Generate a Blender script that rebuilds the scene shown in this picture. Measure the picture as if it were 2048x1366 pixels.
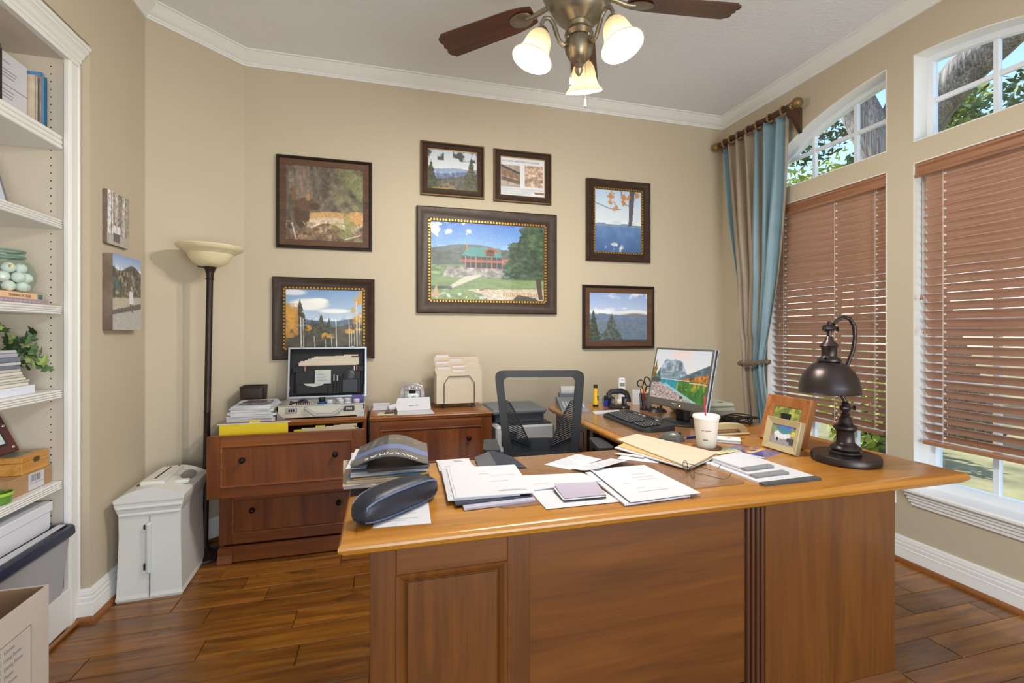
import bpy, bmesh, math, random
import numpy as np
from mathutils import Matrix, Vector

# ------------------------------------------------------------------ scene reset
for o in list(bpy.data.objects):
    bpy.data.objects.remove(o, do_unlink=True)
scene = bpy.context.scene
COL = scene.collection
rnd = random.Random(7)
PI = math.pi
R = math.radians

# ------------------------------------------------------------------ camera
cam_d = bpy.data.cameras.new('camera')
cam = bpy.data.objects.new('camera', cam_d)
COL.objects.link(cam)
cam.location = (0, 0, 1.25)
cam.rotation_euler = (R(90), 0, R(-15.38))
cam_d.sensor_width = 36.0
cam_d.lens = 941.36 / 2048 * 36
cam_d.shift_y = -18.8 / 2048
cam_d.clip_start = 0.02
scene.camera = cam

# ------------------------------------------------------------------ world, sun, exposure
world = bpy.data.worlds.new('sky')
scene.world = world
world.use_nodes = True
wn = world.node_tree
wn.nodes.clear()
w_out = wn.nodes.new('ShaderNodeOutputWorld')
w_bg = wn.nodes.new('ShaderNodeBackground')
w_sky = wn.nodes.new('ShaderNodeTexSky')
w_sky.sky_type = 'NISHITA'
w_sky.sun_disc = False
w_sky.sun_elevation = R(48)
w_sky.sun_rotation = R(-90)
w_sky.air_density = 1.0
w_sky.dust_density = 0.6
w_bg.inputs['Strength'].default_value = 0.30
wn.links.new(w_sky.outputs[0], w_bg.inputs[0])
wn.links.new(w_bg.outputs[0], w_out.inputs[0])

sun_d = bpy.data.lights.new('sun', 'SUN')
sun_d.energy = 7.0
sun_d.angle = R(0.6)
sun_d.color = (1.0, 0.94, 0.84)
sun = bpy.data.objects.new('sun', sun_d)
COL.objects.link(sun)
sun.rotation_euler = (R(-46), R(-18), 0)      # rakes along the window wall, never straight in

# added fill light behind the camera, standing in for daylight from beyond the opening
rear_fill_d = bpy.data.lights.new('rear_fill_light', 'AREA')
rear_fill_d.shape = 'RECTANGLE'; rear_fill_d.size = 3.0; rear_fill_d.size_y = 1.7
rear_fill_d.energy = 84
rear_fill_d.color = (.97, .985, 1.0)
rear_fill = bpy.data.objects.new('rear_fill_light', rear_fill_d)
COL.objects.link(rear_fill)
rear_fill.location = (1.35, -2.1, .85)
rear_fill.rotation_euler = (R(138), 0, R(14))          # fill tilted upward to brighten the ceiling

vs = scene.view_settings
vs.view_transform = 'Standard'
vs.look = 'None'
vs.gamma = 1.0
vs.use_curve_mapping = False
vs.exposure = 0.6
FAN_W = 27.0          # each of the three bulbs of the ceiling fan

# ------------------------------------------------------------------ helpers: colour, materials
def lin(c):
    return tuple(((x / 255) / 12.92 if x / 255 <= .04045 else ((x / 255 + .055) / 1.055) ** 2.4) for x in c)

MATS = {}
def mat(name, rgb, rough=.5, metal=0., bump=0., bscale=60., spec=.5, var=0., vscale=8., alpha=None, trans=0., emit=None, estr=0., coat=0.):
    if name in MATS: return MATS[name]
    m = bpy.data.materials.new(name); m.use_nodes = True
    nt = m.node_tree; b = nt.nodes['Principled BSDF']
    c = lin(rgb)
    b.inputs['Base Color'].default_value = (*c, 1)
    b.inputs['Roughness'].default_value = rough
    b.inputs['Metallic'].default_value = metal
    b.inputs['Specular IOR Level'].default_value = spec
    b.inputs['Transmission Weight'].default_value = trans
    b.inputs['Coat Weight'].default_value = coat
    if alpha is not None: b.inputs['Alpha'].default_value = alpha
    if emit is not None:
        b.inputs['Emission Color'].default_value = (*lin(emit), 1)
        b.inputs['Emission Strength'].default_value = estr
    tc = nt.nodes.new('ShaderNodeTexCoord')
    if var:
        n = nt.nodes.new('ShaderNodeTexNoise'); n.inputs['Scale'].default_value = vscale; n.inputs['Detail'].default_value = 4
        nt.links.new(tc.outputs['Object'], n.inputs['Vector'])
        r = nt.nodes.new('ShaderNodeValToRGB')
        r.color_ramp.elements[0].position = .3; r.color_ramp.elements[1].position = .7
        r.color_ramp.elements[0].color = (*[x * (1 - var) for x in c], 1)
        r.color_ramp.elements[1].color = (*[min(1, x * (1 + var)) for x in c], 1)
        nt.links.new(n.outputs['Fac'], r.inputs['Fac'])
        nt.links.new(r.outputs['Color'], b.inputs['Base Color'])
    if bump:
        n = nt.nodes.new('ShaderNodeTexNoise'); n.inputs['Scale'].default_value = bscale; n.inputs['Detail'].default_value = 3
        nt.links.new(tc.outputs['Object'], n.inputs['Vector'])
        bp = nt.nodes.new('ShaderNodeBump'); bp.inputs['Strength'].default_value = bump; bp.inputs['Distance'].default_value = .01
        nt.links.new(n.outputs['Fac'], bp.inputs['Height'])
        nt.links.new(bp.outputs['Normal'], b.inputs['Normal'])
    MATS[name] = m
    return m

def wood(name, dark, mid, light, axis='X', scale=1.0, rough=.35, coat=.25, per_object=False, patch=0.0, grain=.5):
    """stretched-noise wood grain running along one axis"""
    if name in MATS: return MATS[name]
    m = bpy.data.materials.new(name); m.use_nodes = True
    nt = m.node_tree; L = nt.links; b = nt.nodes['Principled BSDF']
    b.inputs['Roughness'].default_value = rough
    b.inputs['Coat Weight'].default_value = coat
    b.inputs['Coat Roughness'].default_value = .18
    tc = nt.nodes.new('ShaderNodeTexCoord')
    vec = tc.outputs['Object']
    oi = None
    if per_object:
        oi = nt.nodes.new('ShaderNodeObjectInfo')
        ml = nt.nodes.new('ShaderNodeMath'); ml.operation = 'MULTIPLY'; ml.inputs[1].default_value = 37.0
        L.new(oi.outputs['Random'], ml.inputs[0])
        ad = nt.nodes.new('ShaderNodeVectorMath'); ad.operation = 'ADD'
        L.new(vec, ad.inputs[0]); L.new(ml.outputs[0], ad.inputs[1]); vec = ad.outputs[0]
    mp = nt.nodes.new('ShaderNodeMapping')
    s = {'X': (1.1, 14, 14), 'Y': (14, 1.1, 14), 'Z': (14, 14, 1.1)}[axis]
    mp.inputs['Scale'].default_value = [q * scale for q in s]
    L.new(vec, mp.inputs['Vector'])
    n1 = nt.nodes.new('ShaderNodeTexNoise'); n1.inputs['Scale'].default_value = 1.0; n1.inputs['Detail'].default_value = 5; n1.inputs['Distortion'].default_value = .9
    L.new(mp.outputs[0], n1.inputs['Vector'])
    mp2 = nt.nodes.new('ShaderNodeMapping')
    s2 = {'X': (3, 120, 120), 'Y': (120, 3, 120), 'Z': (120, 120, 3)}[axis]
    mp2.inputs['Scale'].default_value = [q * scale for q in s2]
    L.new(vec, mp2.inputs['Vector'])
    n2 = nt.nodes.new('ShaderNodeTexNoise'); n2.inputs['Scale'].default_value = 1.0; n2.inputs['Detail'].default_value = 2
    L.new(mp2.outputs[0], n2.inputs['Vector'])
    mx = nt.nodes.new('ShaderNodeMix'); mx.inputs[0].default_value = .35 * grain * 2 if grain < 1 else .5
    L.new(n1.outputs['Fac'], mx.inputs[2]); L.new(n2.outputs['Fac'], mx.inputs[3])
    r = nt.nodes.new('ShaderNodeValToRGB'); cr = r.color_ramp
    cr.elements[0].position = .34; cr.elements[0].color = (*lin(dark), 1)
    cr.elements[1].position = .66; cr.elements[1].color = (*lin(light), 1)
    e = cr.elements.new(.5); e.color = (*lin(mid), 1)
    L.new(mx.outputs[0], r.inputs['Fac'])
    col = r.outputs['Color']
    if per_object:
        hv = nt.nodes.new('ShaderNodeHueSaturation')
        mr = nt.nodes.new('ShaderNodeMapRange'); mr.inputs['To Min'].default_value = .62; mr.inputs['To Max'].default_value = 1.22
        L.new(oi.outputs['Random'], mr.inputs['Value']); L.new(mr.outputs[0], hv.inputs['Value'])
        L.new(col, hv.inputs['Color']); col = hv.outputs['Color']
    if patch:
        n3 = nt.nodes.new('ShaderNodeTexNoise'); n3.inputs['Scale'].default_value = 1.0; n3.inputs['Detail'].default_value = 6; n3.inputs['Distortion'].default_value = 1.2
        mp3 = nt.nodes.new('ShaderNodeMapping'); mp3.inputs['Scale'].default_value = {'X': (4, 11, 11), 'Y': (11, 4, 11), 'Z': (11, 11, 4)}[axis]
        L.new(vec, mp3.inputs['Vector']); L.new(mp3.outputs[0], n3.inputs['Vector'])
        r3 = nt.nodes.new('ShaderNodeValToRGB'); r3.color_ramp.elements[0].position = .62; r3.color_ramp.elements[1].position = .74
        r3.color_ramp.elements[0].color = (0, 0, 0, 1); r3.color_ramp.elements[1].color = (patch,) * 3 + (1,)
        L.new(n3.outputs['Fac'], r3.inputs['Fac'])
        mm = nt.nodes.new('ShaderNodeMix'); mm.data_type = 'RGBA'
        L.new(r3.outputs['Color'], mm.inputs[0]); L.new(col, mm.inputs[6]); mm.inputs[7].default_value = (*[q * .35 for q in lin(dark)], 1)
        col = mm.outputs[2]
    L.new(col, b.inputs['Base Color'])
    bp = nt.nodes.new('ShaderNodeBump'); bp.inputs['Strength'].default_value = .08; bp.inputs['Distance'].default_value = .004
    L.new(n1.outputs['Fac'], bp.inputs['Height']); L.new(bp.outputs['Normal'], b.inputs['Normal'])
    MATS[name] = m
    return m

def pane_mat(name, tint=(1, 1, 1), bump=0., bscale=6., ior=1.45, extra=0.):
    if name in MATS: return MATS[name]
    m = bpy.data.materials.new(name); m.use_nodes = True
    nt = m.node_tree; nt.nodes.clear(); L = nt.links
    o = nt.nodes.new('ShaderNodeOutputMaterial'); mx = nt.nodes.new('ShaderNodeMixShader')
    t = nt.nodes.new('ShaderNodeBsdfTransparent'); t.inputs[0].default_value = (*tint, 1)
    g = nt.nodes.new('ShaderNodeBsdfGlossy'); g.inputs['Roughness'].default_value = .03 + extra
    f = nt.nodes.new('ShaderNodeFresnel')
    ge = nt.nodes.new('ShaderNodeNewGeometry'); mr = nt.nodes.new('ShaderNodeMapRange')     # same Fresnel on both faces of the thin pane
    mr.inputs['To Min'].default_value = ior; mr.inputs['To Max'].default_value = 1 / ior
    L.new(ge.outputs['Backfacing'], mr.inputs['Value']); L.new(mr.outputs[0], f.inputs['IOR'])
    L.new(f.outputs[0], mx.inputs[0]); L.new(t.outputs[0], mx.inputs[1]); L.new(g.outputs[0], mx.inputs[2]); L.new(mx.outputs[0], o.inputs[0])
    if bump:
        tc = nt.nodes.new('ShaderNodeTexCoord')
        n = nt.nodes.new('ShaderNodeTexNoise'); n.inputs['Scale'].default_value = bscale; n.inputs['Detail'].default_value = 1.5
        L.new(tc.outputs['Object'], n.inputs['Vector'])
        bp = nt.nodes.new('ShaderNodeBump'); bp.inputs['Strength'].default_value = bump; bp.inputs['Distance'].default_value = .02
        L.new(n.outputs['Fac'], bp.inputs['Height']); L.new(bp.outputs['Normal'], g.inputs['Normal'])
    MATS[name] = m
    return m

def vc_mat(name, rough=.4, coat=0.):
    """flat print: colours stored on the mesh as a colour attribute"""
    if name in MATS: return MATS[name]
    m = bpy.data.materials.new(name); m.use_nodes = True
    nt = m.node_tree; b = nt.nodes['Principled BSDF']
    a = nt.nodes.new('ShaderNodeVertexColor'); a.layer_name = 'print'
    nt.links.new(a.outputs['Color'], b.inputs['Base Color'])
    b.inputs['Roughness'].default_value = rough; b.inputs['Coat Weight'].default_value = coat
    MATS[name] = m
    return m

# ------------------------------------------------------------------ helpers: meshes
def Tm(x, y, z): return Matrix.Translation((x, y, z))
def Rm(ax, deg): return Matrix.Rotation(R(deg), 4, ax)

class MB:
    def __init__(self): self.v = []; self.f = []; self.mi = []
    def add(self, v, f, M=None, mi=0):
        n = len(self.v)
        if M is not None: v = [tuple(M @ Vector(p)) for p in v]
        self.v.extend(v); self.f.extend([tuple(i + n for i in q) for q in f]); self.mi.extend([mi] * len(f))
        return self
    def box(self, x0, x1, y0, y1, z0, z1, c=0., M=None, mi=0):
        if x1 < x0: x0, x1 = x1, x0
        if y1 < y0: y0, y1 = y1, y0
        if z1 < z0: z0, z1 = z1, z0
        c = min(c, (x1 - x0) * .45, (y1 - y0) * .45, (z1 - z0) * .45)
        if c <= 0:
            v = [(x, y, z) for x in (x0, x1) for y in (y0, y1) for z in (z0, z1)]
            f = [(0, 1, 3, 2), (4, 6, 7, 5), (0, 4, 5, 1), (2, 3, 7, 6), (0, 2, 6, 4), (1, 5, 7, 3)]
            return self.add(v, f, M, mi)
        v = []; idx = {}
        X = (x0, x1); Y = (y0, y1); Z = (z0, z1); s = (1, -1)
        for i in (0, 1):
            for j in (0, 1):
                for k in (0, 1):
                    for a in range(3):
                        p = [X[i], Y[j], Z[k]]
                        for b in range(3):
                            if b != a: p[b] += s[(i, j, k)[b]] * c
                        idx[(i, j, k, a)] = len(v); v.append(tuple(p))
        f = []
        for a in range(3):
            b1, b2 = [q for q in range(3) if q != a]
            for e in (0, 1):
                q = []
                for (m1, m2) in ((0, 0), (1, 0), (1, 1), (0, 1)):
                    t = [0, 0, 0]; t[a] = e; t[b1] = m1; t[b2] = m2
                    q.append(idx[(*t, a)])
                f.append(tuple(q))
        for a in range(3):
            b1, b2 = [q for q in range(3) if q != a]
            for m1 in (0, 1):
                for m2 in (0, 1):
                    t0 = [0, 0, 0]; t0[b1] = m1; t0[b2] = m2; t1 = list(t0); t1[a] = 1
                    f.append((idx[(*t0, b1)], idx[(*t1, b1)], idx[(*t1, b2)], idx[(*t0, b2)]))
        for i in (0, 1):
            for j in (0, 1):
                for k in (0, 1): f.append((idx[(i, j, k, 0)], idx[(i, j, k, 1)], idx[(i, j, k, 2)]))
        return self.add(v, f, M, mi)
    def prism(self, poly, z0, z1, M=None, mi=0):
        n = len(poly)
        v = [(x, y, z0) for x, y in poly] + [(x, y, z1) for x, y in poly]
        f = [tuple(range(n - 1, -1, -1)), tuple(range(n, 2 * n))] + [(i, (i + 1) % n, n + (i + 1) % n, n + i) for i in range(n)]
        return self.add(v, f, M, mi)
    def lathe(self, prof, n=24, M=None, mi=0, sweep=2 * PI):
        v = []; f = []; k = len(prof)
        full = abs(sweep - 2 * PI) < 1e-6
        m = n if full else n + 1
        for i in range(m):
            a = sweep * i / n
            for r, z in prof: v.append((r * math.cos(a), r * math.sin(a), z))
        for i in range(n):
            j = (i + 1) % m
            for q in range(k - 1):
                a, b, c2, d = i * k + q, j * k + q, j * k + q + 1, i * k + q + 1
                if prof[q][0] < 1e-7: f.append((a, c2, d))
                elif prof[q + 1][0] < 1e-7: f.append((a, b, d))
                else: f.append((a, b, c2, d))
        return self.add(v, f, M, mi)
    def tube(self, pts, r, n=8, M=None, mi=0, closed=False, flat=None):
        pts = [Vector(p) for p in pts]; k = len(pts)
        rs = r if isinstance(r, (list, tuple)) else [r] * k
        v = []; f = []; prev = None
        for i, p in enumerate(pts):
            if closed: d = pts[(i + 1) % k] - pts[i - 1]
            else: d = pts[min(i + 1, k - 1)] - pts[max(i - 1, 0)]
            if d.length < 1e-9: d = Vector((0, 0, 1))
            d.normalize()
            if prev is None:
                up = Vector((0, 0, 1)) if abs(d.z) < .9 else Vector((1, 0, 0))
                a = d.cross(up).normalized()
            else:
                a = (prev - d * prev.dot(d))
                a = a.normalized() if a.length > 1e-6 else d.orthogonal().normalized()
            prev = a; b = d.cross(a)
            for q in range(n):
                t = 2 * PI * q / n
                w = flat if flat else 1
                v.append(tuple(p + (a * math.cos(t) + b * math.sin(t) * w) * rs[i]))
        for i in range(k if closed else k - 1):
            j = (i + 1) % k
            for q in range(n): f.append((i * n + q, i * n + (q + 1) % n, j * n + (q + 1) % n, j * n + q))
        if not closed:
            f.append(tuple(range(n - 1, -1, -1))); f.append(tuple((k - 1) * n + q for q in range(n)))
        return self.add(v, f, M, mi)
    def sweep(self, prof, path, N=(0, 0, 1), closed=True, M=None, mi=0, close_prof=False):
        """profile (u outward, v along N) swept with mitred corners; path CCW about N"""
        N = Vector(N); P = [Vector(p) for p in path]; k = len(P); v = []; f = []
        for i in range(k):
            dn = (P[(i + 1) % k] - P[i]) if (closed or i < k - 1) else (P[i] - P[i - 1])
            dp = (P[i] - P[i - 1]) if (closed or i > 0) else dn
            pn = dn.normalized().cross(N); pp = dp.normalized().cross(N)
            m = (pn + pp) / (1 + pn.dot(pp))
            for u, w in prof: v.append(tuple(P[i] + m * u + N * w))
        q = len(prof)
        for i in range(k if closed else k - 1):
            j = (i + 1) % k
            for a in range(q if close_prof else q - 1):
                b = (a + 1) % q
                f.append((i * q + a, j * q + a, j * q + b, i * q + b))
        if not closed and close_prof:
            f.append(tuple(range(q))); f.append(tuple((k - 1) * q + a for a in range(q - 1, -1, -1)))
        return self.add(v, f, M, mi)
    def grid(self, nx, ny, fn, M=None, mi=0):
        v = [fn(i / nx, j / ny) for j in range(ny + 1) for i in range(nx + 1)]
        f = [(j * (nx + 1) + i, j * (nx + 1) + i + 1, (j + 1) * (nx + 1) + i + 1, (j + 1) * (nx + 1) + i) for j in range(ny) for i in range(nx)]
        return self.add(v, f, M, mi)
    def sheet(self, nx, ny, fn, t, M=None, mi=0):
        """a grid with real thickness t (offset along z of fn)"""
        n0 = len(self.v)
        top = [fn(i / nx, j / ny) for j in range(ny + 1) for i in range(nx + 1)]
        bot = [(x, y, z - t) for x, y, z in top]
        w = nx + 1; K = len(top)
        f = [(j * w + i, j * w + i + 1, (j + 1) * w + i + 1, (j + 1) * w + i) for j in range(ny) for i in range(nx)]
        f += [tuple(K + q for q in reversed(a)) for a in f]
        for i in range(nx):
            f.append((i + 1, i, K + i, K + i + 1)); a = ny * w + i; f.append((a, a + 1, K + a + 1, K + a))
        for j in range(ny):
            a = j * w; f.append((a, a + w, K + a + w, K + a)); a = j * w + nx; f.append((a + w, a, K + a, K + a + w))
        return self.add(top + bot, f, M, mi)

INFO = {}
def obj(name, mb, material, parent=None, smooth=False, angle=40, world_coords=True, recalc=True):
    me = bpy.data.meshes.new(name)
    me.from_pydata(mb.v, [], mb.f)
    mats = material if isinstance(material, (list, tuple)) else [material]
    for m in mats: me.materials.append(m)
    if len(mats) > 1: me.polygons.foreach_set('material_index', mb.mi)
    if recalc and len(mb.f) < 20000:
        bm = bmesh.new(); bm.from_mesh(me); bmesh.ops.recalc_face_normals(bm, faces=bm.faces); bm.to_mesh(me); bm.free()
    if smooth:
        me.polygons.foreach_set('use_smooth', [True] * len(me.polygons))
        if angle < 180: me.set_sharp_from_angle(angle=R(angle))
    me.update()
    return link(name, me, parent)

def link(name, me, parent=None):
    o = bpy.data.objects.new(name, me); COL.objects.link(o)
    if parent is not None:
        o.parent = parent
        if parent.name in INFO and INFO[parent.name] is not None:
            o.matrix_parent_inverse = INFO[parent.name]
    return o

def tag(o, label, cat, group=None):
    o['label'] = label; o['category'] = cat
    if group: o['group'] = group
    return o

def thing(name, label, cat, loc=(0, 0, 0), rz=0, local=False, group=None, rot=None):
    """Empty at the base of a thing; its parts are given in room coordinates unless local"""
    o = bpy.data.objects.new(name, None); COL.objects.link(o)
    o.empty_display_size = .05
    o.location = loc; o.rotation_euler = rot if rot else (0, 0, R(rz))
    tag(o, label, cat, group)
    if not local:
        INFO[o.name] = (Tm(*loc) @ o.rotation_euler.to_matrix().to_4x4()).inverted()
    return o

def struct(o):
    o['kind'] = 'structure'; return o

def copy_thing(root, loc, rz=None, label=None):
    r = root.copy(); COL.objects.link(r); r.location = loc
    if rz is not None: r.rotation_euler = (0, 0, R(rz))
    if label: r['label'] = label
    for ch in list(root.children):
        c = ch.copy(); COL.objects.link(c); c.parent = r
        for g in list(ch.children):
            d = g.copy(); COL.objects.link(d); d.parent = c
    return r

def print_mesh(name, img, M, parent, material=None, w=1., h=1.):
    """flat printed picture: img rows top->bottom, sRGB 0..1; local x right, y up, facing +z, centred"""
    H, W = img.shape[:2]
    xs = np.linspace(-w / 2, w / 2, W); ys = np.linspace(h / 2, -h / 2, H)
    X, Y = np.meshgrid(xs, ys)
    v = np.stack([X.ravel(), Y.ravel(), np.zeros(X.size)], 1)
    A = np.array(M)
    v = v @ A[:3, :3].T + A[:3, 3]
    i = np.arange((H - 1) * (W - 1)); r = i // (W - 1); c = i % (W - 1)
    a = r * W + c
    q = np.stack([a, a + W, a + W + 1, a + 1], 1)
    me = bpy.data.meshes.new(name)
    me.vertices.add(len(v)); me.vertices.foreach_set('co', v.ravel())
    me.loops.add(q.size); me.loops.foreach_set('vertex_index', q.ravel().astype(np.int32))
    me.polygons.add(len(q)); me.polygons.foreach_set('loop_start', (np.arange(len(q)) * 4).astype(np.int32))
    me.update(calc_edges=True)
    ca = me.color_attributes.new('print', 'FLOAT_COLOR', 'POINT')
    im = np.clip(img, 0, 1)
    im = np.where(im <= .04045, im / 12.92, ((im + .055) / 1.055) ** 2.4)
    ca.data.foreach_set('color', np.concatenate([im.reshape(-1, 3), np.ones((H * W, 1))], 1).ravel().astype(np.float32))
    me.materials.append(material or vc_mat('photo_print'))
    return link(name, me, parent)

_TX = {}
def text(body, size, M, material, parent, name='lettering', align='LEFT', depth=.0002, xs=1.):
    key = (body, size, align, depth)
    if key not in _TX:
        cu = bpy.data.curves.new('lettering', 'FONT'); cu.body = body; cu.size = size; cu.align_x = align; cu.extrude = depth
        cu.resolution_u = 3
        o = bpy.data.objects.new('lettering_source', cu)
        dg = bpy.context.evaluated_depsgraph_get()
        me = bpy.data.meshes.new_from_object(o)
        bpy.data.objects.remove(o); _TX[key] = me
    me = _TX[key].copy(); me.transform(M @ Matrix.Diagonal((xs, 1, 1, 1)))
    me.materials.clear(); me.materials.append(material)
    return link(name, me, parent)

# frame of reference for flat things
def on_back(x, y, z): return Matrix(((1, 0, 0, x), (0, 0, -1, y), (0, 1, 0, z), (0, 0, 0, 1)))        # faces -Y
def on_left(x, y, z): return Matrix(((0, 0, 1, x), (1, 0, 0, y), (0, 1, 0, z), (0, 0, 0, 1)))          # faces +X, right = +Y
def flat_up(x, y, z, deg): return Tm(x, y, z) @ Rm('Z', deg)

# ================================================================== materials of the room
M_WALL = mat('wall_paint_tan', (197, 184, 160), rough=.75, bump=.05, bscale=180, var=.015, vscale=1.2)
M_CEIL = mat('ceiling_textured_white', (236, 237, 239), rough=.9, bump=.55, bscale=75)
M_WHITE = mat('trim_white', (236, 235, 231), rough=.42)
M_SHELFW = mat('bookcase_cream_paint', (214, 203, 187), rough=.5)
M_VINYL = mat('window_vinyl_white', (232, 238, 245), rough=.35)
M_PLANK = wood('floor_plank_wood', (98, 57, 13), (134, 82, 23), (162, 106, 36), 'X', 1.7, rough=.32, coat=.35, per_object=True, patch=.75, grain=.3)
M_SUB = mat('floor_gap_dark', (40, 22, 10), rough=.8)
M_SHOE = wood('shoe_mould_wood', (104, 60, 22), (134, 80, 32), (160, 100, 46), 'Y', 1.2, rough=.4)
M_GLASS = pane_mat('window_glass', (.93, .96, .98))
M_SLAT = wood('blind_slat_wood', (168, 127, 105), (188, 147, 123), (204, 165, 141), 'Y', 1.6, rough=.42, coat=.15, grain=.3)
M_RAIL = wood('blind_rail_wood', (128, 84, 60), (156, 108, 78), (178, 130, 96), 'Y', 1.6, rough=.42)
M_CORD = mat('cord_white', (235, 232, 225), rough=.7)
M_TAN_CORD = mat('cord_brown', (120, 80, 55), rough=.7)

H = 3.02
XR, YB = 2.748, 3.334
XL = -1.23                     # pier between bookcase and the angled wall
CX, CY = -1.23, 2.96           # start of the angled wall
BX = -0.848                    # angled wall meets the back wall
YF = -1.7                      # wall behind the camera
PIER = 2.467                   # the bookcase stops here

# ------------------------------------------------------------------ floor with planks
fl = struct(obj('floor', MB().box(-1.9, XR + .02, YF - .1, YB + .02, -.12, -.012), M_SUB))
roww = .127
rows = []
y = 2.173 - 10 * roww
ends = {0: [-.369, .62, 1.75], -1: [-1.083, -.69, .35, 1.4, 2.2], 1: [-.745, .3, 1.3, 2.2], 2: [-.913, -.534, -.138, .9, 1.9],
        -2: [-.32, .8, 1.85], 3: [-.66, .15, 1.2, 2.1], 4: [-.80, -.22, .7, 1.8], 5: [-.5, .5, 1.5], -7: [-.6, .5, 1.45, 2.15],
        -6: [-.2, .9, 1.85, 2.61], -5: [-.7, .35, 1.4, 2.28], -4: [-.45, .7, 1.6, 2.45], -3: [-.9, .1, 1.1, 2.0]}
for k in range(-13, 10):
    y0 = 2.173 + k * roww; y1 = y0 + roww
    if y0 > YB: break
    y1 = min(y1, YB + .01)
    e = ends.get(k)
    if e is None:
        e = []; x = -1.25 + rnd.uniform(.2, .9)
        while x < 2.6: e.append(x); x += rnd.uniform(.6, 1.2)
    xs = [-1.32 if y1 < 2.6 else -1.25] + e + [XR]
    for a, b in zip(xs[:-1], xs[1:]):
        if y0 > 2.9 and b < -.9: continue
        p = MB().box(a + .0013, b - .0013, y0 + .0008, y1 - .0008, -.014, 0, c=.0020)
        obj('floor_plank', p, M_PLANK, fl)

struct(obj('ceiling', MB().box(-1.9, XR + .2, YF - .1, YB + .2, H, H + .15), M_CEIL))

# ------------------------------------------------------------------ walls
struct(obj('wall_back', MB().box(BX - .12, XR + .2, YB, YB + .15, 0, H), M_WALL))
w = MB().prism([(CX, CY), (BX, YB), (BX, YB + .15), (CX - .12, YB + .15), (CX - .12, CY)], 0, H)
struct(obj('wall_angled', w, M_WALL))
w = MB()
w.box(XL - .15, XL, PIER, CY, 0, H)
w.box(XL - .15, XL, YF, PIER, 2.50, H)                    # wall above the bookcase
w.box(XL - .15, XL, YF, -.35, 0, 2.50)
struct(obj('wall_left', w, M_WALL))
# unseen wall behind the camera, its wide opening added to let light in
w = MB()
w.box(-1.9, -.85, YF - .15, YF, 0, H); w.box(2.25, XR + .2, YF - .15, YF, 0, H); w.box(-.85, 2.25, YF - .15, YF, 2.75, H)
struct(obj('wall_front', w, M_WALL))

# right wall with two windows and two arched transoms
W1 = (2.005, 2.86); W2 = (1.01, 1.864)
ZS, ZH, ZT = .41, 2.155, 2.270
AY, AR, AZ = 1.935, 1.75, 2.737
def arch(yy): return AZ - (AR - math.sqrt(AR * AR - (yy - AY) ** 2))
XO = XR + .15
w = MB()
w.box(XR, XO, YF - .1, W2[0], 0, H); w.box(XR, XO, W2[1], W1[0], 0, H); w.box(XR, XO, W1[1], YB + .15, 0, H)
for a, b in (W1, W2):
    w.box(XR, XO, a, b, 0, ZS); w.box(XR, XO, a, b, ZH, ZT)
    n = 16
    for i in range(n):
        ya = a + (b - a) * i / n; yb = a + (b - a) * (i + 1) / n
        za, zb = arch(ya), arch(yb)
        v = [(XR, ya, za), (XR, yb, zb), (XR, yb, H), (XR, ya, H), (XO, ya, za), (XO, yb, zb), (XO, yb, H), (XO, ya, H)]
        w.add(v, [(0, 1, 2, 3), (4, 7, 6, 5), (0, 4, 5, 1), (3, 2, 6, 7), (0, 3, 7, 4), (1, 5, 6, 2)])
struct(obj('wall_right', w, M_WALL))

# crown moulding
cp = [(0, -.082), (-.010, -.082), (-.011, -.072), (-.016, -.069), (-.017, -.062), (-.024, -.058), (-.040, -.040), (-.055, -.020), (-.062, -.014), (-.063, -.010), (-.074, -.006), (-.076, 0), (0, 0)]
path = [(XR, YF, H), (XR, YB, H), (BX, YB, H), (CX, CY, H), (CX, YF, H)]
struct(obj('trim_1', MB().sweep(cp, path, closed=False), M_WHITE, smooth=True, angle=25))
# baseboards with shoe moulding
bp_ = [(0, .135), (-.006, .135), (-.010, .128), (-.011, .118), (-.013, .116), (-.0135, .102), (-.016, .099), (-.0165, .080), (-.019, .077), (-.0195, .055), (-.021, .050), (-.021, 0), (0, 0)]
sp_ = [(-.021, .022), (-.028, .020), (-.036, .012), (-.038, 0), (-.021, 0)]
def baseboard(name, path):
    b = struct(obj(name, MB().sweep(bp_, path, closed=False, close_prof=True), M_WHITE, smooth=True, angle=25))
    obj('shoe_moulding', MB().sweep(sp_, path, closed=False, close_prof=True), M_SHOE, b, smooth=True)
baseboard('baseboard_right', [(XR, YF, 0), (XR, YB, 0)])
baseboard('baseboard_back', [(XR, YB, 0), (BX, YB, 0)])
baseboard('baseboard_left', [(BX, YB, 0), (CX, CY, 0), (CX, PIER, 0), (CX - .04, PIER, 0)])

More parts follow.
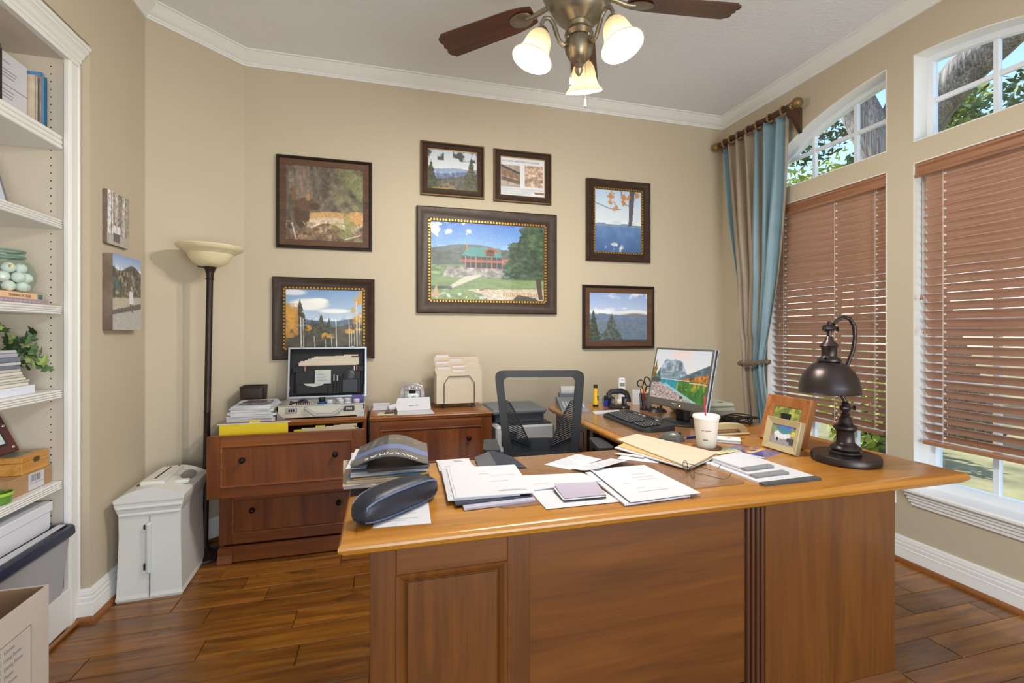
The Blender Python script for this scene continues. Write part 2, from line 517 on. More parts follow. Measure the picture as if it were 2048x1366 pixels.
# ------------------------------------------------------------------ windows
GX = XR + .115
def bar(mb, y0, y1, z0, z1, x0=GX - .014, x1=GX + .014): mb.box(x0, x1, y0, y1, z0, z1, c=.003)
YM = {1: (2.563, 2.267), 2: (1.568, 1.272)}
for n, (a, b) in ((1, W1), (2, W2)):
    # lower window
    fr = MB().sweep([(0, -.03), (-.045, -.03), (-.05, -.02), (-.052, .01), (-.05, .03), (0, .03)], [(GX, b, ZS), (GX, a, ZS), (GX, a, ZH), (GX, b, ZH)], N=(-1, 0, 0))
    root = struct(obj('window_%d' % n, fr, M_VINYL))
    mu = MB()
    for k, yy in enumerate(YM[n]): obj('muntin', (lambda m: (bar(m, yy - .014, yy + .014, ZS + .04, ZH - .04), m)[1])(MB()), M_VINYL, root)
    for zz in (.98, 1.72): obj('muntin', (lambda m: (bar(m, a + .04, b - .04, zz - .014, zz + .014, GX - .012, GX + .012), m)[1])(MB()), M_VINYL, root)
    obj('meeting_rail', (lambda m: (bar(m, a + .04, b - .04, 1.27, 1.32, GX - .025, GX + .02), m)[1])(MB()), M_VINYL, root)
    obj('pane', MB().box(GX - .002, GX + .002, a + .03, b - .03, ZS + .03, ZH - .03), M_GLASS, root)
    rv = MB()
    rv.box(XR - .001, GX - .02, a - .001, a + .004, ZS, ZH); rv.box(XR - .001, GX - .02, b - .004, b + .001, ZS, ZH); rv.box(XR - .001, GX - .02, a, b, ZH - .004, ZH + .001)
    obj('reveal', rv, M_WHITE, root)
    # stool and apron
    st = MB().box(XR - .045, GX - .02, a - .045, b + .045 if n == 2 else b + .045, ZS - .02, ZS + .006, c=.008)
    obj('sill', st, M_WHITE, root)
    ap = MB().sweep([(0, 0), (0, -.030), (.004, -.033), (.004, -.020), (.010, -.018), (.010, -.014), (.03, -.014), (.034, -.012), (.058, -.012), (.062, -.006), (.062, 0)],
                    [(XR, b + .03, ZS - .02), (XR, a - .03, ZS - .02)], N=(-1, 0, 0), closed=False)
    ap = MB()
    for (dz0, dz1, dx) in ((0, .018, .030), (.018, .034, .024), (.034, .052, .018), (.052, .070, .012)):
        ap.box(XR - dx, XR, a - .03 + dz0 * .4, b + .03 - dz0 * .4, ZS - .02 - dz1, ZS - .02 - dz0, c=.004)
    obj('apron', ap, M_WHITE, root)
    # arched transom
    N_ = 14
    outline = [(GX, b, ZT), (GX, a, ZT)] + [(GX, a + (b - a) * i / N_, arch(a + (b - a) * i / N_)) for i in range(N_ + 1)]
    fr = MB().sweep([(.0, -.025), (-.028, -.025), (-.034, -.012), (-.034, .025), (0, .025)], outline, N=(-1, 0, 0))
    root = struct(obj('window_%d' % (n + 2), fr, M_VINYL))
    for yy in YM[n]: obj('muntin', (lambda m: (bar(m, yy - .012, yy + .012, ZT + .02, arch(yy) - .02), m)[1])(MB()), M_VINYL, root)
    obj('muntin', (lambda m: (bar(m, a + .02, b - (.02 if n == 2 else .02), 2.480, 2.504, GX - .012, GX + .012), m)[1])(MB()), M_VINYL, root)
    pg = MB()
    m_ = len(outline)
    pg.prism([(p[1], p[2]) for p in outline], -.002, .002, M=Matrix(((0, 0, 1, GX), (1, 0, 0, 0), (0, 1, 0, 0), (0, 0, 0, 1))))
    obj('pane', pg, M_GLASS, root)
    rv = MB()
    rv.sweep([(-.004, -(GX - .025 - XR)), (-.004, .001), (.001, .001), (.001, -(GX - .025 - XR))], [(XR, p[1], p[2]) for p in outline], N=(-1, 0, 0), close_prof=True)
    obj('reveal', rv, M_WHITE, root)

# ------------------------------------------------------------------ wooden blinds
def blind(label, a, b, tassels):
    t = thing('window_blind', label, 'blind', (XR + .04, (a + b) / 2, .645))
    a2, b2 = a + .006, b - .006
    vp = [(0, 0), (.006, -.006), (.006, -.016), (.0, -.022), (.004, -.028), (.004, -.055), (.010, -.062), (.010, -.074), (-.008, -.074), (-.008, 0)]
    v = MB()
    n = len(vp)
    for yy in (a2, b2): v.v += [(XR + .008 - u, yy, ZH - .004 + w_) for u, w_ in vp]
    v.f += [tuple(range(n)), tuple(range(2 * n - 1, n - 1, -1))] + [(i, (i + 1) % n, n + (i + 1) % n, n + i) for i in range(n)]; v.mi += [0] * (n + 2)
    obj('valance', v, M_RAIL, t)
    obj('headrail', MB().box(XR + .020, XR + .075, a2 + .004, b2 - .004, ZH - .050, ZH - .006, c=.003), M_RAIL, t)
    x = XR + .045; z = 2.068; sp = .0455
    th = R(49); hw = .0255
    sl = MB()                                   # one slat, shared by all: room edge up, outer edge down
    K = 6
    pts = []
    for k in range(K + 1):
        q = -1 + 2 * k / K
        pts.append((q * hw * math.cos(th), -q * hw * math.sin(th), (1 - q * q) * .0022))
    y0, y1 = a2 + .022, b2 - .022
    for side in (y0, y1):
        for dx, dz, cb in pts: sl.v.append((dx + cb * math.sin(th), side, dz + cb * math.cos(th) + .0013))
        for dx, dz, cb in reversed(pts): sl.v.append((dx + cb * math.sin(th), side, dz + cb * math.cos(th) - .0013))
    n = 2 * (K + 1)
    sl.f += [tuple(range(n)), tuple(range(2 * n - 1, n - 1, -1))] + [(i, (i + 1) % n, n + (i + 1) % n, n + i) for i in range(n)]; sl.mi += [0] * (n + 2)
    first = None
    zs = []
    while z > .70: zs.append(z); z -= sp
    for z in zs:
        if first is None:
            me = bpy.data.meshes.new('slat'); me.from_pydata(sl.v, [], sl.f); me.materials.append(M_SLAT); me.update()
            first = me
        o = link('slat', first, t)
        o.location = (x, 0, z)
    zb = zs[-1] - .036
    obj('bottom_rail', MB().box(x - .027, x + .027, y0, y1, zb - .011, zb + .011, c=.005), M_RAIL, t)
    L = b - a
    for fy in (.10, .40 if L > .8 else .5, .86):
        yy = a + L * fy
        c = MB()
        for xx in (x - .016, x + .016): c.tube([(xx, yy, ZH - .05), (xx, yy, zb)], .0009, 5)
        obj('ladder_cord', c, M_CORD, t)
        c = MB()
        for z in zs: c.box(x - .004, x + .010, yy - .004, yy + .004, z - .0035, z + .008, M=None)
        obj('cord_dashes', c, M_CORD, t)['kind'] = 'stuff'
    for fy, z in tassels:
        yy = a + L * fy
        obj('lift_cord', MB().tube([(XR - .004, yy, ZH - .07), (XR - .006, yy, z + .02)], .0009, 5), M_TAN_CORD, t)
        obj('tassel', MB().lathe([(0, .026), (.004, .024), (.005, .014), (.009, .004), (.0095, 0), (0, -.001)], 12, Tm(XR - .007, yy, z)), M_RAIL, t, smooth=True)
    return t
blind('brown wooden slat blind partly behind the curtain and the desk lamp', W1[0], W1[1], [(.10, .82), (.86, 1.43), (.86, 1.29)])
blind('brown wooden slat blind at the right edge, in the window nearer the camera', W2[0], W2[1], [(.95, 1.42), (.93, 1.24)])

# wall socket under the desk end
t = thing('wall_outlet', 'small white wall outlet low on the window wall below the desk end', 'outlet', (XR, 1.985, .30))
obj('cover_plate', MB().box(XR - .006, XR, 1.95, 2.02, .30, .415, c=.003), M_WHITE, t)
for zz in (.335, .38): obj('socket', MB().box(XR - .009, XR - .005, 1.968, 2.002, zz - .014, zz + .014, c=.002), M_VINYL, t)

# ------------------------------------------------------------------ outside
M_GRASS = mat('lawn_ground', (128, 122, 84), rough=.95, var=.4, vscale=2.2, bump=.5, bscale=30)
M_BARK = wood('oak_bark', (58, 52, 50), (112, 104, 98), (158, 148, 138), 'Z', .55, rough=.95, coat=0, grain=.9)
M_BARK.node_tree.nodes['Bump'].inputs['Strength'].default_value = 1.0; M_BARK.node_tree.nodes['Bump'].inputs['Distance'].default_value = .05
M_LEAF_D = mat('oak_leaf_dark', (72, 92, 44), rough=.6, var=.4, vscale=3)
M_LEAF_Y = mat('shrub_leaf_bright', (150, 160, 62), rough=.6, var=.35, vscale=2)
M_BLADE = mat('grass_blade', (138, 146, 74), rough=.8, var=.4, vscale=1.5)
M_STONE = mat('foundation_brick', (150, 140, 128), rough=.9)
gr = struct(obj('ground_outside', MB().box(XO, 40, -30, 40, -.6, -.30), M_GRASS))
g = MB(); rg = random.Random(3)
for i in range(9000):
    x = XO + .3 + rg.random() * 2.3; y = rg.uniform(-2, 5); s = rg.uniform(.02, .06); a = rg.uniform(0, 6.28); l = rg.uniform(-.04, .04)
    g.add([(x - s * .18 * math.cos(a), y - s * .18 * math.sin(a), -.30), (x + s * .18 * math.cos(a), y + s * .18 * math.sin(a), -.30), (x + l, y + l * .6, -.30 + s)], [(0, 1, 2)])
o = obj('grass', g, M_BLADE, recalc=False); o['kind'] = 'stuff'; tag(o, 'short sparse grass on the lawn outside the windows', 'grass')

def leaf_cloud(mb, rg, cx, cy, cz, rx, ry, rz, n, s0, s1):
    for i in range(n):
        while True:
            p = Vector((rg.uniform(-1, 1), rg.uniform(-1, 1), rg.uniform(-1, 1)))
            if p.length < 1: break
        p = Vector((cx + p.x * rx, cy + p.y * ry, cz + p.z * rz))
        d = Vector((rg.uniform(-1, 1), rg.uniform(-1, 1), rg.uniform(-.8, .8))).normalized(); e = d.orthogonal().normalized()
        q = Matrix.Rotation(rg.uniform(0, 6.28), 3, d) @ e
        s = rg.uniform(s0, s1)
        mb.add([tuple(p - d * s), tuple(p + q * s * .38), tuple(p + d * s), tuple(p - q * s * .38)], [(0, 1, 2, 3)])

rg = random.Random(11)
t = thing('oak_tree', 'large oak tree with thick leaning grey trunk outside the arched windows', 'tree', (8.0, 5.2, -.3))
tr = MB()
tr.tube([(8.3, 4.9, -.3), (8.0, 5.2, 1.2), (7.75, 5.42, 2.7), (7.5, 5.62, 4.2), (7.35, 5.95, 5.2), (7.2, 6.4, 6.6), (7.1, 7.0, 8.0)], [.42, .34, .29, .26, .25, .22, .15], 14)
obj('trunk', tr, M_BARK, t, smooth=True, angle=180)
obj('limb', MB().tube([(7.62, 5.5, 3.3), (7.0, 4.9, 3.3), (6.4, 4.3, 3.55), (6.1, 3.95, 3.8), (6.0, 3.55, 4.06), (6.0, 3.1, 4.3), (5.9, 2.4, 4.7), (5.8, 1.6, 5.2)], [.2, .2, .2, .2, .19, .17, .14, .1], 12), M_BARK, t, smooth=True, angle=180)
obj('limb', MB().tube([(7.5, 5.62, 4.1), (7.9, 5.5, 5.0), (8.2, 5.2, 6.0), (8.4, 4.6, 7.4)], [.2, .17, .13, .08], 10), M_BARK, t, smooth=True, angle=180)
obj('limb', MB().tube([(7.3, 6.0, 5.4), (6.9, 6.6, 6.0), (6.6, 7.3, 6.3)], [.14, .1, .05], 8), M_BARK, t, smooth=True, angle=180)
lf = MB()
for (x, y, z, r_, n) in ((8.0, 7.3, 4.9, .55, 420), (7.6, 6.9, 5.5, .5, 260), (8.6, 6.5, 4.4, .4, 240), (9.0, 5.6, 4.9, .5, 150), (8.2, 3.9, 4.0, .8, 320), (7.6, 2.9, 3.9, .6, 260), (8.8, 4.4, 4.6, .5, 200), (7.0, 3.6, 6.6, 1.2, 500), (7.5, 7.5, 7.5, 1.5, 500)):
    leaf_cloud(lf, rg, x, y, z, r_, r_ * 1.3, r_ * .7, n, .05, .10)
obj('foliage', lf, M_LEAF_D, t, recalc=False)
def bush(name, label, cat, x, y, zt, r_, n, m, trunk=True):
    t = thing(name, label, cat, (x, y, -.3))
    obj('stem', MB().tube([(x, y, -.3), (x + .1, y, zt * .4), (x, y + .1, zt * .8)], [.1, .07, .03], 7), M_BARK, t, smooth=True, angle=180)
    lf = MB()
    for k in range(9):
        a = rg.uniform(0, 6.28); d = rg.uniform(0, .7) * r_
        leaf_cloud(lf, rg, x + d * math.cos(a), y + d * math.sin(a), zt - r_ * .6 + rg.uniform(-.9, .3) * r_, r_ * .55, r_ * .6, r_ * .45, n // 9, .06, .13)
    obj('foliage', lf, m, t, recalc=False)
bush('shrub_tree', 'yellow-green leafy tree seen low in the far arched window', 'tree', 10.2, 8.6, 5.75, 1.6, 2600, M_LEAF_Y)
bush('shrub_tree', 'dark green leafy tree beside the curtain in the far arched window', 'tree', 10.2, 11.9, 6.3, 1.5, 2600, M_LEAF_D)
bush('shrub_tree', 'leafy yellow-green tree low in the near arched window', 'tree', 10.4, 6.7, 5.9, .85, 2200, M_LEAF_Y)
bush('shrub_tree', 'dark feathery tree at the right edge of the near arched window', 'tree', 10.3, 4.75, 5.5, .8, 900, M_LEAF_D)
bush('garden_shrub', 'low sunlit shrub glimpsed below the far blind', 'shrub', 6.2, 4.9, .55, .6, 900, M_LEAF_Y)

# ================================================================== furniture materials
M_CAB = wood('cabinet_cherry', (92, 44, 12), (116, 60, 18), (136, 74, 25), 'Z', 1.0, rough=.36, coat=.2, grain=.4)
M_CABX = wood('cabinet_cherry_rail', (96, 46, 13), (122, 64, 20), (142, 80, 28), 'X', 1.0, rough=.36, coat=.2, grain=.4)
M_CABTOP = wood('cabinet_top_cherry', (120, 68, 26), (144, 84, 34), (162, 100, 44), 'X', .9, rough=.3, coat=.3, grain=.4)
M_DESKTOP = wood('desk_top_wood', (158, 101, 30), (176, 117, 39), (189, 131, 50), 'X', 1.4, rough=.28, coat=.35, grain=.3)
M_DESKV = wood('desk_panel_vertical', (92, 52, 14), (106, 61, 18), (117, 70, 22), 'Z', 1.5, rough=.38, coat=.2, grain=.4)
M_DESKH = wood('desk_panel_horizontal', (93, 52, 13), (108, 62, 17), (120, 71, 22), 'X', 1.3, rough=.38, coat=.2, grain=.35)
M_DARKWOOD = wood('desk_dark_trim', (58, 30, 10), (78, 42, 16), (92, 52, 22), 'Z', .9, rough=.4)
M_BRONZE = mat('bronze_dark', (62, 48, 40), rough=.38, metal=.75)
M_KNOB = mat('knob_bronze', (38, 26, 20), rough=.4, metal=.6)
M_BLACK = mat('black_plastic', (26, 26, 28), rough=.45)
M_BLACKM = mat('black_matte', (20, 20, 22), rough=.8)
M_GREYP = mat('grey_plastic', (112, 118, 124), rough=.5)
M_LGREY = mat('light_grey_plastic', (200, 202, 202), rough=.45)
M_SILVER = mat('silver_metal', (200, 202, 205), rough=.28, metal=.9)

# ------------------------------------------------------------------ built-in bookcase
BF = -1.266                                  # face of the casing
SY = 2.405                                   # inner face of the far side panel
bk = thing('bookcase', 'cream built-in bookcase with fluted shelf edges at the left edge', 'bookcase', (-1.45, 1.6, 0))
obj('side_panel', MB().box(-1.62, BF - .02, SY, PIER - .001, .18, 2.41), M_SHELFW, bk)
obj('side_panel', MB().box(-1.62, BF - .02, -.34, -.30, .18, 2.41), M_SHELFW, bk)
obj('back_panel', MB().box(-1.66, -1.62, -.34, PIER - .001, 0, 2.45), M_SHELFW, bk)
obj('top_panel', MB().box(-1.62, BF - .02, -.30, SY, 2.395, 2.42), M_SHELFW, bk)
cs = MB()
cs.box(BF - .02, BF, 2.393, PIER - .002, 0, 2.393, c=.003)
for q in (2.400, 2.452, 2.459): cs.box(BF - .005, BF + .004, q, q + .005, 0, 2.393, c=.002)
obj('casing', cs, M_WHITE, bk)
hp = [(BF, 2.393), (BF + .003, 2.393), (BF + .003, 2.410), (BF + .008, 2.413), (BF + .008, 2.425), (BF + .016, 2.432), (BF + .022, 2.446), (BF + .030, 2.454), (BF + .034, 2.456), (BF + .034, 2.466), (BF + .042, 2.470), (BF + .044, 2.482), (BF - .02, 2.482), (BF - .02, 2.393)]
hm = MB(); n = len(hp)
for yy in (-.34, PIER - .004): hm.v += [(x, yy, z) for x, z in hp]
hm.f += [tuple(range(n)), tuple(range(2 * n - 1, n - 1, -1))] + [(i, (i + 1) % n, n + (i + 1) % n, n + i) for i in range(n)]; hm.mi += [0] * (n + 2)
obj('crown', hm, M_WHITE, bk)
obj('base_panel', MB().box(BF - .02, BF + .001, -.34, PIER - .002, .02, .178, c=.003), M_WHITE, bk)
obj('shoe_moulding', MB().box(BF + .001, BF + .017, -.34, PIER - .002, 0, .020, c=.006), M_SHOE, bk)
obj('deck', MB().box(-1.62, BF - .001, -.30, SY, .16, .18, c=.002), M_SHELFW, bk)
SHELF = [(2.071, .058), (1.719, .038), (1.359, .036), (1.010, .036), (.629, .034)]
for z, th in SHELF:
    s = MB().box(-1.61, -1.298, -.29, SY - .003, z - th, z, c=.001)
    m_ = 4 if th < .05 else 3
    for k in range(m_):
        h_ = th / m_
        s.box(-1.300, -1.291, -.29, SY - .003, z - th + k * h_ + .0008, z - th + (k + 1) * h_ - .0008, c=.003)
    obj('shelf', s, M_WHITE, bk)
ph = MB()
for x in (-1.335, -1.575):
    z = .26
    while z < 2.36:
        ph.lathe([(.0028, -.0006), (.0028, .0006), (0, .0006)], 8, Tm(x, SY, z) @ Rm('X', 90)); z += .0318
obj('shelf_pin_holes', ph, M_BLACKM, bk)['kind'] = 'stuff'

# ------------------------------------------------------------------ ceiling fan
FX, FY = .76, 1.75
M_FANM = mat('fan_pewter', (148, 138, 120), rough=.34, metal=.8, var=.12, vscale=30)
M_BLADEW = wood('fan_blade_walnut', (62, 28, 16), (86, 42, 26), (108, 58, 38), 'X', 1.4, rough=.35, coat=.3)
M_SHADE = bpy.data.materials.new('fan_shade_glass'); M_SHADE.use_nodes = True      # frosted glass lets the bulb light through
nt = M_SHADE.node_tree; nt.nodes.clear()
_o = nt.nodes.new('ShaderNodeOutputMaterial'); _m = nt.nodes.new('ShaderNodeMixShader'); _m.inputs[0].default_value = .5
_d = nt.nodes.new('ShaderNodeBsdfDiffuse'); _d.inputs[0].default_value = (.42, .38, .31, 1)
_t = nt.nodes.new('ShaderNodeBsdfTranslucent'); _t.inputs[0].default_value = (.44, .39, .30, 1)
nt.links.new(_d.outputs[0], _m.inputs[1]); nt.links.new(_t.outputs[0], _m.inputs[2]); nt.links.new(_m.outputs[0], _o.inputs[0])
M_BULB = mat('fan_bulb', (255, 245, 225), rough=.5, emit=(255, 236, 200), estr=14)
fan = thing('ceiling_fan', 'ceiling fan with walnut blades and three lit bell-shaped glass shades', 'ceiling fan', (FX, FY, H))
DZ = .078                                      # drop of the whole fan
Cz = Tm(FX, FY, -DZ)
obj('canopy', MB().lathe([(0, H + DZ), (.075, H + DZ), (.075, H + DZ - .02), (.06, H + DZ - .05), (.02, H + DZ - .065), (.018, H + DZ - .07), (0, H + DZ - .07)], 28, Cz), M_FANM, fan, smooth=True)
obj('downrod', MB().lathe([(.013, H + DZ - .06), (.013, 2.80)], 16, Cz), M_FANM, fan, smooth=True)
obj('motor_housing', MB().lathe([(0, 2.82), (.03, 2.815), (.04, 2.80), (.10, 2.785), (.135, 2.76), (.145, 2.72), (.145, 2.68), (.13, 2.655), (.115, 2.65), (.118, 2.635), (.10, 2.60), (.075, 2.575), (.055, 2.565), (.05, 2.56), (0, 2.56)], 36, Cz), M_FANM, fan, smooth=True)
fl_ = []
lk = MB()
prof = [(.048, 2.562), (.042, 2.545), (.055, 2.530), (.058, 2.522), (.046, 2.508)]
lk.lathe(prof, 28, Cz)
obj('light_kit_collar', lk, M_FANM, fan, smooth=True)
ur = MB(); nn = 40                             # fluted urn
pr = [(.040, 2.512), (.050, 2.495), (.054, 2.475), (.050, 2.450), (.040, 2.428), (.026, 2.412), (.014, 2.404)]
for i in range(nn):
    a = 2 * PI * i / nn; s = 1 + (.06 if i % 2 else -.03)
    for r_, z in pr: ur.v.append((FX + r_ * s * math.cos(a), FY + r_ * s * math.sin(a), z - DZ))
k = len(pr)
for i in range(nn):
    j = (i + 1) % nn
    for q in range(k - 1): ur.f.append((i * k + q, j * k + q, j * k + q + 1, i * k + q + 1)); ur.mi.append(0)
obj('urn', ur, M_FANM, fan, smooth=True, angle=180)
obj('finial', MB().lathe([(.014, 2.406), (.019, 2.398), (.012, 2.390), (.017, 2.380), (.012, 2.366), (.006, 2.358), (0, 2.352)], 20, Cz), M_FANM, fan, smooth=True)
# blades
def blade_outline():
    pts = [(.20, -.040), (.24, -.052), (.30, -.060), (.60, -.068), (.645, -.068), (.655, -.058), (.668, -.050), (.672, -.030), (.664, -.014), (.672, 0), (.664, .014), (.672, .030), (.668, .050), (.655, .058), (.645, .068), (.60, .068), (.30, .060), (.24, .052), (.20, .040)]
    return pts
bl = MB().prism(blade_outline(), -.003, .003)
bme = None
for k in range(5):
    ang = 135.6 + 72.7 * 0 - 72 * k
    Mx = Tm(FX, FY, 2.668 - DZ) @ Rm('Z', ang) @ Rm('X', 12)
    b_ = MB().prism(blade_outline(), -.003, .003)
    o = obj('blade', b_, M_BLADEW, fan)
    o.matrix_parent_inverse = Matrix.Identity(4)
    o.matrix_local = Tm(FX, FY, H).inverted() @ Mx
    ir = MB()
    ir.tube([(.10, 0, .012), (.15, 0, .004), (.20, 0, -.010), (.235, 0, -.010)], [.012, .010, .011, .010], 10, flat=1)
    ir.lathe([(0, .004), (.030, .003), (.036, 0), (.030, -.004), (0, -.005)], 20, Tm(.26, 0, -.008) @ Matrix.Diagonal((1.5, 1, 1, 1)))
    for dx in (-.028, 0, .028): ir.lathe([(0, -.004), (.005, -.003), (.005, 0)], 8, Tm(.26 + dx, 0, -.009))
    o2 = obj('blade_iron', ir, M_FANM, o, smooth=True)
# arms, shades, bulbs
SH = [(.020, .118), (.026, .118), (.036, .108), (.046, .090), (.051, .070), (.054, .050), (.059, .030), (.068, .012), (.079, .002), (.082, -.003), (.079, -.004), (.066, .010), (.056, .030), (.051, .050), (.047, .070), (.042, .088), (.033, .103), (.024, .112)]
for k, (az, rr) in enumerate(((180, .150), (300, .150), (60, .150))):
    D = Vector((math.cos(R(az)), math.sin(R(az)), 0))
    def P_(r_, z): return tuple(Vector((FX, FY, -DZ)) + D * r_ + Vector((0, 0, z)))
    arm = MB()
    arm.tube([P_(.045, 2.500), P_(.052, 2.478), P_(.066, 2.468), P_(.082, 2.478), P_(.095, 2.508), P_(.108, 2.545), P_(.125, 2.565), P_(.146, 2.562), P_(.158, 2.540), P_(.152, 2.515)], [.007, .009, .010, .009, .009, .009, .009, .009, .008, .007], 10)
    arm.lathe([(0, .010), (.010, .006), (.012, 0), (.008, -.008), (0, -.010)], 10, Tm(*P_(.046, 2.503)))
    obj('lamp_arm', arm, M_FANM, fan, smooth=True)
    base = P_(.153, 2.515)
    tilt = Rm('Z', az) @ Rm('Y', -20)
    Ms = Tm(*base) @ tilt @ Tm(0, 0, -.130)
    obj('socket_cup', MB().lathe([(0, .138), (.016, .136), (.026, .124), (.028, .112), (.020, .110)], 18, Ms), M_FANM, fan, smooth=True)
    sh = obj('glass_shade', MB().lathe(SH, 32, Ms), M_SHADE, fan, smooth=True)
    obj('bulb', MB().lathe([(0, .010), (.016, .014), (.026, .030), (.027, .044), (.020, .064), (.013, .085), (.013, .105), (0, .106)], 16, Ms), M_BULB, sh, smooth=True)
    ld = bpy.data.lights.new('fan_bulb_light', 'POINT'); ld.energy = FAN_W; ld.color = (1, .95, .87); ld.shadow_soft_size = .035
    lo = bpy.data.objects.new('fan_bulb_light', ld); COL.objects.link(lo); lo.location = Ms @ Vector((0, 0, .004))
for (dx, dy, z1, ang) in ((-.045, -.02, 2.330 - DZ, 0), (.004, -.052, 2.235 - DZ, 0)):
    c = MB().tube([(FX + dx, FY + dy, 2.56 - DZ if dx < 0 else 2.43 - DZ), (FX + dx, FY + dy, z1)], .0012, 6)
    obj('pull_chain', c, M_FANM, fan)
    obj('chain_pull', MB().lathe([(0, .018), (.003, .016), (.0045, 0), (.0055, -.012), (0, -.016)], 12, Tm(FX + dx, FY + dy, z1 - .015)), M_SILVER, fan, smooth=True)

# ------------------------------------------------------------------ floor lamp
LX, LY = -.957, 2.985
M_BOWL = mat('torchiere_alabaster', (232, 216, 176), rough=.35, var=.06, vscale=14, coat=.3)
M_LAMPB = mat('torchiere_bronze', (58, 46, 40), rough=.42, metal=.6)
fl2 = thing('floor_lamp', 'tall dark bronze torchiere floor lamp with cream glass bowl in the corner', 'floor lamp', (LX, LY, 0), rot=(R(.4), R(1.1), 0))
INFO[fl2.name] = None                          # local coordinates: the lamp leans slightly
obj('base', MB().lathe([(0, 0), (.110, 0), (.112, .008), (.108, .016), (.085, .024), (.050, .032), (.026, .045), (.019, .060), (0, .060)], 36), M_LAMPB, fl2, smooth=True)
obj('pole', MB().lathe([(.0165, .05), (.0165, .80), (.0175, .803), (.0175, .810), (.0165, .813), (.0165, 1.545)], 20), M_LAMPB, fl2, smooth=True)
obj('socket_cup', MB().lathe([(.0165, 1.540), (.020, 1.542), (.021, 1.549), (.017, 1.553), (.019, 1.575), (.026, 1.600), (.034, 1.612), (.034, 1.620), (0, 1.620)], 24), M_LAMPB, fl2, smooth=True)
obj('switch_stem', MB().tube([(-.03, -.004, 1.608), (-.06, -.008, 1.612)], .0025, 8), M_LAMPB, fl2)
obj('bowl_shade', MB().lathe([(.03, 1.612), (.052, 1.616), (.078, 1.630), (.098, 1.652), (.110, 1.676), (.115, 1.686), (.126, 1.690), (.132, 1.698), (.146, 1.702), (.158, 1.711), (.165, 1.724), (.163, 1.728), (.152, 1.717), (.130, 1.706), (.108, 1.690), (.092, 1.658), (.07, 1.636), (.03, 1.622)], 44), M_BOWL, fl2, smooth=True)
# lamp flex along the skirting
M_FLEX = mat('black_cord', (22, 22, 24), rough=.6)

# ------------------------------------------------------------------ paper shredder
M_SHRED = mat('shredder_cream', (222, 221, 214), rough=.42)
sx0, sx1, sy0, sy1 = 0, .30, 0, .36
sd = thing('paper_shredder', 'cream white floor-standing paper shredder against the left wall', 'shredder', (-1.185, 2.566, 0), rz=3, local=True)
def ring(x0, x1, y0, y1, z): return [(x0, y0, z), (x1, y0, z), (x1, y1, z), (x0, y1, z)]
levels = [(.006, .262, .004, .350, 0.0), (0, .268, 0, .356, .012), (0.004, .262, .004, .354, .030), (.012, .256, .008, .352, .30), (.012, .258, .004, .356, .40), (.000, .272, -.008, .372, .445), (0, .274, -.010, .374, .470)]
b = MB()
for lv in levels: b.v += ring(*lv)
for i in range(len(levels) - 1):
    for q in range(4): b.f.append((i * 4 + q, i * 4 + (q + 1) % 4, (i + 1) * 4 + (q + 1) % 4, (i + 1) * 4 + q)); b.mi.append(0)
b.f.append((3, 2, 1, 0)); b.mi.append(0)
obj('bin_body', b, M_SHRED, sd)
lid = MB()
def lidz(u): return .470 + .075 * math.sin(PI * (.12 + .76 * u)) - .02
nx = 14
v = []
for i in range(nx + 1):
    u = i / nx; x = -.002 + u * .278
    v += [(x, -.013, .462), (x, -.013, lidz(u)), (x, .376, lidz(u) + .004), (x, .376, .462)]
f = []
for i in range(nx):
    for q in range(3): f.append((i * 4 + q, (i + 1) * 4 + q, (i + 1) * 4 + q + 1, i * 4 + q + 1))
f += [(0, 1, 2, 3), tuple(nx * 4 + q for q in (3, 2, 1, 0))]
lid.add(v, f)
obj('shredder_head', lid, M_SHRED, sd, smooth=True, angle=30)
obj('collar_ridge', MB().box(.004, .268, -.0115, .004, .428, .446, c=.006).box(.012, .258, -.004, .010, .396, .410, c=.004), M_SHRED, sd)
rd = MB()
rd.box(.075, .175, .05, .33, lidz(.45) - .01, lidz(.45) + .012, c=.006)
obj('feed_ridge', rd, M_SHRED, sd)
obj('feed_slot', MB().box(.118, .126, .10, .31, lidz(.45) + .010, lidz(.45) + .0128), M_BLACKM, sd)
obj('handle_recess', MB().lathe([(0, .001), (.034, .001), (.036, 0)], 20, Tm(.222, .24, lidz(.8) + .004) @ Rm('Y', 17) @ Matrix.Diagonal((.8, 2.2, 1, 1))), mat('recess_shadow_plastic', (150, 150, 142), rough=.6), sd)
obj('handle_bar', MB().box(.196, .262, .10, .135, lidz(.8) - .006, lidz(.8) + .012, c=.006), M_SHRED, sd)
obj('switch_panel', MB().box(.05, .058, .09, .13, lidz(.2), lidz(.2) + .006, c=.001), M_BLACK, sd)
obj('switch', MB().box(.145, .152, .33, .35, lidz(.5), lidz(.5) + .010, c=.001), M_BLACK, sd)
obj('front_window', MB().box(.118, .140, -.012, .012, .12, .36, c=.009), mat('shredder_window', (206, 208, 206), rough=.25), sd)
obj('front_seam', MB().box(.1335, .135, -.0015, .02, .01, .12).box(.1335, .135, .001, .02, .36, .40), M_BLACKM, sd)
obj('pull_lever', MB().box(.112, .118, -.008, .01, .14, .17, c=.001).box(.112, .118, -.006, .01, .33, .35, c=.001), M_BLACK, sd)

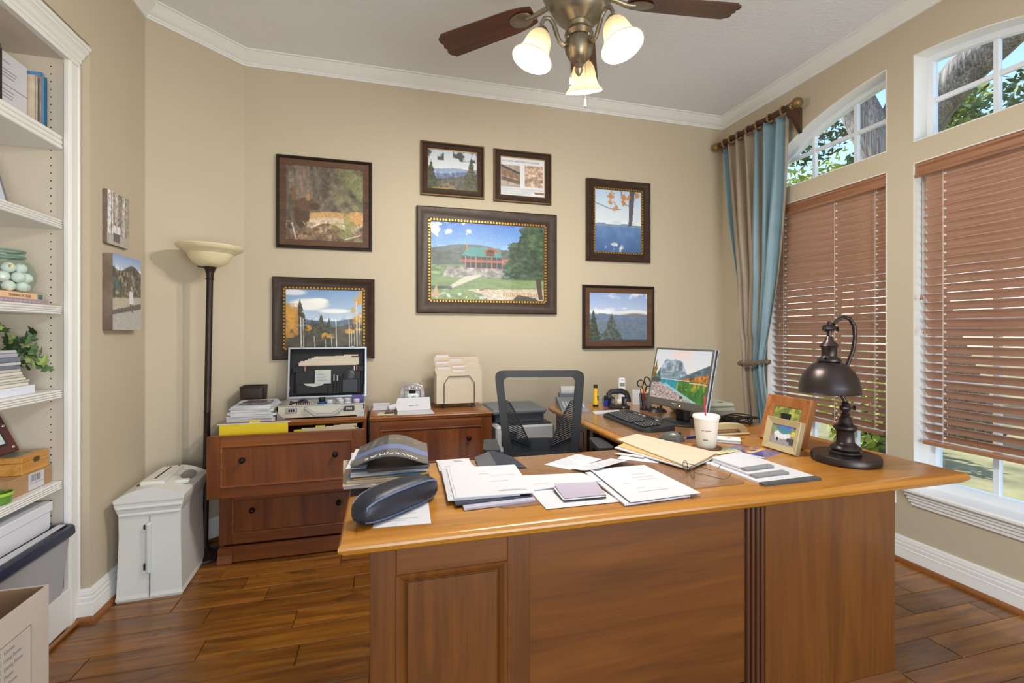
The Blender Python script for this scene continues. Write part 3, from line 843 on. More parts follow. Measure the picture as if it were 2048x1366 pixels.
# ------------------------------------------------------------------ lateral file cabinets
KNOB = [(0, .026), (.008, .025), (.0125, .021), (.014, .017), (.011, .012), (.006, .009), (.0055, .003), (.012, .002), (.013, 0)]
def knob(parent, x, y, z, facing='-Y'):
    M_ = Tm(x, y, z) @ (Rm('X', 90) if facing == '-Y' else Rm('Y', -90))
    obj('knob', MB().lathe(KNOB, 18, M_), M_KNOB, parent, smooth=True)
def panel_front(x0, x1, z0, z1, yf, mats=(M_CAB, M_CABX), parent=None, name='drawer', th=.02):
    """framed drawer front facing -Y"""
    fr = .062
    d = obj(name, MB().box(x0, x1, yf + .004, yf + th, z0, z1, c=.001), mats[0], parent)
    for a_, b_ in ((x0, x0 + fr), (x1 - fr, x1)): obj('stile', MB().box(a_, b_, yf, yf + .006, z0, z1, c=.002), mats[0], d)
    for a_, b_ in ((z0, z0 + fr * .85), (z1 - fr * .85, z1)): obj('rail', MB().box(x0 + fr, x1 - fr, yf, yf + .006, a_, b_, c=.002), mats[1], d)
    pr_ = [(0, -.002), (0, .0015), (-.004, .003), (-.009, .001), (-.013, -.004)]
    q = fr - .002; q2 = fr * .85 - .002
    obj('panel_moulding', MB().sweep(pr_, [(x0 + q, yf, z0 + q2), (x1 - q, yf, z0 + q2), (x1 - q, yf, z1 - q2), (x0 + q, yf, z1 - q2)], N=(0, -1, 0)), mats[1], d)
    return d
def cabinet(label, x0, x1, yf, yb, pull):
    t = thing('file_cabinet', label, 'file cabinet', ((x0 + x1) / 2, (yf + yb) / 2, 0))
    bd = MB()
    bd.box(x0, x0 + .02, yf + .02, yb, .07, .735); bd.box(x1 - .02, x1, yf + .02, yb, .07, .735); bd.box(x0, x1, yb - .012, yb, .07, .735)
    bd.box(x0, x1, yf + .025, yb, .07, .09); bd.box(x0 + .02, x1 - .02, yf + .02, yb - .012, .395, .405)
    obj('carcass', bd, M_CAB, t)
    tp = [(-.05, .760), (-.010, .760), (-.003, .756), (0, .750), (-.004, .742), (-.004, .737), (-.010, .733), (-.010, .730), (-.05, .730)]
    ox = .014
    top = MB()
    pa = [(x0 - .0, yf - .012, 0), (x1 + .0, yf - .012, 0), (x1 + .0, yb, 0), (x0 - .0, yb, 0)]
    top.sweep(tp, pa)
    for z in (.760, .730): top.add([(x0 + .05, yf + .038, z), (x1 - .05, yf + .038, z), (x1 - .05, yb - .05, z), (x0 + .05, yb - .05, z)], [(0, 1, 2, 3)])
    obj('top', top, M_CABTOP, t, smooth=True, angle=30)
    for i, (z0, z1) in enumerate(((.415, .728), (.105, .400))):
        dy = pull if i == 0 else 0
        d = panel_front(x0 + .002, x1 - .002, z0, z1, yf - dy, parent=t)
        for fx in (.215, .80): knob(d, x0 + (x1 - x0) * fx, yf - dy, z0 + (z1 - z0) * .60)
        if dy:
            bx = MB()
            bx.box(x0 + .035, x0 + .047, yf - dy + .02, yf + .30, z0 + .02, z1 - .06); bx.box(x1 - .047, x1 - .035, yf - dy + .02, yf + .30, z0 + .02, z1 - .06)
            bx.box(x0 + .035, x1 - .035, yf - dy + .02, yf + .30, z0 + .02, z0 + .03)
            obj('drawer_box', bx, M_CAB, d)
    obj('plinth', MB().box(x0 - .004, x1 + .004, yf + .004, yb, .005, .092, c=.004), M_CABX, t)
    fp = [(-.016, 0), (.0, 0), (.0, .085), (-.004, .085), (-.004, .05), (-.012, .03), (-.018, .012)]
    for xx in (x0 - .006, x1 - .064):
        fo = MB(); n = len(fp)
        for q in (xx, xx + .070): fo.v += [(q, yf + .004 + u, z) for u, z in fp]
        fo.f += [tuple(range(n)), tuple(range(2 * n - 1, n - 1, -1))] + [(i, (i + 1) % n, n + (i + 1) % n, n + i) for i in range(n)]; fo.mi += [0] * (n + 2)
        obj('bracket_foot', fo, M_CABX, t)
    return t
cabinet('cherry two-drawer file cabinet with its top drawer pulled open', -.845, -.090, 2.845, 3.30, .19)
cabinet('cherry two-drawer file cabinet with closed drawers beside the printer', -.074, .655, 2.845, 3.30, 0)

# ------------------------------------------------------------------ L-shaped desk
dk = thing('l_shaped_desk', 'large honey-brown L-shaped wooden desk filling the foreground', 'desk', (.9, 1.6, 0))
DX0, DX1, DY0, DYB, RX, RY = -.100, 1.965, 1.150, 1.790, 1.050, 3.00
def rounded(pts, rad, n=5):
    out = []; k = len(pts)
    for i in range(k):
        p0, p1, p2 = Vector(pts[i - 1]), Vector(pts[i]), Vector(pts[(i + 1) % k]); r_ = rad[i]
        if r_ <= 0: out.append(tuple(p1)); continue
        a = (p0 - p1).normalized(); b2 = (p2 - p1).normalized()
        for q in range(n + 1):
            s = q / n
            out.append(tuple(p1 + a * r_ * (1 - s) ** 2 + b2 * r_ * s ** 2))
    return out
ol = rounded([(DX0, DY0), (DX1, DY0), (DX1, RY), (RX, RY), (RX, DYB), (DX0, DYB)], [0, 0, 0, .10, 0, 0])
ep = [(-.040, .760), (-.0385, .7585), (-.036, .760), (-.014, .760), (-.006, .7565), (-.001, .750), (0, .744), (-.003, .737), (-.009, .734), (-.010, .730), (-.016, .726), (-.022, .722), (-.040, .722)]
top = MB().sweep(ep, [(x, y, 0) for x, y in ol])
inn = MB().sweep([(-.040, .760)], [(x, y, 0) for x, y in ol]); ib = MB().sweep([(-.040, .722)], [(x, y, 0) for x, y in ol])
n = len(inn.v)
top.add(inn.v, [tuple(range(n))]); top.add(ib.v, [tuple(range(n - 1, -1, -1))])
obj('desk_top', top, M_DESKTOP, dk, smooth=True, angle=28)
FYD = 1.190                                   # plane of the visible front
# left pedestal with framed panel
px0, px1 = -.030, .375
obj('pedestal', MB().box(px0, px1 - .01, FYD + .006, 1.76, .07, .722), M_DESKV, dk)
fpn = obj('front_panel', MB().box(px0 + .05, px1 - .05, FYD + .004, FYD + .012, .12, .70), M_DESKV, dk, )
def fb(name, x0, x1, z0, z1, m, y=FYD, par=fpn, th=.014): return obj(name, MB().box(x0, x1, y - .006, y + th, z0, z1, c=.002), m, par)
fb('stile', px0, px0 + .062, .075, .722, M_DESKV); fb('stile', px1 - .062, px1, .075, .722, M_DESKV)
fb('rail', px0 + .062, px1 - .062, .655, .722, M_DESKH); fb('rail', px0 + .062, px1 - .062, .075, .155, M_DESKH)
obj('panel_moulding', MB().sweep([(.002, 0), (.0, .004), (-.008, .003), (-.018, -.002), (-.024, -.008)], [(px0 + .062, FYD - .004, .155), (px1 - .062, FYD - .004, .155), (px1 - .062, FYD - .004, .655), (px0 + .062, FYD - .004, .655)], N=(0, -1, 0)), M_DESKV, fpn)
obj('raised_panel', MB().box(px0 + .088, px1 - .088, FYD - .001, FYD + .01, .181, .629, c=.002), M_DESKV, fpn)
# modesty panel, fluted pilaster, right end panel
obj('modesty_panel', MB().box(px1 + .0005, 1.062, FYD + .004, FYD + .022, .185, .722, c=.001), M_DESKH, dk)
flu = MB().box(1.062, 1.135, FYD + .004, FYD + .03, .075, .722)
for k in range(4): flu.lathe([(0, .075), (.0075, .075), (.0075, .72), (0, .72)], 10, Tm(1.0725 + k * .0175, FYD + .003, 0))
obj('fluted_pilaster', flu, M_DARKWOOD, dk, smooth=True, angle=50)
obj('end_panel', MB().box(1.135, 1.668, FYD - .002, FYD + .02, .075, .722, c=.002), M_DESKV, dk)
obj('end_panel', MB().box(1.648, 1.668, FYD + .02, 1.72, .075, .722, c=.002), M_DESKV, dk)
for (a, b2, c_, d_) in ((px0 - .016, px1 + .004, FYD - .022, 1.772), (1.128, 1.690, FYD - .022, 1.74)):
    obj('plinth', MB().sweep([(0, 0), (0, .086), (-.004, .098), (-.012, .106), (-.018, .111), (-.03, .111)], [(a, c_, 0), (b2, c_, 0), (b2, d_, 0), (a, d_, 0)]), M_DESKH, dk, smooth=True, angle=30)
obj('inner_panel', MB().box(1.135, 1.155, FYD + .02, 1.74, .02, .722), M_DESKV, dk)
# return: pedestal at the far end, back panel
obj('return_pedestal', MB().box(1.13, 1.90, 2.42, 2.96, .0, .722), M_DESKV, dk)
rd_ = MB()
for (z0, z1) in ((.56, .71), (.40, .55), (.07, .39)):
    d = obj('drawer', MB().box(1.112, 1.130, 2.45, 2.94, z0, z1, c=.003), M_DESKV, dk)
    obj('panel_moulding', MB().sweep([(0, 0), (-.004, .004), (-.012, .002)], [(1.112, 2.90, z0 + .03), (1.112, 2.49, z0 + .03), (1.112, 2.49, z1 - .03), (1.112, 2.90, z1 - .03)], N=(-1, 0, 0)), M_DESKH, d)
    knob(d, 1.112, 2.695, (z0 + z1) / 2, '-X')
obj('corner_post', MB().box(1.115, 1.16, 2.375, 2.42, 0, .722, c=.002), M_DARKWOOD, dk)
obj('back_panel', MB().box(1.62, 1.64, 1.72, 2.42, .02, .722), M_DESKV, dk)

# ------------------------------------------------------------------ office chair
M_MESH = bpy.data.materials.new('chair_mesh_fabric'); M_MESH.use_nodes = True
nt = M_MESH.node_tree; nt.nodes.clear()
_o = nt.nodes.new('ShaderNodeOutputMaterial'); _m = nt.nodes.new('ShaderNodeMixShader'); _m.inputs[0].default_value = .30
_t = nt.nodes.new('ShaderNodeBsdfTransparent'); _d = nt.nodes.new('ShaderNodeBsdfDiffuse'); _d.inputs[0].default_value = (.05, .05, .055, 1)
nt.links.new(_t.outputs[0], _m.inputs[1]); nt.links.new(_d.outputs[0], _m.inputs[2]); nt.links.new(_m.outputs[0], _o.inputs[0])
M_CHAIR = mat('chair_black_plastic', (34, 35, 38), rough=.5)
M_CHAIRG = mat('chair_arm_pad', (58, 61, 64), rough=.55)
ch = thing('office_chair', 'black mesh-back office chair tucked behind the desk', 'chair', (.772, 2.20, 0), rz=-11, local=True)
BYc = .14                                      # plane of the backrest, chair faces -Y
def bk_pt(x, z):                               # backrest leans back and curves
    return (x, BYc + (z - .55) * .16 - .10 * (x / .25) ** 2 * .5, z)
def halfw(z): return .192 + (z - .60) / .45 * .050
def ring_pts(inset, z0, z1, rad, n=6):
    w0, w1 = halfw(z0) - inset, halfw(z1) - inset
    pts = [(-w0, z0 + inset * 0), (w0, z0), (w1, z1), (-w1, z1)]
    return rounded(pts, [rad, rad, rad, rad], n)
outer = ring_pts(0, .56, 1.045, .045); inner = ring_pts(.042, .62, 1.045 - .036, .03)
fr = MB(); n = len(outer)
for yo in (-.010, .012):
    for p in outer: q = bk_pt(*p); fr.v.append((q[0], q[1] + yo, q[2]))
    for p in inner: q = bk_pt(*p); fr.v.append((q[0], q[1] + yo, q[2]))
for i in range(n):
    j = (i + 1) % n
    fr.f += [(i, j, n + j, n + i), (2 * n + i, 3 * n + i, 3 * n + j, 2 * n + j), (i, 2 * n + i, 2 * n + j, j), (n + i, n + j, 3 * n + j, 3 * n + i)]; fr.mi += [0] * 4
obj('back_frame', fr, M_CHAIR, ch, smooth=True, angle=40)
me_ = MB().grid(10, 10, lambda u, v: bk_pt((-1 + 2 * u) * (halfw(.62 + v * .385) - .04), .62 + v * .385))
obj('back_mesh', me_, M_MESH, ch, smooth=True)
lo = MB()                                      # solid lower backrest
lo.sheet(8, 4, lambda u, v: (lambda q: (q[0], q[2], -q[1]))(bk_pt((-1 + 2 * u) * (halfw(.56 + v * .13) - .004), .56 + v * .13)), .012, M=Matrix(((1, 0, 0, 0), (0, 0, -1, 0), (0, 1, 0, 0), (0, 0, 0, 1))))
obj('lumbar_panel', lo, M_CHAIR, ch, smooth=True)
for s in (-1, 1):                              # slotted side gussets
    gu = MB()
    zs_ = [.690 + k * .0105 for k in range(19)]
    ed = []
    for k, z in enumerate(zs_):
        t_ = (z - .69) / .20
        wi = .105 * (1 - t_) ** .8 + .008 if z > .72 else .105
        x1 = halfw(z) - .040; x0 = x1 - wi
        p0 = bk_pt(x0 * s, z - wi * .45 + .012); p1 = bk_pt(x1 * s, z + .012)
        gu.tube([(p0[0], p0[1] - .012, p0[2]), (p1[0], p1[1] - .012, p1[2])], .0034, 5)
        ed.append((p0[0], p0[1] - .012, p0[2]))
    gu.tube(ed, .005, 6)
    obj('side_gusset', gu, M_CHAIR, ch)
obj('seat', MB().box(-.235, .235, -.30, .16, .455, .525, c=.03), M_BLACKM, ch)
for s in (-1, 1):
    pad = MB()
    pad.prism(rounded([(s * .225, -.17), (s * .305, -.165), (s * .300, .05), (s * .235, .06)] if s > 0 else [(s * .305, -.165), (s * .225, -.17), (s * .235, .06), (s * .300, .05)], [.02] * 4, 4), .690, .714)
    a_ = obj('armrest', pad, M_CHAIRG, ch)
    obj('arm_post', MB().box(s * .265 - .016, s * .265 + .016, -.07, -.025, .43, .692, c=.004).box(s * .18, s * .28, -.07, -.025, .42, .445, c=.004), M_CHAIR, a_)
obj('back_bracket', MB().tube([(0, .02, .44), (0, .16, .46), (0, .165, .60)], .022, 8), M_CHAIR, ch)
obj('gas_lift', MB().lathe([(.028, .10), (.028, .30), (.018, .30), (.018, .45), (.06, .455)], 16), M_BLACK, ch, smooth=True)
for k in range(5):
    a = 2 * PI * k / 5 + .3
    L_ = obj('base_leg', MB().tube([(.02 * math.cos(a), .02 * math.sin(a), .12), (.30 * math.cos(a), .30 * math.sin(a), .075)], [.026, .016], 8), M_BLACK, ch)
    obj('caster', MB().lathe([(0, -.012), (.026, -.012), (.028, 0), (.026, .012), (0, .012)], 14, Tm(.30 * math.cos(a), .30 * math.sin(a), .029) @ Rm('Z', math.degrees(a)) @ Rm('X', 90)), M_BLACK, L_, smooth=True)

# ------------------------------------------------------------------ printer on a low stand
M_STAND = mat('printer_stand_black', (46, 50, 58), rough=.6)
st = thing('printer_stand', 'low dark stand carrying the printer between cabinet and desk', 'stand', (.88, 3.06, 0))
obj('stand_top', MB().box(.675, 1.085, 2.86, 3.29, .435, .46, c=.004), M_STAND, st)
for (x, y) in ((.70, 2.885), (1.06, 2.885), (.70, 3.265), (1.06, 3.265)): obj('leg', MB().box(x - .018, x + .018, y - .018, y + .018, 0, .436, c=.003), M_STAND, st)
obj('lower_shelf', MB().box(.70, 1.06, 2.89, 3.26, .10, .12, c=.003), M_STAND, st)
pr_ = thing('printer', 'grey and white laser printer with scanner lid behind the chair', 'printer', (.88, 3.06, .46))
obj('body', MB().box(.685, 1.075, 2.87, 3.26, .462, .655, c=.012), M_LGREY, pr_)
obj('upper_body', MB().box(.70, 1.04, 2.97, 3.26, .655, .715, c=.01), mat('printer_dark_grey', (78, 84, 92), rough=.5), pr_)
obj('output_tray', MB().box(.72, 1.06, 2.885, 3.00, .652, .664, c=.004), M_BLACK, pr_)
obj('scanner_lid', MB().box(.675, 1.045, 2.93, 3.28, .715, .75, c=.012), M_GREYP, pr_)
obj('paper_slot', MB().box(.72, .82, 2.866, 2.875, .53, .62, c=.002), M_BLACK, pr_)
obj('paper_tray', MB().box(.70, 1.06, 2.862, 2.872, .466, .50, c=.003), mat('printer_tray', (90, 94, 100), rough=.5), pr_)

# ================================================================== printed pictures (flat prints, painted procedurally)
def fbm(Hh, Ww, sc, seed, octv=4, ax=1., ay=1.):
    rs = np.random.RandomState(seed); out = np.zeros((Hh, Ww)); amp = 1; tot = 0
    yy, xx = np.mgrid[0:Hh, 0:Ww]
    for o_ in range(octv):
        f_ = sc * 2 ** o_
        gx = xx / Ww * f_ * ax; gy = yy / Hh * f_ * ay
        g = rs.rand(int(f_ * ay) + 3, int(f_ * ax) + 3)
        x0 = gx.astype(int); y0 = gy.astype(int); fx = gx - x0; fy = gy - y0
        fx = fx * fx * (3 - 2 * fx); fy = fy * fy * (3 - 2 * fy)
        out += amp * ((g[y0, x0] * (1 - fx) + g[y0, x0 + 1] * fx) * (1 - fy) + (g[y0 + 1, x0] * (1 - fx) + g[y0 + 1, x0 + 1] * fx) * fy)
        tot += amp; amp *= .55
    return out / tot
class Pic:
    def __init__(s, Ww, Hh, c=(128, 128, 128)):
        s.W, s.H = Ww, Hh; s.a = np.ones((Hh, Ww, 3)) * np.array(c) / 255.
        s.y, s.x = np.mgrid[0:Hh, 0:Ww]; s.x = s.x / (Ww - 1.); s.y = s.y / (Hh - 1.)
    def put(s, m, c, al=1.):
        m = np.clip(m, 0, 1)[..., None] * al
        c = np.asarray(c, float) / 255. if not (isinstance(c, np.ndarray) and c.ndim == 3) else c
        s.a = s.a * (1 - m) + c * m; return s
    def vgrad(s, y0, y1, c0, c1):
        t = np.clip((s.y - y0) / (y1 - y0), 0, 1)[..., None]
        col = np.array(c0) / 255. * (1 - t) + np.array(c1) / 255. * t
        return s.put((s.y >= y0) & (s.y <= y1), col)
    def below(s, f, c, al=1.): return s.put(s.y > f, c, al)
    def rect(s, x0, x1, y0, y1, c, al=1.): return s.put((s.x >= x0) & (s.x <= x1) & (s.y >= y0) & (s.y <= y1), c, al)
    def ell(s, cx, cy, rx, ry, c, soft=.15, al=1.):
        d = ((s.x - cx) / rx) ** 2 + ((s.y - cy) / ry) ** 2
        return s.put((1 - d) / soft + .5, c, al)
    def poly(s, pts, c, al=1.):
        m = np.zeros_like(s.x, bool); k = len(pts)
        for i in range(k):
            (xa, ya), (xb, yb) = pts[i], pts[(i + 1) % k]
            if ya == yb: continue
            m ^= ((s.y < ya) != (s.y < yb)) & (s.x < (xb - xa) * (s.y - ya) / (yb - ya) + xa)
        return s.put(m, c, al)
    def noise(s, sc, seed, amt, ax=1., ay=1., mask=1., octv=4):
        n = fbm(s.H, s.W, sc, seed, octv, ax, ay)[..., None] - .5
        mk = np.asarray(mask, float)
        if mk.ndim == 2: mk = mk[..., None]
        s.a = s.a * (1 + n * amt * mk); return s
    def blobs(s, sc, seed, thr, c, mask=1., al=1., ax=1., ay=1., k=8.):
        n = fbm(s.H, s.W, sc, seed, 4, ax, ay)
        return s.put(np.clip((n - thr) * k, 0, 1) * mask, c, al)
    def line(s, x0, y0, x1, y1, w, c, al=1.):
        ar = s.H / s.W
        px, py = s.x - x0, (s.y - y0) * ar; dx, dy = x1 - x0, (y1 - y0) * ar
        t = np.clip((px * dx + py * dy) / (dx * dx + dy * dy + 1e-9), 0, 1)
        d = np.sqrt((px - t * dx) ** 2 + (py - t * dy) ** 2)
        return s.put((w - d) / (w * .5), c, al)
    def conifer(s, cx, base, top, w, c, seed):
        t = np.clip((s.y - top) / (base - top), 0, 1)
        n = fbm(s.H, s.W, 18, seed, 3, 1, 1.6)
        m = (np.abs(s.x - cx) < w * t * (.45 + n)) & (s.y > top) & (s.y < base)
        col = np.array(c) / 255. * (.55 + .9 * fbm(s.H, s.W, 30, seed + 5, 3))[..., None]
        return s.put(m, col)

def pic_deer():
    p = Pic(120, 118, (108, 97, 84)); p.noise(6, 1, .8, ay=.5); p.noise(24, 2, .6)
    p.rect(.12, .30, 0, .5, (128, 112, 98)).rect(.34, .42, 0, .6, (110, 98, 86)); p.noise(40, 3, .5, 1, .3, mask=(p.x < .45) & (p.y < .55))
    g = (p.x > .62) * 1.; p.blobs(5, 4, .48, (132, 136, 92), mask=np.clip((p.x - .55) * 4, 0, 1), al=.8); p.blobs(9, 14, .55, (166, 164, 116), mask=np.clip((p.x - .62) * 4, 0, 1), al=.7)
    p.ell(.60, .72, .42, .12, (200, 158, 106), .3); p.ell(.60, .77, .38, .09, (208, 188, 160), .4); p.ell(.90, .68, .14, .10, (206, 160, 104), .3)
    p.ell(.20, .66, .10, .18, (86, 66, 50), .4); p.ell(.24, .52, .13, .09, (104, 80, 60), .3); p.ell(.36, .54, .07, .045, (84, 64, 50), .4)
    p.ell(.10, .40, .03, .08, (126, 92, 62), .4); p.ell(.28, .42, .025, .05, (170, 138, 100), .4)
    p.below(.82 + .06 * np.sin(p.x * 9), (120, 96, 76)); p.noise(30, 5, .9, mask=p.y > .72); p.blobs(16, 6, .6, (196, 170, 140), mask=(p.y > .75), al=.8)
    p.blobs(5, 7, .5, (140, 146, 92), mask=np.clip((p.x - .45) * 3, 0, 1) * (p.y > .75), al=.8); p.line(.08, .78, .12, .96, .012, (206, 196, 182)); p.line(.75, .97, .96, .90, .008, (216, 210, 196))
    p.poly([(.70, .52), (.86, .72), (.84, .92), (.76, .86)], (150, 146, 96), .6); p.noise(50, 8, .35)
    return p.a
def pic_aspen():
    p = Pic(150, 112); p.vgrad(0, .55, (120, 154, 200), (196, 210, 226))
    p.ell(.30, .26, .24, .10, (240, 240, 238), .8).ell(.42, .20, .12, .05, (244, 244, 240), .8).ell(.62, .37, .2, .04, (238, 240, 240), .8).ell(.1, .06, .16, .05, (220, 224, 230), .9)
    p.below(.52 - .03 * np.sin(p.x * 7 + 1), (92, 110, 138)); p.below(.62 + .03 * np.sin(p.x * 13), (76, 72, 62)); p.noise(14, 21, .9, mask=p.y > .5)
    for cx, b, t_, w in ((.18, .6, .17, .09), (.45, .8, .42, .10), (.55, .8, .48, .08), (.33, .75, .5, .08)): p.conifer(cx, b, t_, w, (74, 74, 62), int(cx * 100))
    p.blobs(7, 23, .46, (196, 140, 56), mask=(p.x < .16) & (p.y > .25) & (p.y < .82), al=.9)
    for cx, cy, rx, ry in ((.05, .5, .08, .24), (.93, .38, .10, .32), (.97, .2, .06, .2), (.82, .72, .08, .05), (.50, .80, .055, .07), (.60, .80, .07, .05), (.28, .66, .06, .06), (.95, .68, .08, .03)):
        m = np.clip((1 - ((p.x - cx) / rx) ** 2 - ((p.y - cy) / ry) ** 2) * 2, 0, 1); p.blobs(14, 24, .40, (208, 152, 56), mask=m, al=.9)
    for x_, y0_, w in ((.19, .48, .007), (.22, .5, .004), (.64, .5, .006), (.81, .35, .006), (.84, .6, .004), (.88, .7, .004), (.91, .2, .008), (.58, .8, .004), (.36, .8, .004), (.50, .85, .004), (.95, .5, .004)): p.line(x_, y0_, x_ + .01, 1, w, (226, 216, 200))
    p.noise(60, 25, .35, mask=p.y > .45)
    return p.a
def pic_valley():
    p = Pic(100, 80); p.vgrad(0, .5, (196, 206, 220), (226, 230, 232))
    p.below(.46 - .08 * np.clip(p.x - .5, 0, 1) + .02 * np.sin(p.x * 9), (150, 168, 200)); p.below(.60 - .22 * np.clip(p.x - .35, 0, .4), (116, 132, 164))
    p.below(.64 + .10 * np.sin(p.x * 3 + 1.2), (92, 92, 84)); p.noise(20, 31, .8, 1, .6, mask=p.y > .55); p.blobs(14, 32, .6, (176, 132, 92), mask=(p.y > .78) & (p.x < .6), al=.8)
    p.conifer(.06, 1, .25, .16, (70, 76, 56), 33); p.conifer(.88, 1.2, .12, .24, (84, 84, 66), 34)
    p.blobs(9, 35, .48, (64, 70, 66), mask=(p.y < .26) * ((p.x < .32) | (p.x > .5)) * 1., al=.9); p.rect(.10, .42, .95, 1, (196, 152, 60), .6); p.noise(40, 36, .3, mask=p.y > .5)
    return p.a
def pic_news():
    p = Pic(100, 84, (222, 224, 228)); p.noise(60, 41, .06)
    p.rect(.02, .44, .20, .78, (176, 164, 150)); p.poly([(.02, .20), (.44, .38), (.44, .44), (.02, .26)], (76, 74, 72)); p.poly([(.02, .26), (.44, .44), (.44, .58), (.02, .48)], (144, 116, 96))
    p.poly([(.02, .50), (.44, .60), (.44, .70), (.02, .60)], (110, 92, 78)); p.noise(30, 42, .5, 1, .4, mask=(p.x < .44) & (p.y > .2) & (p.y < .72)); p.rect(.02, .44, .20, .30, (206, 208, 210), .0)
    p.rect(.54, .96, .18, .74, (186, 160, 140)); p.noise(14, 43, 1.1, mask=(p.x > .54) & (p.x < .96) & (p.y > .18) & (p.y < .74)); p.noise(40, 44, .6, mask=(p.x > .54) & (p.x < .96) & (p.y > .18) & (p.y < .74))
    for k in range(6): p.rect(.03, .96 - (.28 if k > 2 else 0), .80 + k * .030, .812 + k * .030, (150, 152, 158), .6)
    p.rect(.76, .98, .87, .92, (150, 104, 70))
    return p.a
def pic_house():
    p = Pic(210, 150); p.vgrad(0, .42, (74, 128, 208), (160, 196, 232))
    p.blobs(4, 51, .55, (232, 238, 246), mask=(p.y < .3) * 1., al=.9); p.below(.30 + .10 * np.abs(p.x - .45) - .04 * np.sin(p.x * 6), (104, 116, 118)); p.below(.36 + .03 * np.sin(p.x * 8), (92, 100, 92)); p.noise(26, 52, .5, mask=(p.y > .3) & (p.y < .6))
    p.below(.64, (126, 150, 96)); p.below(.54 + .05 * np.clip(.3 - p.x, 0, 1), (128, 148, 100), .8)
    p.poly([(.14, .58), (.68, .55), (.70, .70), (.10, .70)], (156, 148, 142)); p.noise(34, 53, .9, mask=(p.y > .56) & (p.y < .71) & (p.x < .70)); p.blobs(5, 54, .55, (220, 214, 206), mask=(p.x > .66) & (p.x < .80) & (p.y > .54) & (p.y < .68), al=.9)
    # lodge
    p.poly([(.26, .42), (.32, .31), (.60, .31), (.61, .44)], (84, 152, 148)); p.rect(.26, .62, .43, .47, (72, 62, 58)); p.rect(.24, .63, .47, .51, (164, 100, 78)); p.rect(.29, .63, .51, .58, (62, 56, 54))
    for k in range(8): p.rect(.29 + k * .046, .297 + k * .046, .43, .58, (176, 122, 96))
    p.rect(.62, .70, .44, .53, (176, 112, 92)); p.rect(.62, .70, .43, .45, (90, 86, 84)); p.rect(.63, .70, .53, .58, (96, 72, 62))
    p.poly([(.44, .36), (.52, .30), (.60, .355), (.60, .37), (.44, .37)], (168, 104, 84)); p.rect(.47, .55, .355, .42, (118, 66, 50)); p.rect(.485, .54, .34, .375, (60, 48, 46)); p.rect(.30, .315, .28, .36, (176, 130, 84))
    # lawn, path, rocks
    p.noise(12, 55, .25, 1, 3, mask=p.y > .68); p.poly([(.28, .70), (.42, .66), (.44, .68), (.16, .86), (.10, .88)], (206, 202, 186)); p.rect(.0, .18, .82, .86, (58, 66, 50), .7)
    p.poly([(.30, .86), (1, .84), (1, 1), (.50, 1), (.44, .92)], (204, 190, 168)); p.poly([(.70, 1), (.76, .92), (.92, .96), (.95, 1)], (66, 70, 62))
    p.blobs(20, 56, .58, (214, 210, 204), mask=(p.y > .90) * 1., al=.9); p.noise(50, 57, .35, mask=p.y > .84); p.poly([(.0, .96), (.05, .80), (.07, .96)], (196, 160, 120)); p.line(.42, .87, .48, .84, .008, (150, 108, 70)); p.line(.50, .85, .58, .85, .006, (150, 110, 74))
    n = fbm(p.H, p.W, 9, 58, 4, 1, 2.2); t_ = np.clip((p.y - .0) / .75, 0, 1)
    m = (np.abs(p.x - .90) < (.05 + .24 * np.sqrt(t_)) * (.45 + 1.0 * n)) & (p.y < .72)
    p.put(m, np.stack([.16 + .26 * n, .26 + .30 * n, .19 + .20 * n], -1) * (.30 + .9 * fbm(p.H, p.W, 34, 59, 3))[..., None]); p.poly([(.92, .70), (.97, .70), (.99, .98), (.95, .98)], (74, 62, 54))
    p.noise(90, 60, .18)
    return p.a
def pic_leaves():
    p = Pic(84, 120); p.vgrad(0, .55, (186, 212, 238), (226, 234, 240)); p.below(.55 - .02 * np.sin(p.x * 12), (126, 150, 186)); p.vgrad(.58, 1, (104, 138, 186), (66, 98, 150)); p.noise(10, 61, .25, mask=p.y > .5)
    p.poly([(.74, 0), (.86, 0), (.80, .55), (.72, .58)], (92, 86, 96)); p.line(.02, .22, .32, .30, .010, (98, 82, 80)); p.line(.32, .30, .55, .30, .008, (98, 82, 80)); p.line(.55, .0, .62, .2, .012, (98, 82, 80)); p.line(.62, .2, .78, .26, .01, (98, 82, 80))
    for cx, cy, rx, ry in ((.34, .07, .14, .07), (.36, .18, .10, .06), (.42, .28, .09, .06), (.66, .10, .12, .06), (.88, .06, .10, .05), (.60, .2, .07, .05), (.50, .33, .05, .04)):
        m = np.clip((1 - ((p.x - cx) / rx) ** 2 - ((p.y - cy) / ry) ** 2) * 2, 0, 1); p.blobs(18, 62, .44, (196, 130, 72), mask=m, al=.95)
    m = np.clip((1 - ((p.x - .42) / .22) ** 2 - ((p.y - .93) / .1) ** 2) * 2, 0, 1); p.blobs(22, 63, .5, (222, 220, 214), mask=m)
    return p.a
def pic_range():
    p = Pic(110, 96); p.vgrad(0, .42, (146, 172, 218), (190, 206, 232)); p.blobs(5, 71, .55, (230, 234, 242), mask=((p.y < .12) | ((p.y > .30) & (p.y < .46))) * 1., al=.9)
    p.put(np.clip((.05 - np.abs(p.y - .40 + .02 * np.sin(p.x * 10))) * 40, 0, 1), (236, 238, 242), .8)
    p.below(.46 - .03 * np.sin(p.x * 5 + .5), (112, 128, 158)); p.below(.56 + .1 * p.x * 0, (110, 128, 148)); p.noise(8, 72, .2, 1, 2, mask=p.y > .45)
    p.conifer(.07, 1.0, .34, .14, (64, 76, 62), 73); p.conifer(.38, 1.15, .42, .26, (86, 96, 92), 74); p.vgrad(.95, 1, (70, 80, 84), (62, 70, 74)); p.noise(40, 75, .25, mask=p.y > .5)
    return p.a
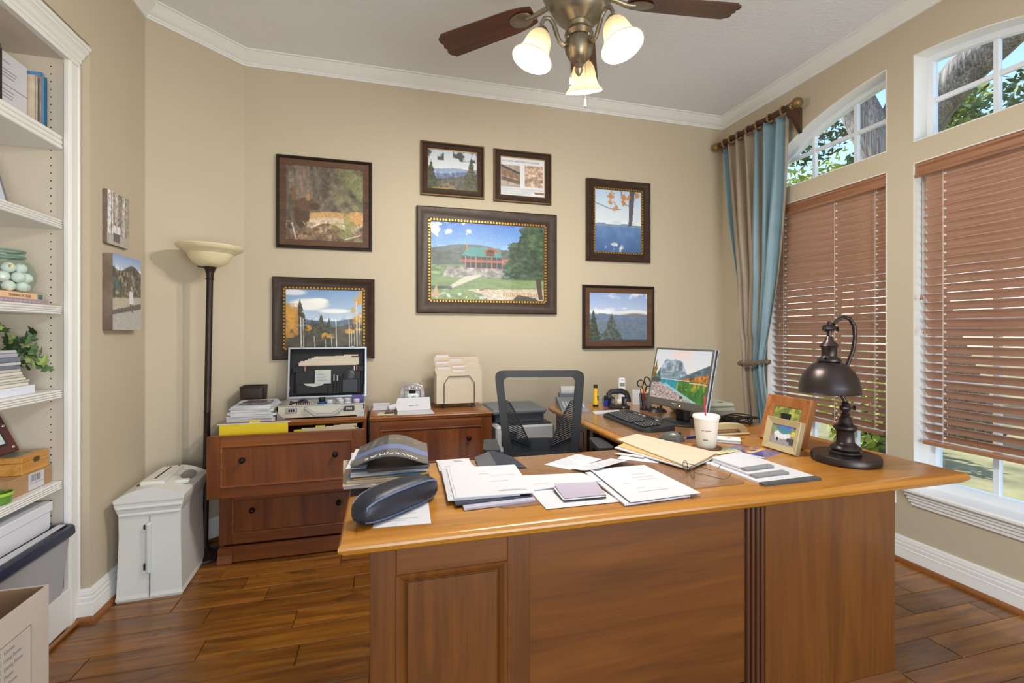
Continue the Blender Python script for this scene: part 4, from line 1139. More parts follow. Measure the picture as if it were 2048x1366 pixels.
def pic_trees_bw():
    p = Pic(56, 74, (150, 140, 130)); p.noise(5, 81, .6, 2.5, .3); 
    for x_, w, c in ((.1, .07, (226, 224, 224)), (.24, .03, (220, 216, 214)), (.42, .06, (196, 190, 186)), (.58, .05, (150, 140, 132)), (.74, .06, (206, 200, 196)), (.92, .05, (170, 160, 150))): p.rect(x_ - w, x_ + w, 0, .8, c)
    p.noise(26, 82, .8); p.below(.8, (186, 178, 170)); p.ell(.34, .70, .08, .09, (226, 228, 234)); p.ell(.52, .70, .08, .09, (236, 238, 242)); p.ell(.35, .60, .04, .03, (150, 110, 90)); p.ell(.52, .60, .04, .03, (150, 110, 90)); p.rect(.28, .58, .78, .94, (110, 104, 104)); p.noise(40, 83, .3)
    return p.a
def pic_fence():
    p = Pic(64, 86); p.vgrad(0, .2, (142, 170, 214), (206, 216, 232)); p.below(.16 + .05 * np.sin(p.x * 7), (96, 92, 84)); p.noise(18, 91, .9, mask=(p.y > .15) & (p.y < .62)); p.blobs(16, 92, .56, (196, 186, 150), mask=(p.y > .2) * (p.y < .55) * 1., al=.7)
    p.below(.58 - .05 * p.x, (190, 180, 164)); p.below(.74 - .12 * p.x, (110, 104, 100)); p.below(.80 - .10 * p.x, (186, 182, 178)); p.noise(60, 93, .3, mask=p.y > .55)
    p.ell(.64, .42, .035, .03, (210, 180, 160)); p.poly([(.57, .46), (.71, .46), (.72, .64), (.56, .64)], (224, 222, 228)); p.rect(.58, .62, .64, .74, (120, 100, 90)); p.rect(.66, .70, .64, .76, (120, 100, 90)); p.ell(.15, .40, .10, .08, (80, 110, 110), .5, .7)
    return p.a
def pic_wallpaper():
    p = Pic(190, 150); p.vgrad(0, .5, (206, 210, 214), (224, 218, 212)); p.ell(.5, .08, .2, .1, (226, 206, 198), .9)
    mt = .52 - .30 * np.exp(-((p.x - .36) / .14) ** 2) - .22 * np.exp(-((p.x - .20) / .09) ** 2) - .20 * np.exp(-((p.x - .52) / .10) ** 2) + .05 * (fbm(p.H, p.W, 9, 101, 3) - .5)
    p.below(mt, (128, 146, 156)); p.noise(14, 102, .9, mask=(p.y > mt) & (p.y < .55)); p.blobs(16, 103, .55, (210, 214, 216), mask=(p.y > mt) * (p.y < .45) * 1., al=.6)
    sl = .62 - .62 * np.clip(p.x - .42, 0, 1); p.below(np.where(p.x > .42, sl, 2), (84, 104, 112)); p.noise(26, 104, .8, mask=(p.y > sl) & (p.x > .42))
    au = .62 - .30 * np.clip(p.x - .40, 0, 1); mk = (p.y > au) & (p.x > .40); p.put(mk, (176, 108, 40)); p.noise(40, 105, 1.0, 1, .5, mask=mk); p.blobs(20, 106, .52, (54, 80, 46), mask=mk * 1., al=.8)
    p.below(.60, (40, 138, 150)); p.put((p.y > .60) & (p.x > .50), (60, 110, 40)); p.noise(30, 107, .7, 1.6, .4, mask=p.y > .60); p.blobs(12, 108, .52, (190, 160, 40), mask=((p.y > .60) & (p.y < .78) & (p.x > .48)) * 1., al=.8, ax=2, ay=.5)
    p.vgrad(.86, 1.0, (90, 104, 70), (120, 110, 90)) if False else None
    p.put((np.abs(p.y - .615 - .02 * p.x) < .010) & (p.x > .70), (228, 176, 150)); p.put((np.abs(p.y - .60) < .006) & (p.x < .7), (200, 206, 204))
    sh = .60 + .52 * np.clip(p.x - .02, 0, 1) ** 1.0; p.put((p.y > sh - .05) & (p.y < sh + .02) & (p.x > .25), (170, 200, 210), .8); p.below(sh, (164, 146, 138)); p.noise(75, 109, 1.1, mask=p.y > sh, octv=2)
    p.conifer(.03, .66, .20, .07, (120, 96, 40), 110); p.conifer(.12, .62, .36, .05, (64, 96, 88), 111); p.ell(.06, .64, .12, .05, (64, 72, 72), .5); p.ell(.60, .93, .03, .025, (60, 60, 66), .4)
    return p.a * 1.05

# ------------------------------------------------------------------ framed pictures on the back wall
M_FRAMEB = mat('frame_dark_bronze', (58, 42, 31), rough=.36, metal=0, var=.25, vscale=22, spec=.22)
M_FRAMEW = wood('frame_walnut_flat', (66, 40, 22), (88, 56, 32), (104, 70, 42), 'X', 2, rough=.4)
M_FRAMEK = mat('frame_black_rope', (40, 32, 28), rough=.38, metal=.3)
M_GOLD = mat('frame_gold_bead', (176, 136, 66), rough=.35, metal=.7)
M_PGLASS = pane_mat('picture_glass', ior=1.2)
M_ACRYL = pane_mat('picture_acrylic_wavy', bump=.45, bscale=5, ior=1.28)
def framed(label, x0, z0, x1, z1, img, style, fw, glass=None):
    """picture hanging flat on the back wall"""
    t = thing('framed_picture', label, 'picture', ((x0 + x1) / 2, YB, z0))
    yw = YB - .001
    pa = [(x0 + fw, yw, z0 + fw), (x1 - fw, yw, z0 + fw), (x1 - fw, yw, z1 - fw), (x0 + fw, yw, z1 - fw)]
    if style == 'scoop':
        pf = [(0, 0), (0, .014), (fw * .15, .017), (fw * .22, .016), (fw * .60, .019), (fw * .82, .030), (fw * .93, .031), (fw, .026), (fw, 0)]
        obj('frame', MB().sweep(pf, pa, N=(0, -1, 0)), M_FRAMEB, t, smooth=True, angle=35)
        bd = MB(); st = .0165 if fw < .06 else .021
        bw = fw * .20
        def row(ax, ay, bx, by, nx, nz):
            L = math.hypot(bx - ax, by - ay); k = max(2, int(L / st))
            for i in range(k):
                f_ = (i + .5) / k; cx = ax + (bx - ax) * f_; cz = ay + (by - ay) * f_
                hx = (L / k * .34) if abs(nx) < .5 else bw * .42; hz = bw * .42 if abs(nx) < .5 else (L / k * .34)
                bd.box(cx - hx, cx + hx, yw - .0215, yw - .015, cz - hz, cz + hz, c=.0018)
        o2 = fw - bw * .55
        row(x0 + o2, z0 + o2, x1 - o2, z0 + o2, 0, 1); row(x0 + o2, z1 - o2, x1 - o2, z1 - o2, 0, 1); row(x0 + o2, z0 + o2, x0 + o2, z1 - o2, 1, 0); row(x1 - o2, z0 + o2, x1 - o2, z1 - o2, 1, 0)
        obj('bead_trim', bd, M_GOLD, t)['kind'] = 'stuff'
        obj('gold_lip', MB().sweep([(-.001, .012), (.002, .0155), (.004, .0145)], pa, N=(0, -1, 0)), M_GOLD, t)
    elif style == 'rope':
        pf = [(0, 0), (0, .012), (fw * .62, .014), (fw * .66, .018), (fw * .80, .026), (fw * .92, .026), (fw, .018), (fw, 0)]
        obj('frame', MB().sweep(pf[3:], pa, N=(0, -1, 0)), M_FRAMEK, t, smooth=True, angle=35)
        obj('wood_liner', MB().sweep(pf[:4], pa, N=(0, -1, 0)), M_FRAMEW, t)
        rp = MB()
        def row(ax, az, bx, bz):
            L = math.hypot(bx - ax, bz - az); k = int(L / .011)
            for i in range(k):
                f_ = (i + .5) / k; rp.box(-.004, .004, -.003, .003, -.0055, .0055, c=.0015, M=Tm(ax + (bx - ax) * f_, yw - .0265, az + (bz - az) * f_) @ Rm('Y', 35 if abs(bx - ax) > .01 else 55))
        o2 = fw * .14
        row(x0 + o2, z0 + o2, x1 - o2, z0 + o2); row(x0 + o2, z1 - o2, x1 - o2, z1 - o2); row(x0 + o2, z0 + o2, x0 + o2, z1 - o2); row(x1 - o2, z0 + o2, x1 - o2, z1 - o2)
        obj('rope_carving', rp, M_FRAMEK, t)['kind'] = 'stuff'
    else:
        pf = [(0, 0), (0, .012), (fw * .18, .015), (fw * .30, .014), (fw * .66, .017), (fw * .74, .024), (fw * .86, .025), (fw, .018), (fw, 0)]
        obj('frame', MB().sweep(pf, pa, N=(0, -1, 0)), M_FRAMEB, t, smooth=True, angle=35)
        obj('gold_edge', MB().sweep([(fw * .83, .0255), (fw * .93, .0235), (fw * 1.0, .0185)], pa, N=(0, -1, 0)), mat('frame_gold_dull', (128, 98, 58), rough=.4, metal=.5), t)
        obj('gold_lip', MB().sweep([(-.001, .0125), (fw * .1, .0150)], pa, N=(0, -1, 0)), mat('frame_gold_dull', (128, 98, 58)), t)
    cx, cz = (x0 + x1) / 2, (z0 + z1) / 2
    ph = print_mesh('photo', img, on_back(cx, yw - .009, cz), t, vc_mat('photo_print', .45), x1 - x0 - 2 * fw + .004, z1 - z0 - 2 * fw + .004)
    if glass: obj('glass', MB().box(x0 + fw - .002, x1 - fw + .002, yw - .0118, yw - .0105, z0 + fw - .002, z1 - fw + .002), glass, t)
    return t
framed('large square walnut-framed photo of a resting elk, top left on back wall', -.660, 1.795, -.068, 2.395, pic_deer(), 'rope', .058)
framed('framed photo of golden aspens under blue sky, above the open briefcase', -.680, 1.072, -.052, 1.606, pic_aspen(), 'scoop', .076, M_PGLASS)
framed('small framed photo of a forest valley, top centre of back wall', .255, 2.205, .705, 2.582, pic_valley(), 'plain', .053)
t = framed('small framed newspaper page with two brown photos, right of the valley picture', .776, 2.199, 1.218, 2.580, pic_news(), 'plain', .053)
M_INK = mat('ink_dark', (60, 60, 64), rough=.7); M_INKG = mat('ink_grey', (140, 140, 146), rough=.7); M_INKR = mat('ink_red', (190, 60, 50), rough=.7)
text('OK CLAIMS AREA OPEN TO CLOSURE', .0165, on_back(.838, YB - .0104, 2.497), M_INK, t, xs=1.02)
t = framed('largest framed photo of a green-roofed log lodge and lawn, centre of back wall', .228, 1.382, 1.258, 2.126, pic_house(), 'scoop', .098, M_ACRYL)
text('07/30/2012 22:56', .038, on_back(.845, YB - .0105, 1.510), mat('date_stamp_orange', (176, 92, 30), rough=.6), t)
framed('tall framed photo of autumn leaves over blue mountains, right end of back wall', 1.502, 1.798, 2.048, 2.428, pic_leaves(), 'scoop', .074, M_PGLASS)
framed('framed photo of a blue mountain range and clouds, above the monitor', 1.473, 1.120, 2.085, 1.612, pic_range(), 'rope', .058)

# ------------------------------------------------------------------ canvas prints on the left pier
def canvas(label, y0, y1, z0, z1, th, img):
    t = thing('canvas_print', label, 'picture', (XL, (y0 + y1) / 2, z0))
    obj('stretcher', MB().box(XL + .001, XL + th, y0, y1, z0, z1, c=.002), mat('canvas_edge', (120, 104, 90), rough=.6, var=.35, vscale=9), t)
    print_mesh('printed_face', img, on_left(XL + th + .0006, (y0 + y1) / 2, (z0 + z1) / 2), t, vc_mat('photo_print', .45), y1 - y0, z1 - z0)
canvas('small pale canvas print of two people among birch trunks, upper on left pier', 2.559, 2.752, 1.658, 1.905, .018, pic_trees_bw())
canvas('thicker canvas print of a person standing on a gravel path, lower on left pier', 2.559, 2.818, 1.260, 1.612, .040, pic_fence())

# ------------------------------------------------------------------ curtain and rod
M_TAUPE = mat('curtain_taupe_silk', (154, 138, 118), rough=.45, var=.08, vscale=6)
M_BLUE = mat('curtain_blue_silk', (122, 150, 162), rough=.42, var=.08, vscale=6)
RZ, RXc = 2.765, 2.640
rod = thing('curtain_rod', 'bronze fluted curtain rod with ball finials beside the arched window', 'curtain rod', (RXc, 2.88, RZ))
ro = MB(); nn = 20
for yy in (3.245, 2.535):
    for i in range(nn):
        a = 2 * PI * i / nn; r_ = .020 if i % 2 else .0165
        ro.v.append((RXc + r_ * math.cos(a), yy, RZ + r_ * math.sin(a)))
ro.f = [(i, (i + 1) % nn, nn + (i + 1) % nn, nn + i) for i in range(nn)]; ro.mi = [0] * nn
M_ROD = mat('rod_walnut_bronze', (84, 56, 42), rough=.4, metal=.2); M_FINIAL = mat('finial_antique_gold', (142, 112, 74), rough=.35, metal=.55)
obj('rod', ro, M_ROD, rod)
FP = [(0, .080), (.020, .076), (.031, .064), (.035, .048), (.031, .031), (.022, .022), (.017, .018), (.019, .012), (.025, .008), (.025, 0), (0, 0)]
obj('finial', MB().lathe(FP, 24, Tm(RXc, 2.545, RZ) @ Rm('X', 90)), M_FINIAL, rod, smooth=True)
obj('finial', MB().lathe([(r_, z * .95) for r_, z in FP], 24, Tm(RXc, 3.236, RZ) @ Rm('X', -90)), M_FINIAL, rod, smooth=True)
for yy in (2.572, 3.228):
    br = MB()
    br.add([(XR - .001, yy - .014, RZ + .01), (XR - .001, yy - .014, RZ - .16), (RXc, yy - .014, RZ - .018), (RXc, yy - .014, RZ + .01), (XR - .001, yy + .014, RZ + .01), (XR - .001, yy + .014, RZ - .16), (RXc, yy + .014, RZ - .018), (RXc, yy + .014, RZ + .01)],
           [(0, 1, 2, 3), (7, 6, 5, 4), (0, 4, 5, 1), (1, 5, 6, 2), (2, 6, 7, 3), (3, 7, 4, 0)])
    obj('bracket', br, M_ROD, rod)
for kr, yy in enumerate((2.605, 2.72, 2.83, 2.925, 3.02, 3.10, 3.175)):
    c = [(RXc + .031 * math.cos(2 * PI * i / 24), yy, RZ - .008 + .031 * math.sin(2 * PI * i / 24)) for i in range(24)]
    rg_ = tag(obj('curtain_ring', MB().tube(c, .0065, 8, closed=True), M_FINIAL, smooth=True), ['curtain ring nearest the window-side ball finial', 'second curtain ring from the window-side finial', 'third curtain ring from the window-side finial', 'middle curtain ring of the seven on the rod', 'third curtain ring from the corner finial', 'second curtain ring from the corner finial', 'curtain ring nearest the corner finial'][kr], 'curtain ring', 'rings along the curtain rod')
cu = thing('curtain', 'taupe and blue striped silk curtain gathered by a tieback', 'curtain', (2.66, 2.86, 0))
stripes = [1] + [0] * 11 + [1, 1, 0, 0] + [1] * 6 + [0]
def cur_edge(z):
    k = [(2.735, 3.205, 2.592), (2.22, 3.145, 2.632), (1.65, 3.055, 2.690), (1.30, 3.030, 2.745), (1.04, 3.008, 2.800), (.95, 3.010, 2.800), (.60, 2.985, 2.740), (.02, 2.975, 2.720)]
    for (za, la, ra), (zb, lb, rb) in zip(k[:-1], k[1:]):
        if za >= z >= zb:
            s = (za - z) / (za - zb); return la + (lb - la) * s, ra + (rb - ra) * s
    return k[-1][1:]
NU, NV = 170, 60
cv = MB()
for j in range(NV + 1):
    z = 2.735 - (2.735 - .02) * j / NV
    l_, r_ = cur_edge(z); wd = (l_ - r_)
    for i in range(NU + 1):
        u = i / NU
        am = .030 * min(1, wd / .45) + .006
        ph_ = u * 2 * PI * 6.5 + .4 * math.sin(z * 2.1)
        yy = l_ + (r_ - l_) * u + .006 * math.sin(ph_ * 2 + z * 3)
        xx = 2.655 + am * math.sin(ph_) + .012 * math.sin(u * 23 + z * 2.3) * min(1, wd / .4) + (.012 * math.sin(PI * u) if z < 1.2 else 0)
        cv.v.append((xx, yy, z))
for j in range(NV):
    for i in range(NU):
        a = j * (NU + 1) + i
        cv.f.append((a, a + 1, a + NU + 2, a + NU + 1)); cv.mi.append(stripes[int(i / NU * len(stripes))])
cob = obj('curtain_panel', cv, [M_TAUPE, M_BLUE], cu, smooth=True, angle=180, recalc=False)
sol = cob.modifiers.new('thickness', 'SOLIDIFY'); sol.thickness = .0015
tb = MB()
for s in range(3):
    pts = []
    for i in range(40):
        a = 2 * PI * i / 40; tw = a * 9 + s * 2 * PI / 3
        cx_, cy_ = 2.668 + .062 * math.cos(a), 2.905 + .128 * math.sin(a)
        pts.append((cx_ + .009 * math.cos(tw) * math.cos(a), cy_ + .009 * math.cos(tw) * math.sin(a), 1.005 + .012 * math.sin(a * 1.0) * -1 + .009 * math.sin(tw) + .02 * abs(math.sin(a))))
    tb.tube(pts, .008, 7, closed=True)
obj('tieback_cord', tb, mat('tieback_rope', (112, 98, 80), rough=.5, var=.3, vscale=30), cu, smooth=True)

# ================================================================== things on the desk
DZT = .7602
M_PAPER = mat('paper_white', (206, 206, 212), rough=.7)
M_PAPER2 = mat('paper_offwhite', (198, 196, 192), rough=.75)
M_CREAM = mat('paper_manila', (205, 191, 168), rough=.7)
M_MANILA2 = mat('folder_tan', (206, 170, 112), rough=.7)
M_LAV = mat('paper_lavender_grey', (176, 174, 192), rough=.6)
M_NAVY = mat('vinyl_navy', (40, 46, 62), rough=.5)
M_GREYV = mat('vinyl_grey', (88, 90, 94), rough=.55)
M_YELL = mat('folder_yellow', (226, 196, 24), rough=.55)
M_PYEL = mat('paper_pale_yellow', (208, 206, 166), rough=.7)

def quad_fn(c, bow=None):
    def f(u, v):
        x = (c[0][0] * (1 - u) + c[1][0] * u) * (1 - v) + (c[3][0] * (1 - u) + c[2][0] * u) * v
        y = (c[0][1] * (1 - u) + c[1][1] * u) * (1 - v) + (c[3][1] * (1 - u) + c[2][1] * u) * v
        return (x, y, bow(u, v) if bow else 0)
    return f
def rot_rect(cx, cy, w, h, deg):
    a = R(deg); c, s = math.cos(a), math.sin(a)
    return [(cx + x * c - y * s, cy + x * s + y * c) for x, y in ((-w / 2, -h / 2), (w / 2, -h / 2), (w / 2, h / 2), (-w / 2, h / 2))]
def slab(name, label, cat, c, z, th, m, bow=None, group=None, n=1, lines=None, lm=None):
    """flat sheet, folder or booklet lying with its underside at z; c = near-left, near-right, far-right, far-left"""
    k = 8 if bow else n
    b = MB().sheet(k, k, quad_fn(c, bow), th)
    cx = sum(p[0] for p in c) / 4; cy = sum(p[1] for p in c) / 4
    b.v = [(x - cx, y - cy, zz + th) for x, y, zz in b.v]
    o = obj(name, b, m); o.location = (cx, cy, z); tag(o, label, cat, group)
    if lines:
        L = MB(); q = quad_fn(c, bow)
        for (u0, u1, v0, v1) in lines:
            kk = 6 if bow else 1
            for i in range(kk):
                ua = u0 + (u1 - u0) * i / kk; ub = u0 + (u1 - u0) * (i + 1) / kk
                L.add([(p[0] - cx, p[1] - cy, p[2] + th + .00025) for p in (q(ua, v0), q(ub, v0), q(ub, v1), q(ua, v1))], [(0, 1, 2, 3)])
        lo = obj('printed_text', L, lm or M_INKG, recalc=False); lo.parent = o; lo['kind'] = 'stuff'
    return o
def tlines(seed, n, v0=.12, v1=.9, h=.012, left=.08):
    r_ = random.Random(seed)
    return [(left, left + r_.uniform(.25, .78), v1 - (v1 - v0) * i / n, v1 - (v1 - v0) * i / n + h) for i in range(n)]

# vinyl desk pads
M_PAD = mat('desk_pad_brown_vinyl', (138, 98, 66), rough=.22, var=.12, vscale=5, coat=.3)
def pad(label, x0, x1, y0, y1):
    o = obj('desk_pad', MB().prism(rounded([(x0, y0), (x1, y0), (x1, y1), (x0, y1)], [.03] * 4, 6), 0, .0014), M_PAD); o.location = (0, 0, DZT); return tag(o, label, 'desk pad')
pad('glossy brown desk pad under the white papers on the near desk', .31, 1.14, 1.265, 1.768)
pad('glossy brown desk pad under the keyboard on the desk return', 1.085, 1.62, 1.80, 2.74)
PZ = DZT + .0016

# ---- magazine pile at the left end
base = [(-.10, 1.475), (.135, 1.475), (.145, 1.785), (-.085, 1.785)]
slab('planner', 'black planner at the bottom of the magazine pile on the near desk', 'planner', [(-.092, 1.478), (.148, 1.50), (.150, 1.77), (-.080, 1.768)], DZT, .020, M_BLACK)
z = DZT + .0205
pile = [
 ('paper_bundle', 'bundle of white papers just above the black planner', 'papers', .010, 1.63, .235, .295, -2, .007, M_PAPER),
 ('file_folder', 'pale tan folder low in the magazine pile', 'folder', -.000, 1.64, .250, .300, 4, .003, mat('folder_pale_tan', (186, 168, 146), rough=.6)),
 ('file_folder', 'thick cream manila folder of papers in the magazine pile', 'folder', .018, 1.635, .230, .290, -3, .009, M_CREAM),
 ('file_folder', 'tan manila folder in the middle of the magazine pile', 'folder', .022, 1.645, .225, .285, 2, .004, M_MANILA2),
 ('magazine', 'magazine with blue back cover in the desk pile', 'magazine', .020, 1.640, .215, .280, -6, .003, mat('cover_blue', (70, 120, 156), rough=.35)),
 ('magazine', 'thick white-edged magazine in the desk pile', 'magazine', .015, 1.645, .232, .285, 3, .006, M_PAPER2),
 ('magazine', 'grey magazine with bright blue corner in the desk pile', 'magazine', .022, 1.640, .225, .285, -1, .004, mat('cover_greyblue', (150, 158, 168), rough=.35)),
 ('magazine', 'dark rolled magazine under the bulging top cover', 'magazine', .040, 1.635, .185, .270, 5, .008, mat('cover_charcoal', (66, 60, 58), rough=.4)),
]
for nm, lb, ct, cx, cy, w_, d_, a_, th, m_ in pile:
    ph0 = rnd.uniform(0, 6)
    slab(nm, lb, ct, rot_rect(cx, cy, w_, d_, a_), z, th, m_, bow=lambda u, v, p=ph0: 0.0)
    z += th + .0008
obj_tab = tag(obj('sticky_tab', MB().box(.105, .140, 1.50, 1.53, z - .012, z - .0115), mat('tab_blue', (40, 120, 200), rough=.5)), 'bright blue paper tab poking out of the desk pile', 'tab')
# bulging top magazine
mg = thing('magazine', 'bulging glossy magazine with white lettering on top of the desk pile', 'magazine', (.03, 1.635, z))
mc = rot_rect(.032, 1.640, .235, .275, -4)
bulge = lambda u, v: .004 + .034 * math.sin(PI * min(1, max(0, u * 1.02))) ** 1.2 * (.9 + .2 * v)
qf = quad_fn(mc, bulge)
bm_ = MB().sheet(16, 8, qf, .0025); bm_.v = [(x, y, zz + z + .0025) for x, y, zz in bm_.v]
obj('cover', bm_, mat('cover_dark_photo', (74, 72, 74), rough=.3, var=.35, vscale=9, coat=.3), mg, smooth=True)
cb = MB()
for i in range(16):
    a_, b_ = i / 16, (i + 1) / 16
    cb.add([(p[0], p[1], p[2] + z + .0029) for p in (qf(a_, .30), qf(b_, .30), qf(b_, .52), qf(a_, .52))], [(0, 1, 2, 3)])
obj('cover_band', cb, mat('cover_sky_blue', (96, 112, 160), rough=.3), mg)
def letters_on(qf_, z_, body, u0, u1, v, size, m_, parent, flip=True):
    """letters set upside down along the bent cover"""
    k = len(body)
    for i, ch_ in enumerate(body):
        if ch_ == ' ': continue
        u = u1 - (u1 - u0) * i / (k - 1)
        p = Vector(qf_(u, v)); q = Vector(qf_(max(0, u - .02), v)); q2 = Vector(qf_(u, v - .02))
        ex = (q - p).normalized(); ey = (q2 - p); ey = (ey - ex * ey.dot(ex)).normalized(); ez = ex.cross(ey)
        M_ = Matrix(((ex.x, ey.x, ez.x, p.x), (ex.y, ey.y, ez.y, p.y), (ex.z, ey.z, ez.z, p.z + z_), (0, 0, 0, 1)))
        text(ch_, size, M_, m_, parent)
M_LW = mat('letter_white', (236, 236, 236), rough=.5); M_LY = mat('letter_gold', (206, 164, 70), rough=.5)
letters_on(qf, z + .0031, 'NAVENTURE', .22, .86, .13, .030, M_LW, mg)
letters_on(qf, z + .0031, 'K OM YO', .15, .85, .80, .022, M_LY, mg)
tp = slab('photo_page', 'white page with a landscape strip sticking out left of the top magazine', 'page', rot_rect(-.070, 1.640, .060, .25, -4), z + .001, .0012, M_PAPER)
o = obj('landscape_strip', MB().box(-.028, .028, -.09, -.03, .0013, .0016), mat('strip_photo', (120, 130, 110), rough=.4, var=.4, vscale=25)); o.parent = tp

# ---- zip pouch and its sheet
slab('paper_sheet', 'printed white sheet under the navy zip pouch', 'paper', [(-.024, 1.226), (.120, 1.217), (.128, 1.392), (-.010, 1.402)], DZT, .0006, M_PAPER, lines=tlines(1, 12))
pc = thing('zip_pouch', 'dark navy zip pouch with piping at the desk corner', 'pouch', (.040, 1.335, DZT + .0012), rz=42, local=True)
M_POUCH = mat('pouch_navy_nylon', (30, 35, 48), rough=.42, bump=.15, bscale=220)
Lp, Wp, Hp = .285, .092, .078
po = MB(); ns, nc = 28, 24
def pouch_ring(s):
    q = 2 * s - 1; e = (1 - abs(q) ** 3.2) ** .5
    return q * Lp / 2, Wp / 2 * (.30 + .70 * e) * (1 if abs(q) < .999 else .4), Hp / 2 * (.22 + .78 * e)
for i in range(ns + 1):
    xx, w_, h_ = pouch_ring(i / ns)
    sag = .010 * (1 - abs(2 * i / ns - 1))
    for k in range(nc):
        a = 2 * PI * k / nc; ca, sa = math.cos(a), math.sin(a)
        y = math.copysign(abs(ca) ** .62, ca) * w_; zz = math.copysign(abs(sa) ** .72, sa) * h_
        po.v.append((xx, y, max(.0005, Hp / 2 + zz - (sag if zz > 0 and abs(y) < w_ * .2 else 0) - (Hp / 2 - h_) * .55)))
for i in range(ns):
    for k in range(nc): po.f.append((i * nc + k, i * nc + (k + 1) % nc, (i + 1) * nc + (k + 1) % nc, (i + 1) * nc + k)); po.mi.append(0)
po.f += [tuple(range(nc)), tuple(ns * nc + k for k in range(nc - 1, -1, -1))]; po.mi += [0, 0]
obj('pouch_body', po, M_POUCH, pc, smooth=True, angle=60)
for s_ in (-1, 1):
    pp = []
    for q_, an in [(i / 20, 40) for i in range(1, 20)] + [(i / 20, -52) for i in range(19, 0, -1)]:
        xx, w_, h_ = pouch_ring(q_); ca, sa = math.cos(R(an)), math.sin(R(an))
        pp.append((xx, s_ * ((abs(ca) ** .62) * w_ + .0012), max(.003, Hp / 2 + math.copysign(abs(sa) ** .72, sa) * h_ - (Hp / 2 - h_) * .55)))
    obj('piping', MB().tube(pp, .0026, 6, closed=True), mat('piping_navy', (96, 108, 140), rough=.35), pc, smooth=True)
obj('zip', MB().tube([(q * Lp * .46, 0, Hp * (.86 if abs(q) < .7 else .66 - 1.1 * (abs(q) - .7))) for q in [-1, -.85, -.6, -.3, 0, .3, .6, .85, 1]], .004, 6, flat=.5), M_BLACK, pc)

# ---- envelopes, folders, white papers
slab('envelope_bundle', 'small bundle of window envelopes at the back of the near desk', 'envelopes', [(.190, 1.640), (.311, 1.637), (.318, 1.778), (.196, 1.782)], DZT, .008, M_PAPER2)
slab('envelope', 'white printed envelope on top of the envelope bundle', 'envelope', [(.202, 1.642), (.322, 1.640), (.300, 1.774), (.192, 1.776)], DZT + .0085, .0008, M_PAPER, lines=[(.55, .85, .70, .76), (.55, .80, .80, .86), (.12, .3, .3, .33)])
vf = slab('vinyl_folder', 'half-open navy and grey vinyl folder standing on the near desk', 'folder', [(.330, 1.628), (.500, 1.614), (.488, 1.775), (.340, 1.782)], PZ, .0016, [M_NAVY, M_GREYV], bow=lambda u, v: .030 * (1 - abs(u - .45) / .55) * (.35 + .65 * v))
for pg_ in vf.data.polygons: pg_.material_index = 1 if pg_.center.x < -.012 else 0
slab('booklet', 'lavender-grey booklet at the bottom of the white paper stack', 'booklet', [(.215, 1.275), (.425, 1.290), (.440, 1.600), (.225, 1.610)], PZ, .006, M_LAV)
slab('file_folder', 'navy folder edge showing under the white paper stack', 'folder', [(.195, 1.300), (.420, 1.312), (.440, 1.615), (.205, 1.620)], PZ + .0064, .003, M_NAVY)
slab('booklet', 'pale grey stapled booklet left under the white paper stack', 'booklet', [(.178, 1.330), (.388, 1.322), (.440, 1.620), (.196, 1.640)], PZ + .0098, .004, mat('booklet_grey', (196, 196, 202), rough=.6))
slab('file_folder', 'white tabbed folder in the upper half of the white paper stack', 'folder', [(.196, 1.330), (.428, 1.318), (.452, 1.612), (.214, 1.632)], PZ + .0142, .003, M_PAPER)
slab('paper_sheet', 'top white letter of the tall paper stack left of centre', 'paper', [(.203, 1.328), (.431, 1.314), (.452, 1.604), (.222, 1.626)], PZ + .0176, .0008, M_PAPER, lines=[(.55, .92, .10, .115), (.6, .85, .13, .14), (.5, .75, .42, .43), (.55, .9, .62, .63), (.4, .55, .70, .71)])
slab('paper_sheet', 'plain white sheet under the cheque book at the desk front', 'paper', [(.435, 1.225), (.658, 1.223), (.654, 1.365), (.436, 1.385)], PZ, .0006, M_PAPER)
slab('envelope', 'long white envelope behind the cheque book', 'envelope', [(.440, 1.372), (.676, 1.382), (.662, 1.494), (.447, 1.522)], PZ + .0008, .004, M_PAPER, bow=lambda u, v: .006 * u * (1 - v), lines=[(.08, .30, .30, .335)], lm=mat('ink_pale_red', (226, 170, 160), rough=.7))
ck = thing('cheque_book', 'black cheque book with a pale purple slip at the desk front', 'cheque book', (.57, 1.30, PZ + .001))
ckc = [(.503, 1.262), (.632, 1.258), (.642, 1.345), (.508, 1.365)]
for nm, dz, th, m_, gr_, bw in (('cover', 0, .004, M_BLACK, 0, 0), ('gold_page', .0042, .002, mat('cheque_gold', (196, 168, 90), rough=.6), .004, 0), ('white_page', .0064, .001, M_PAPER, -.004, .006), ('purple_slip', .009, .0008, mat('slip_purple', (170, 160, 178), rough=.6), .002, .010)):
    b = MB().sheet(6, 6, quad_fn([(p[0] + gr_, p[1] + gr_) for p in ckc], (lambda u, v, q=bw: q * v * v)), th); b.v = [(x, y, zz + PZ + .001 + dz + th) for x, y, zz in b.v]
    obj(nm, b, m_, ck)
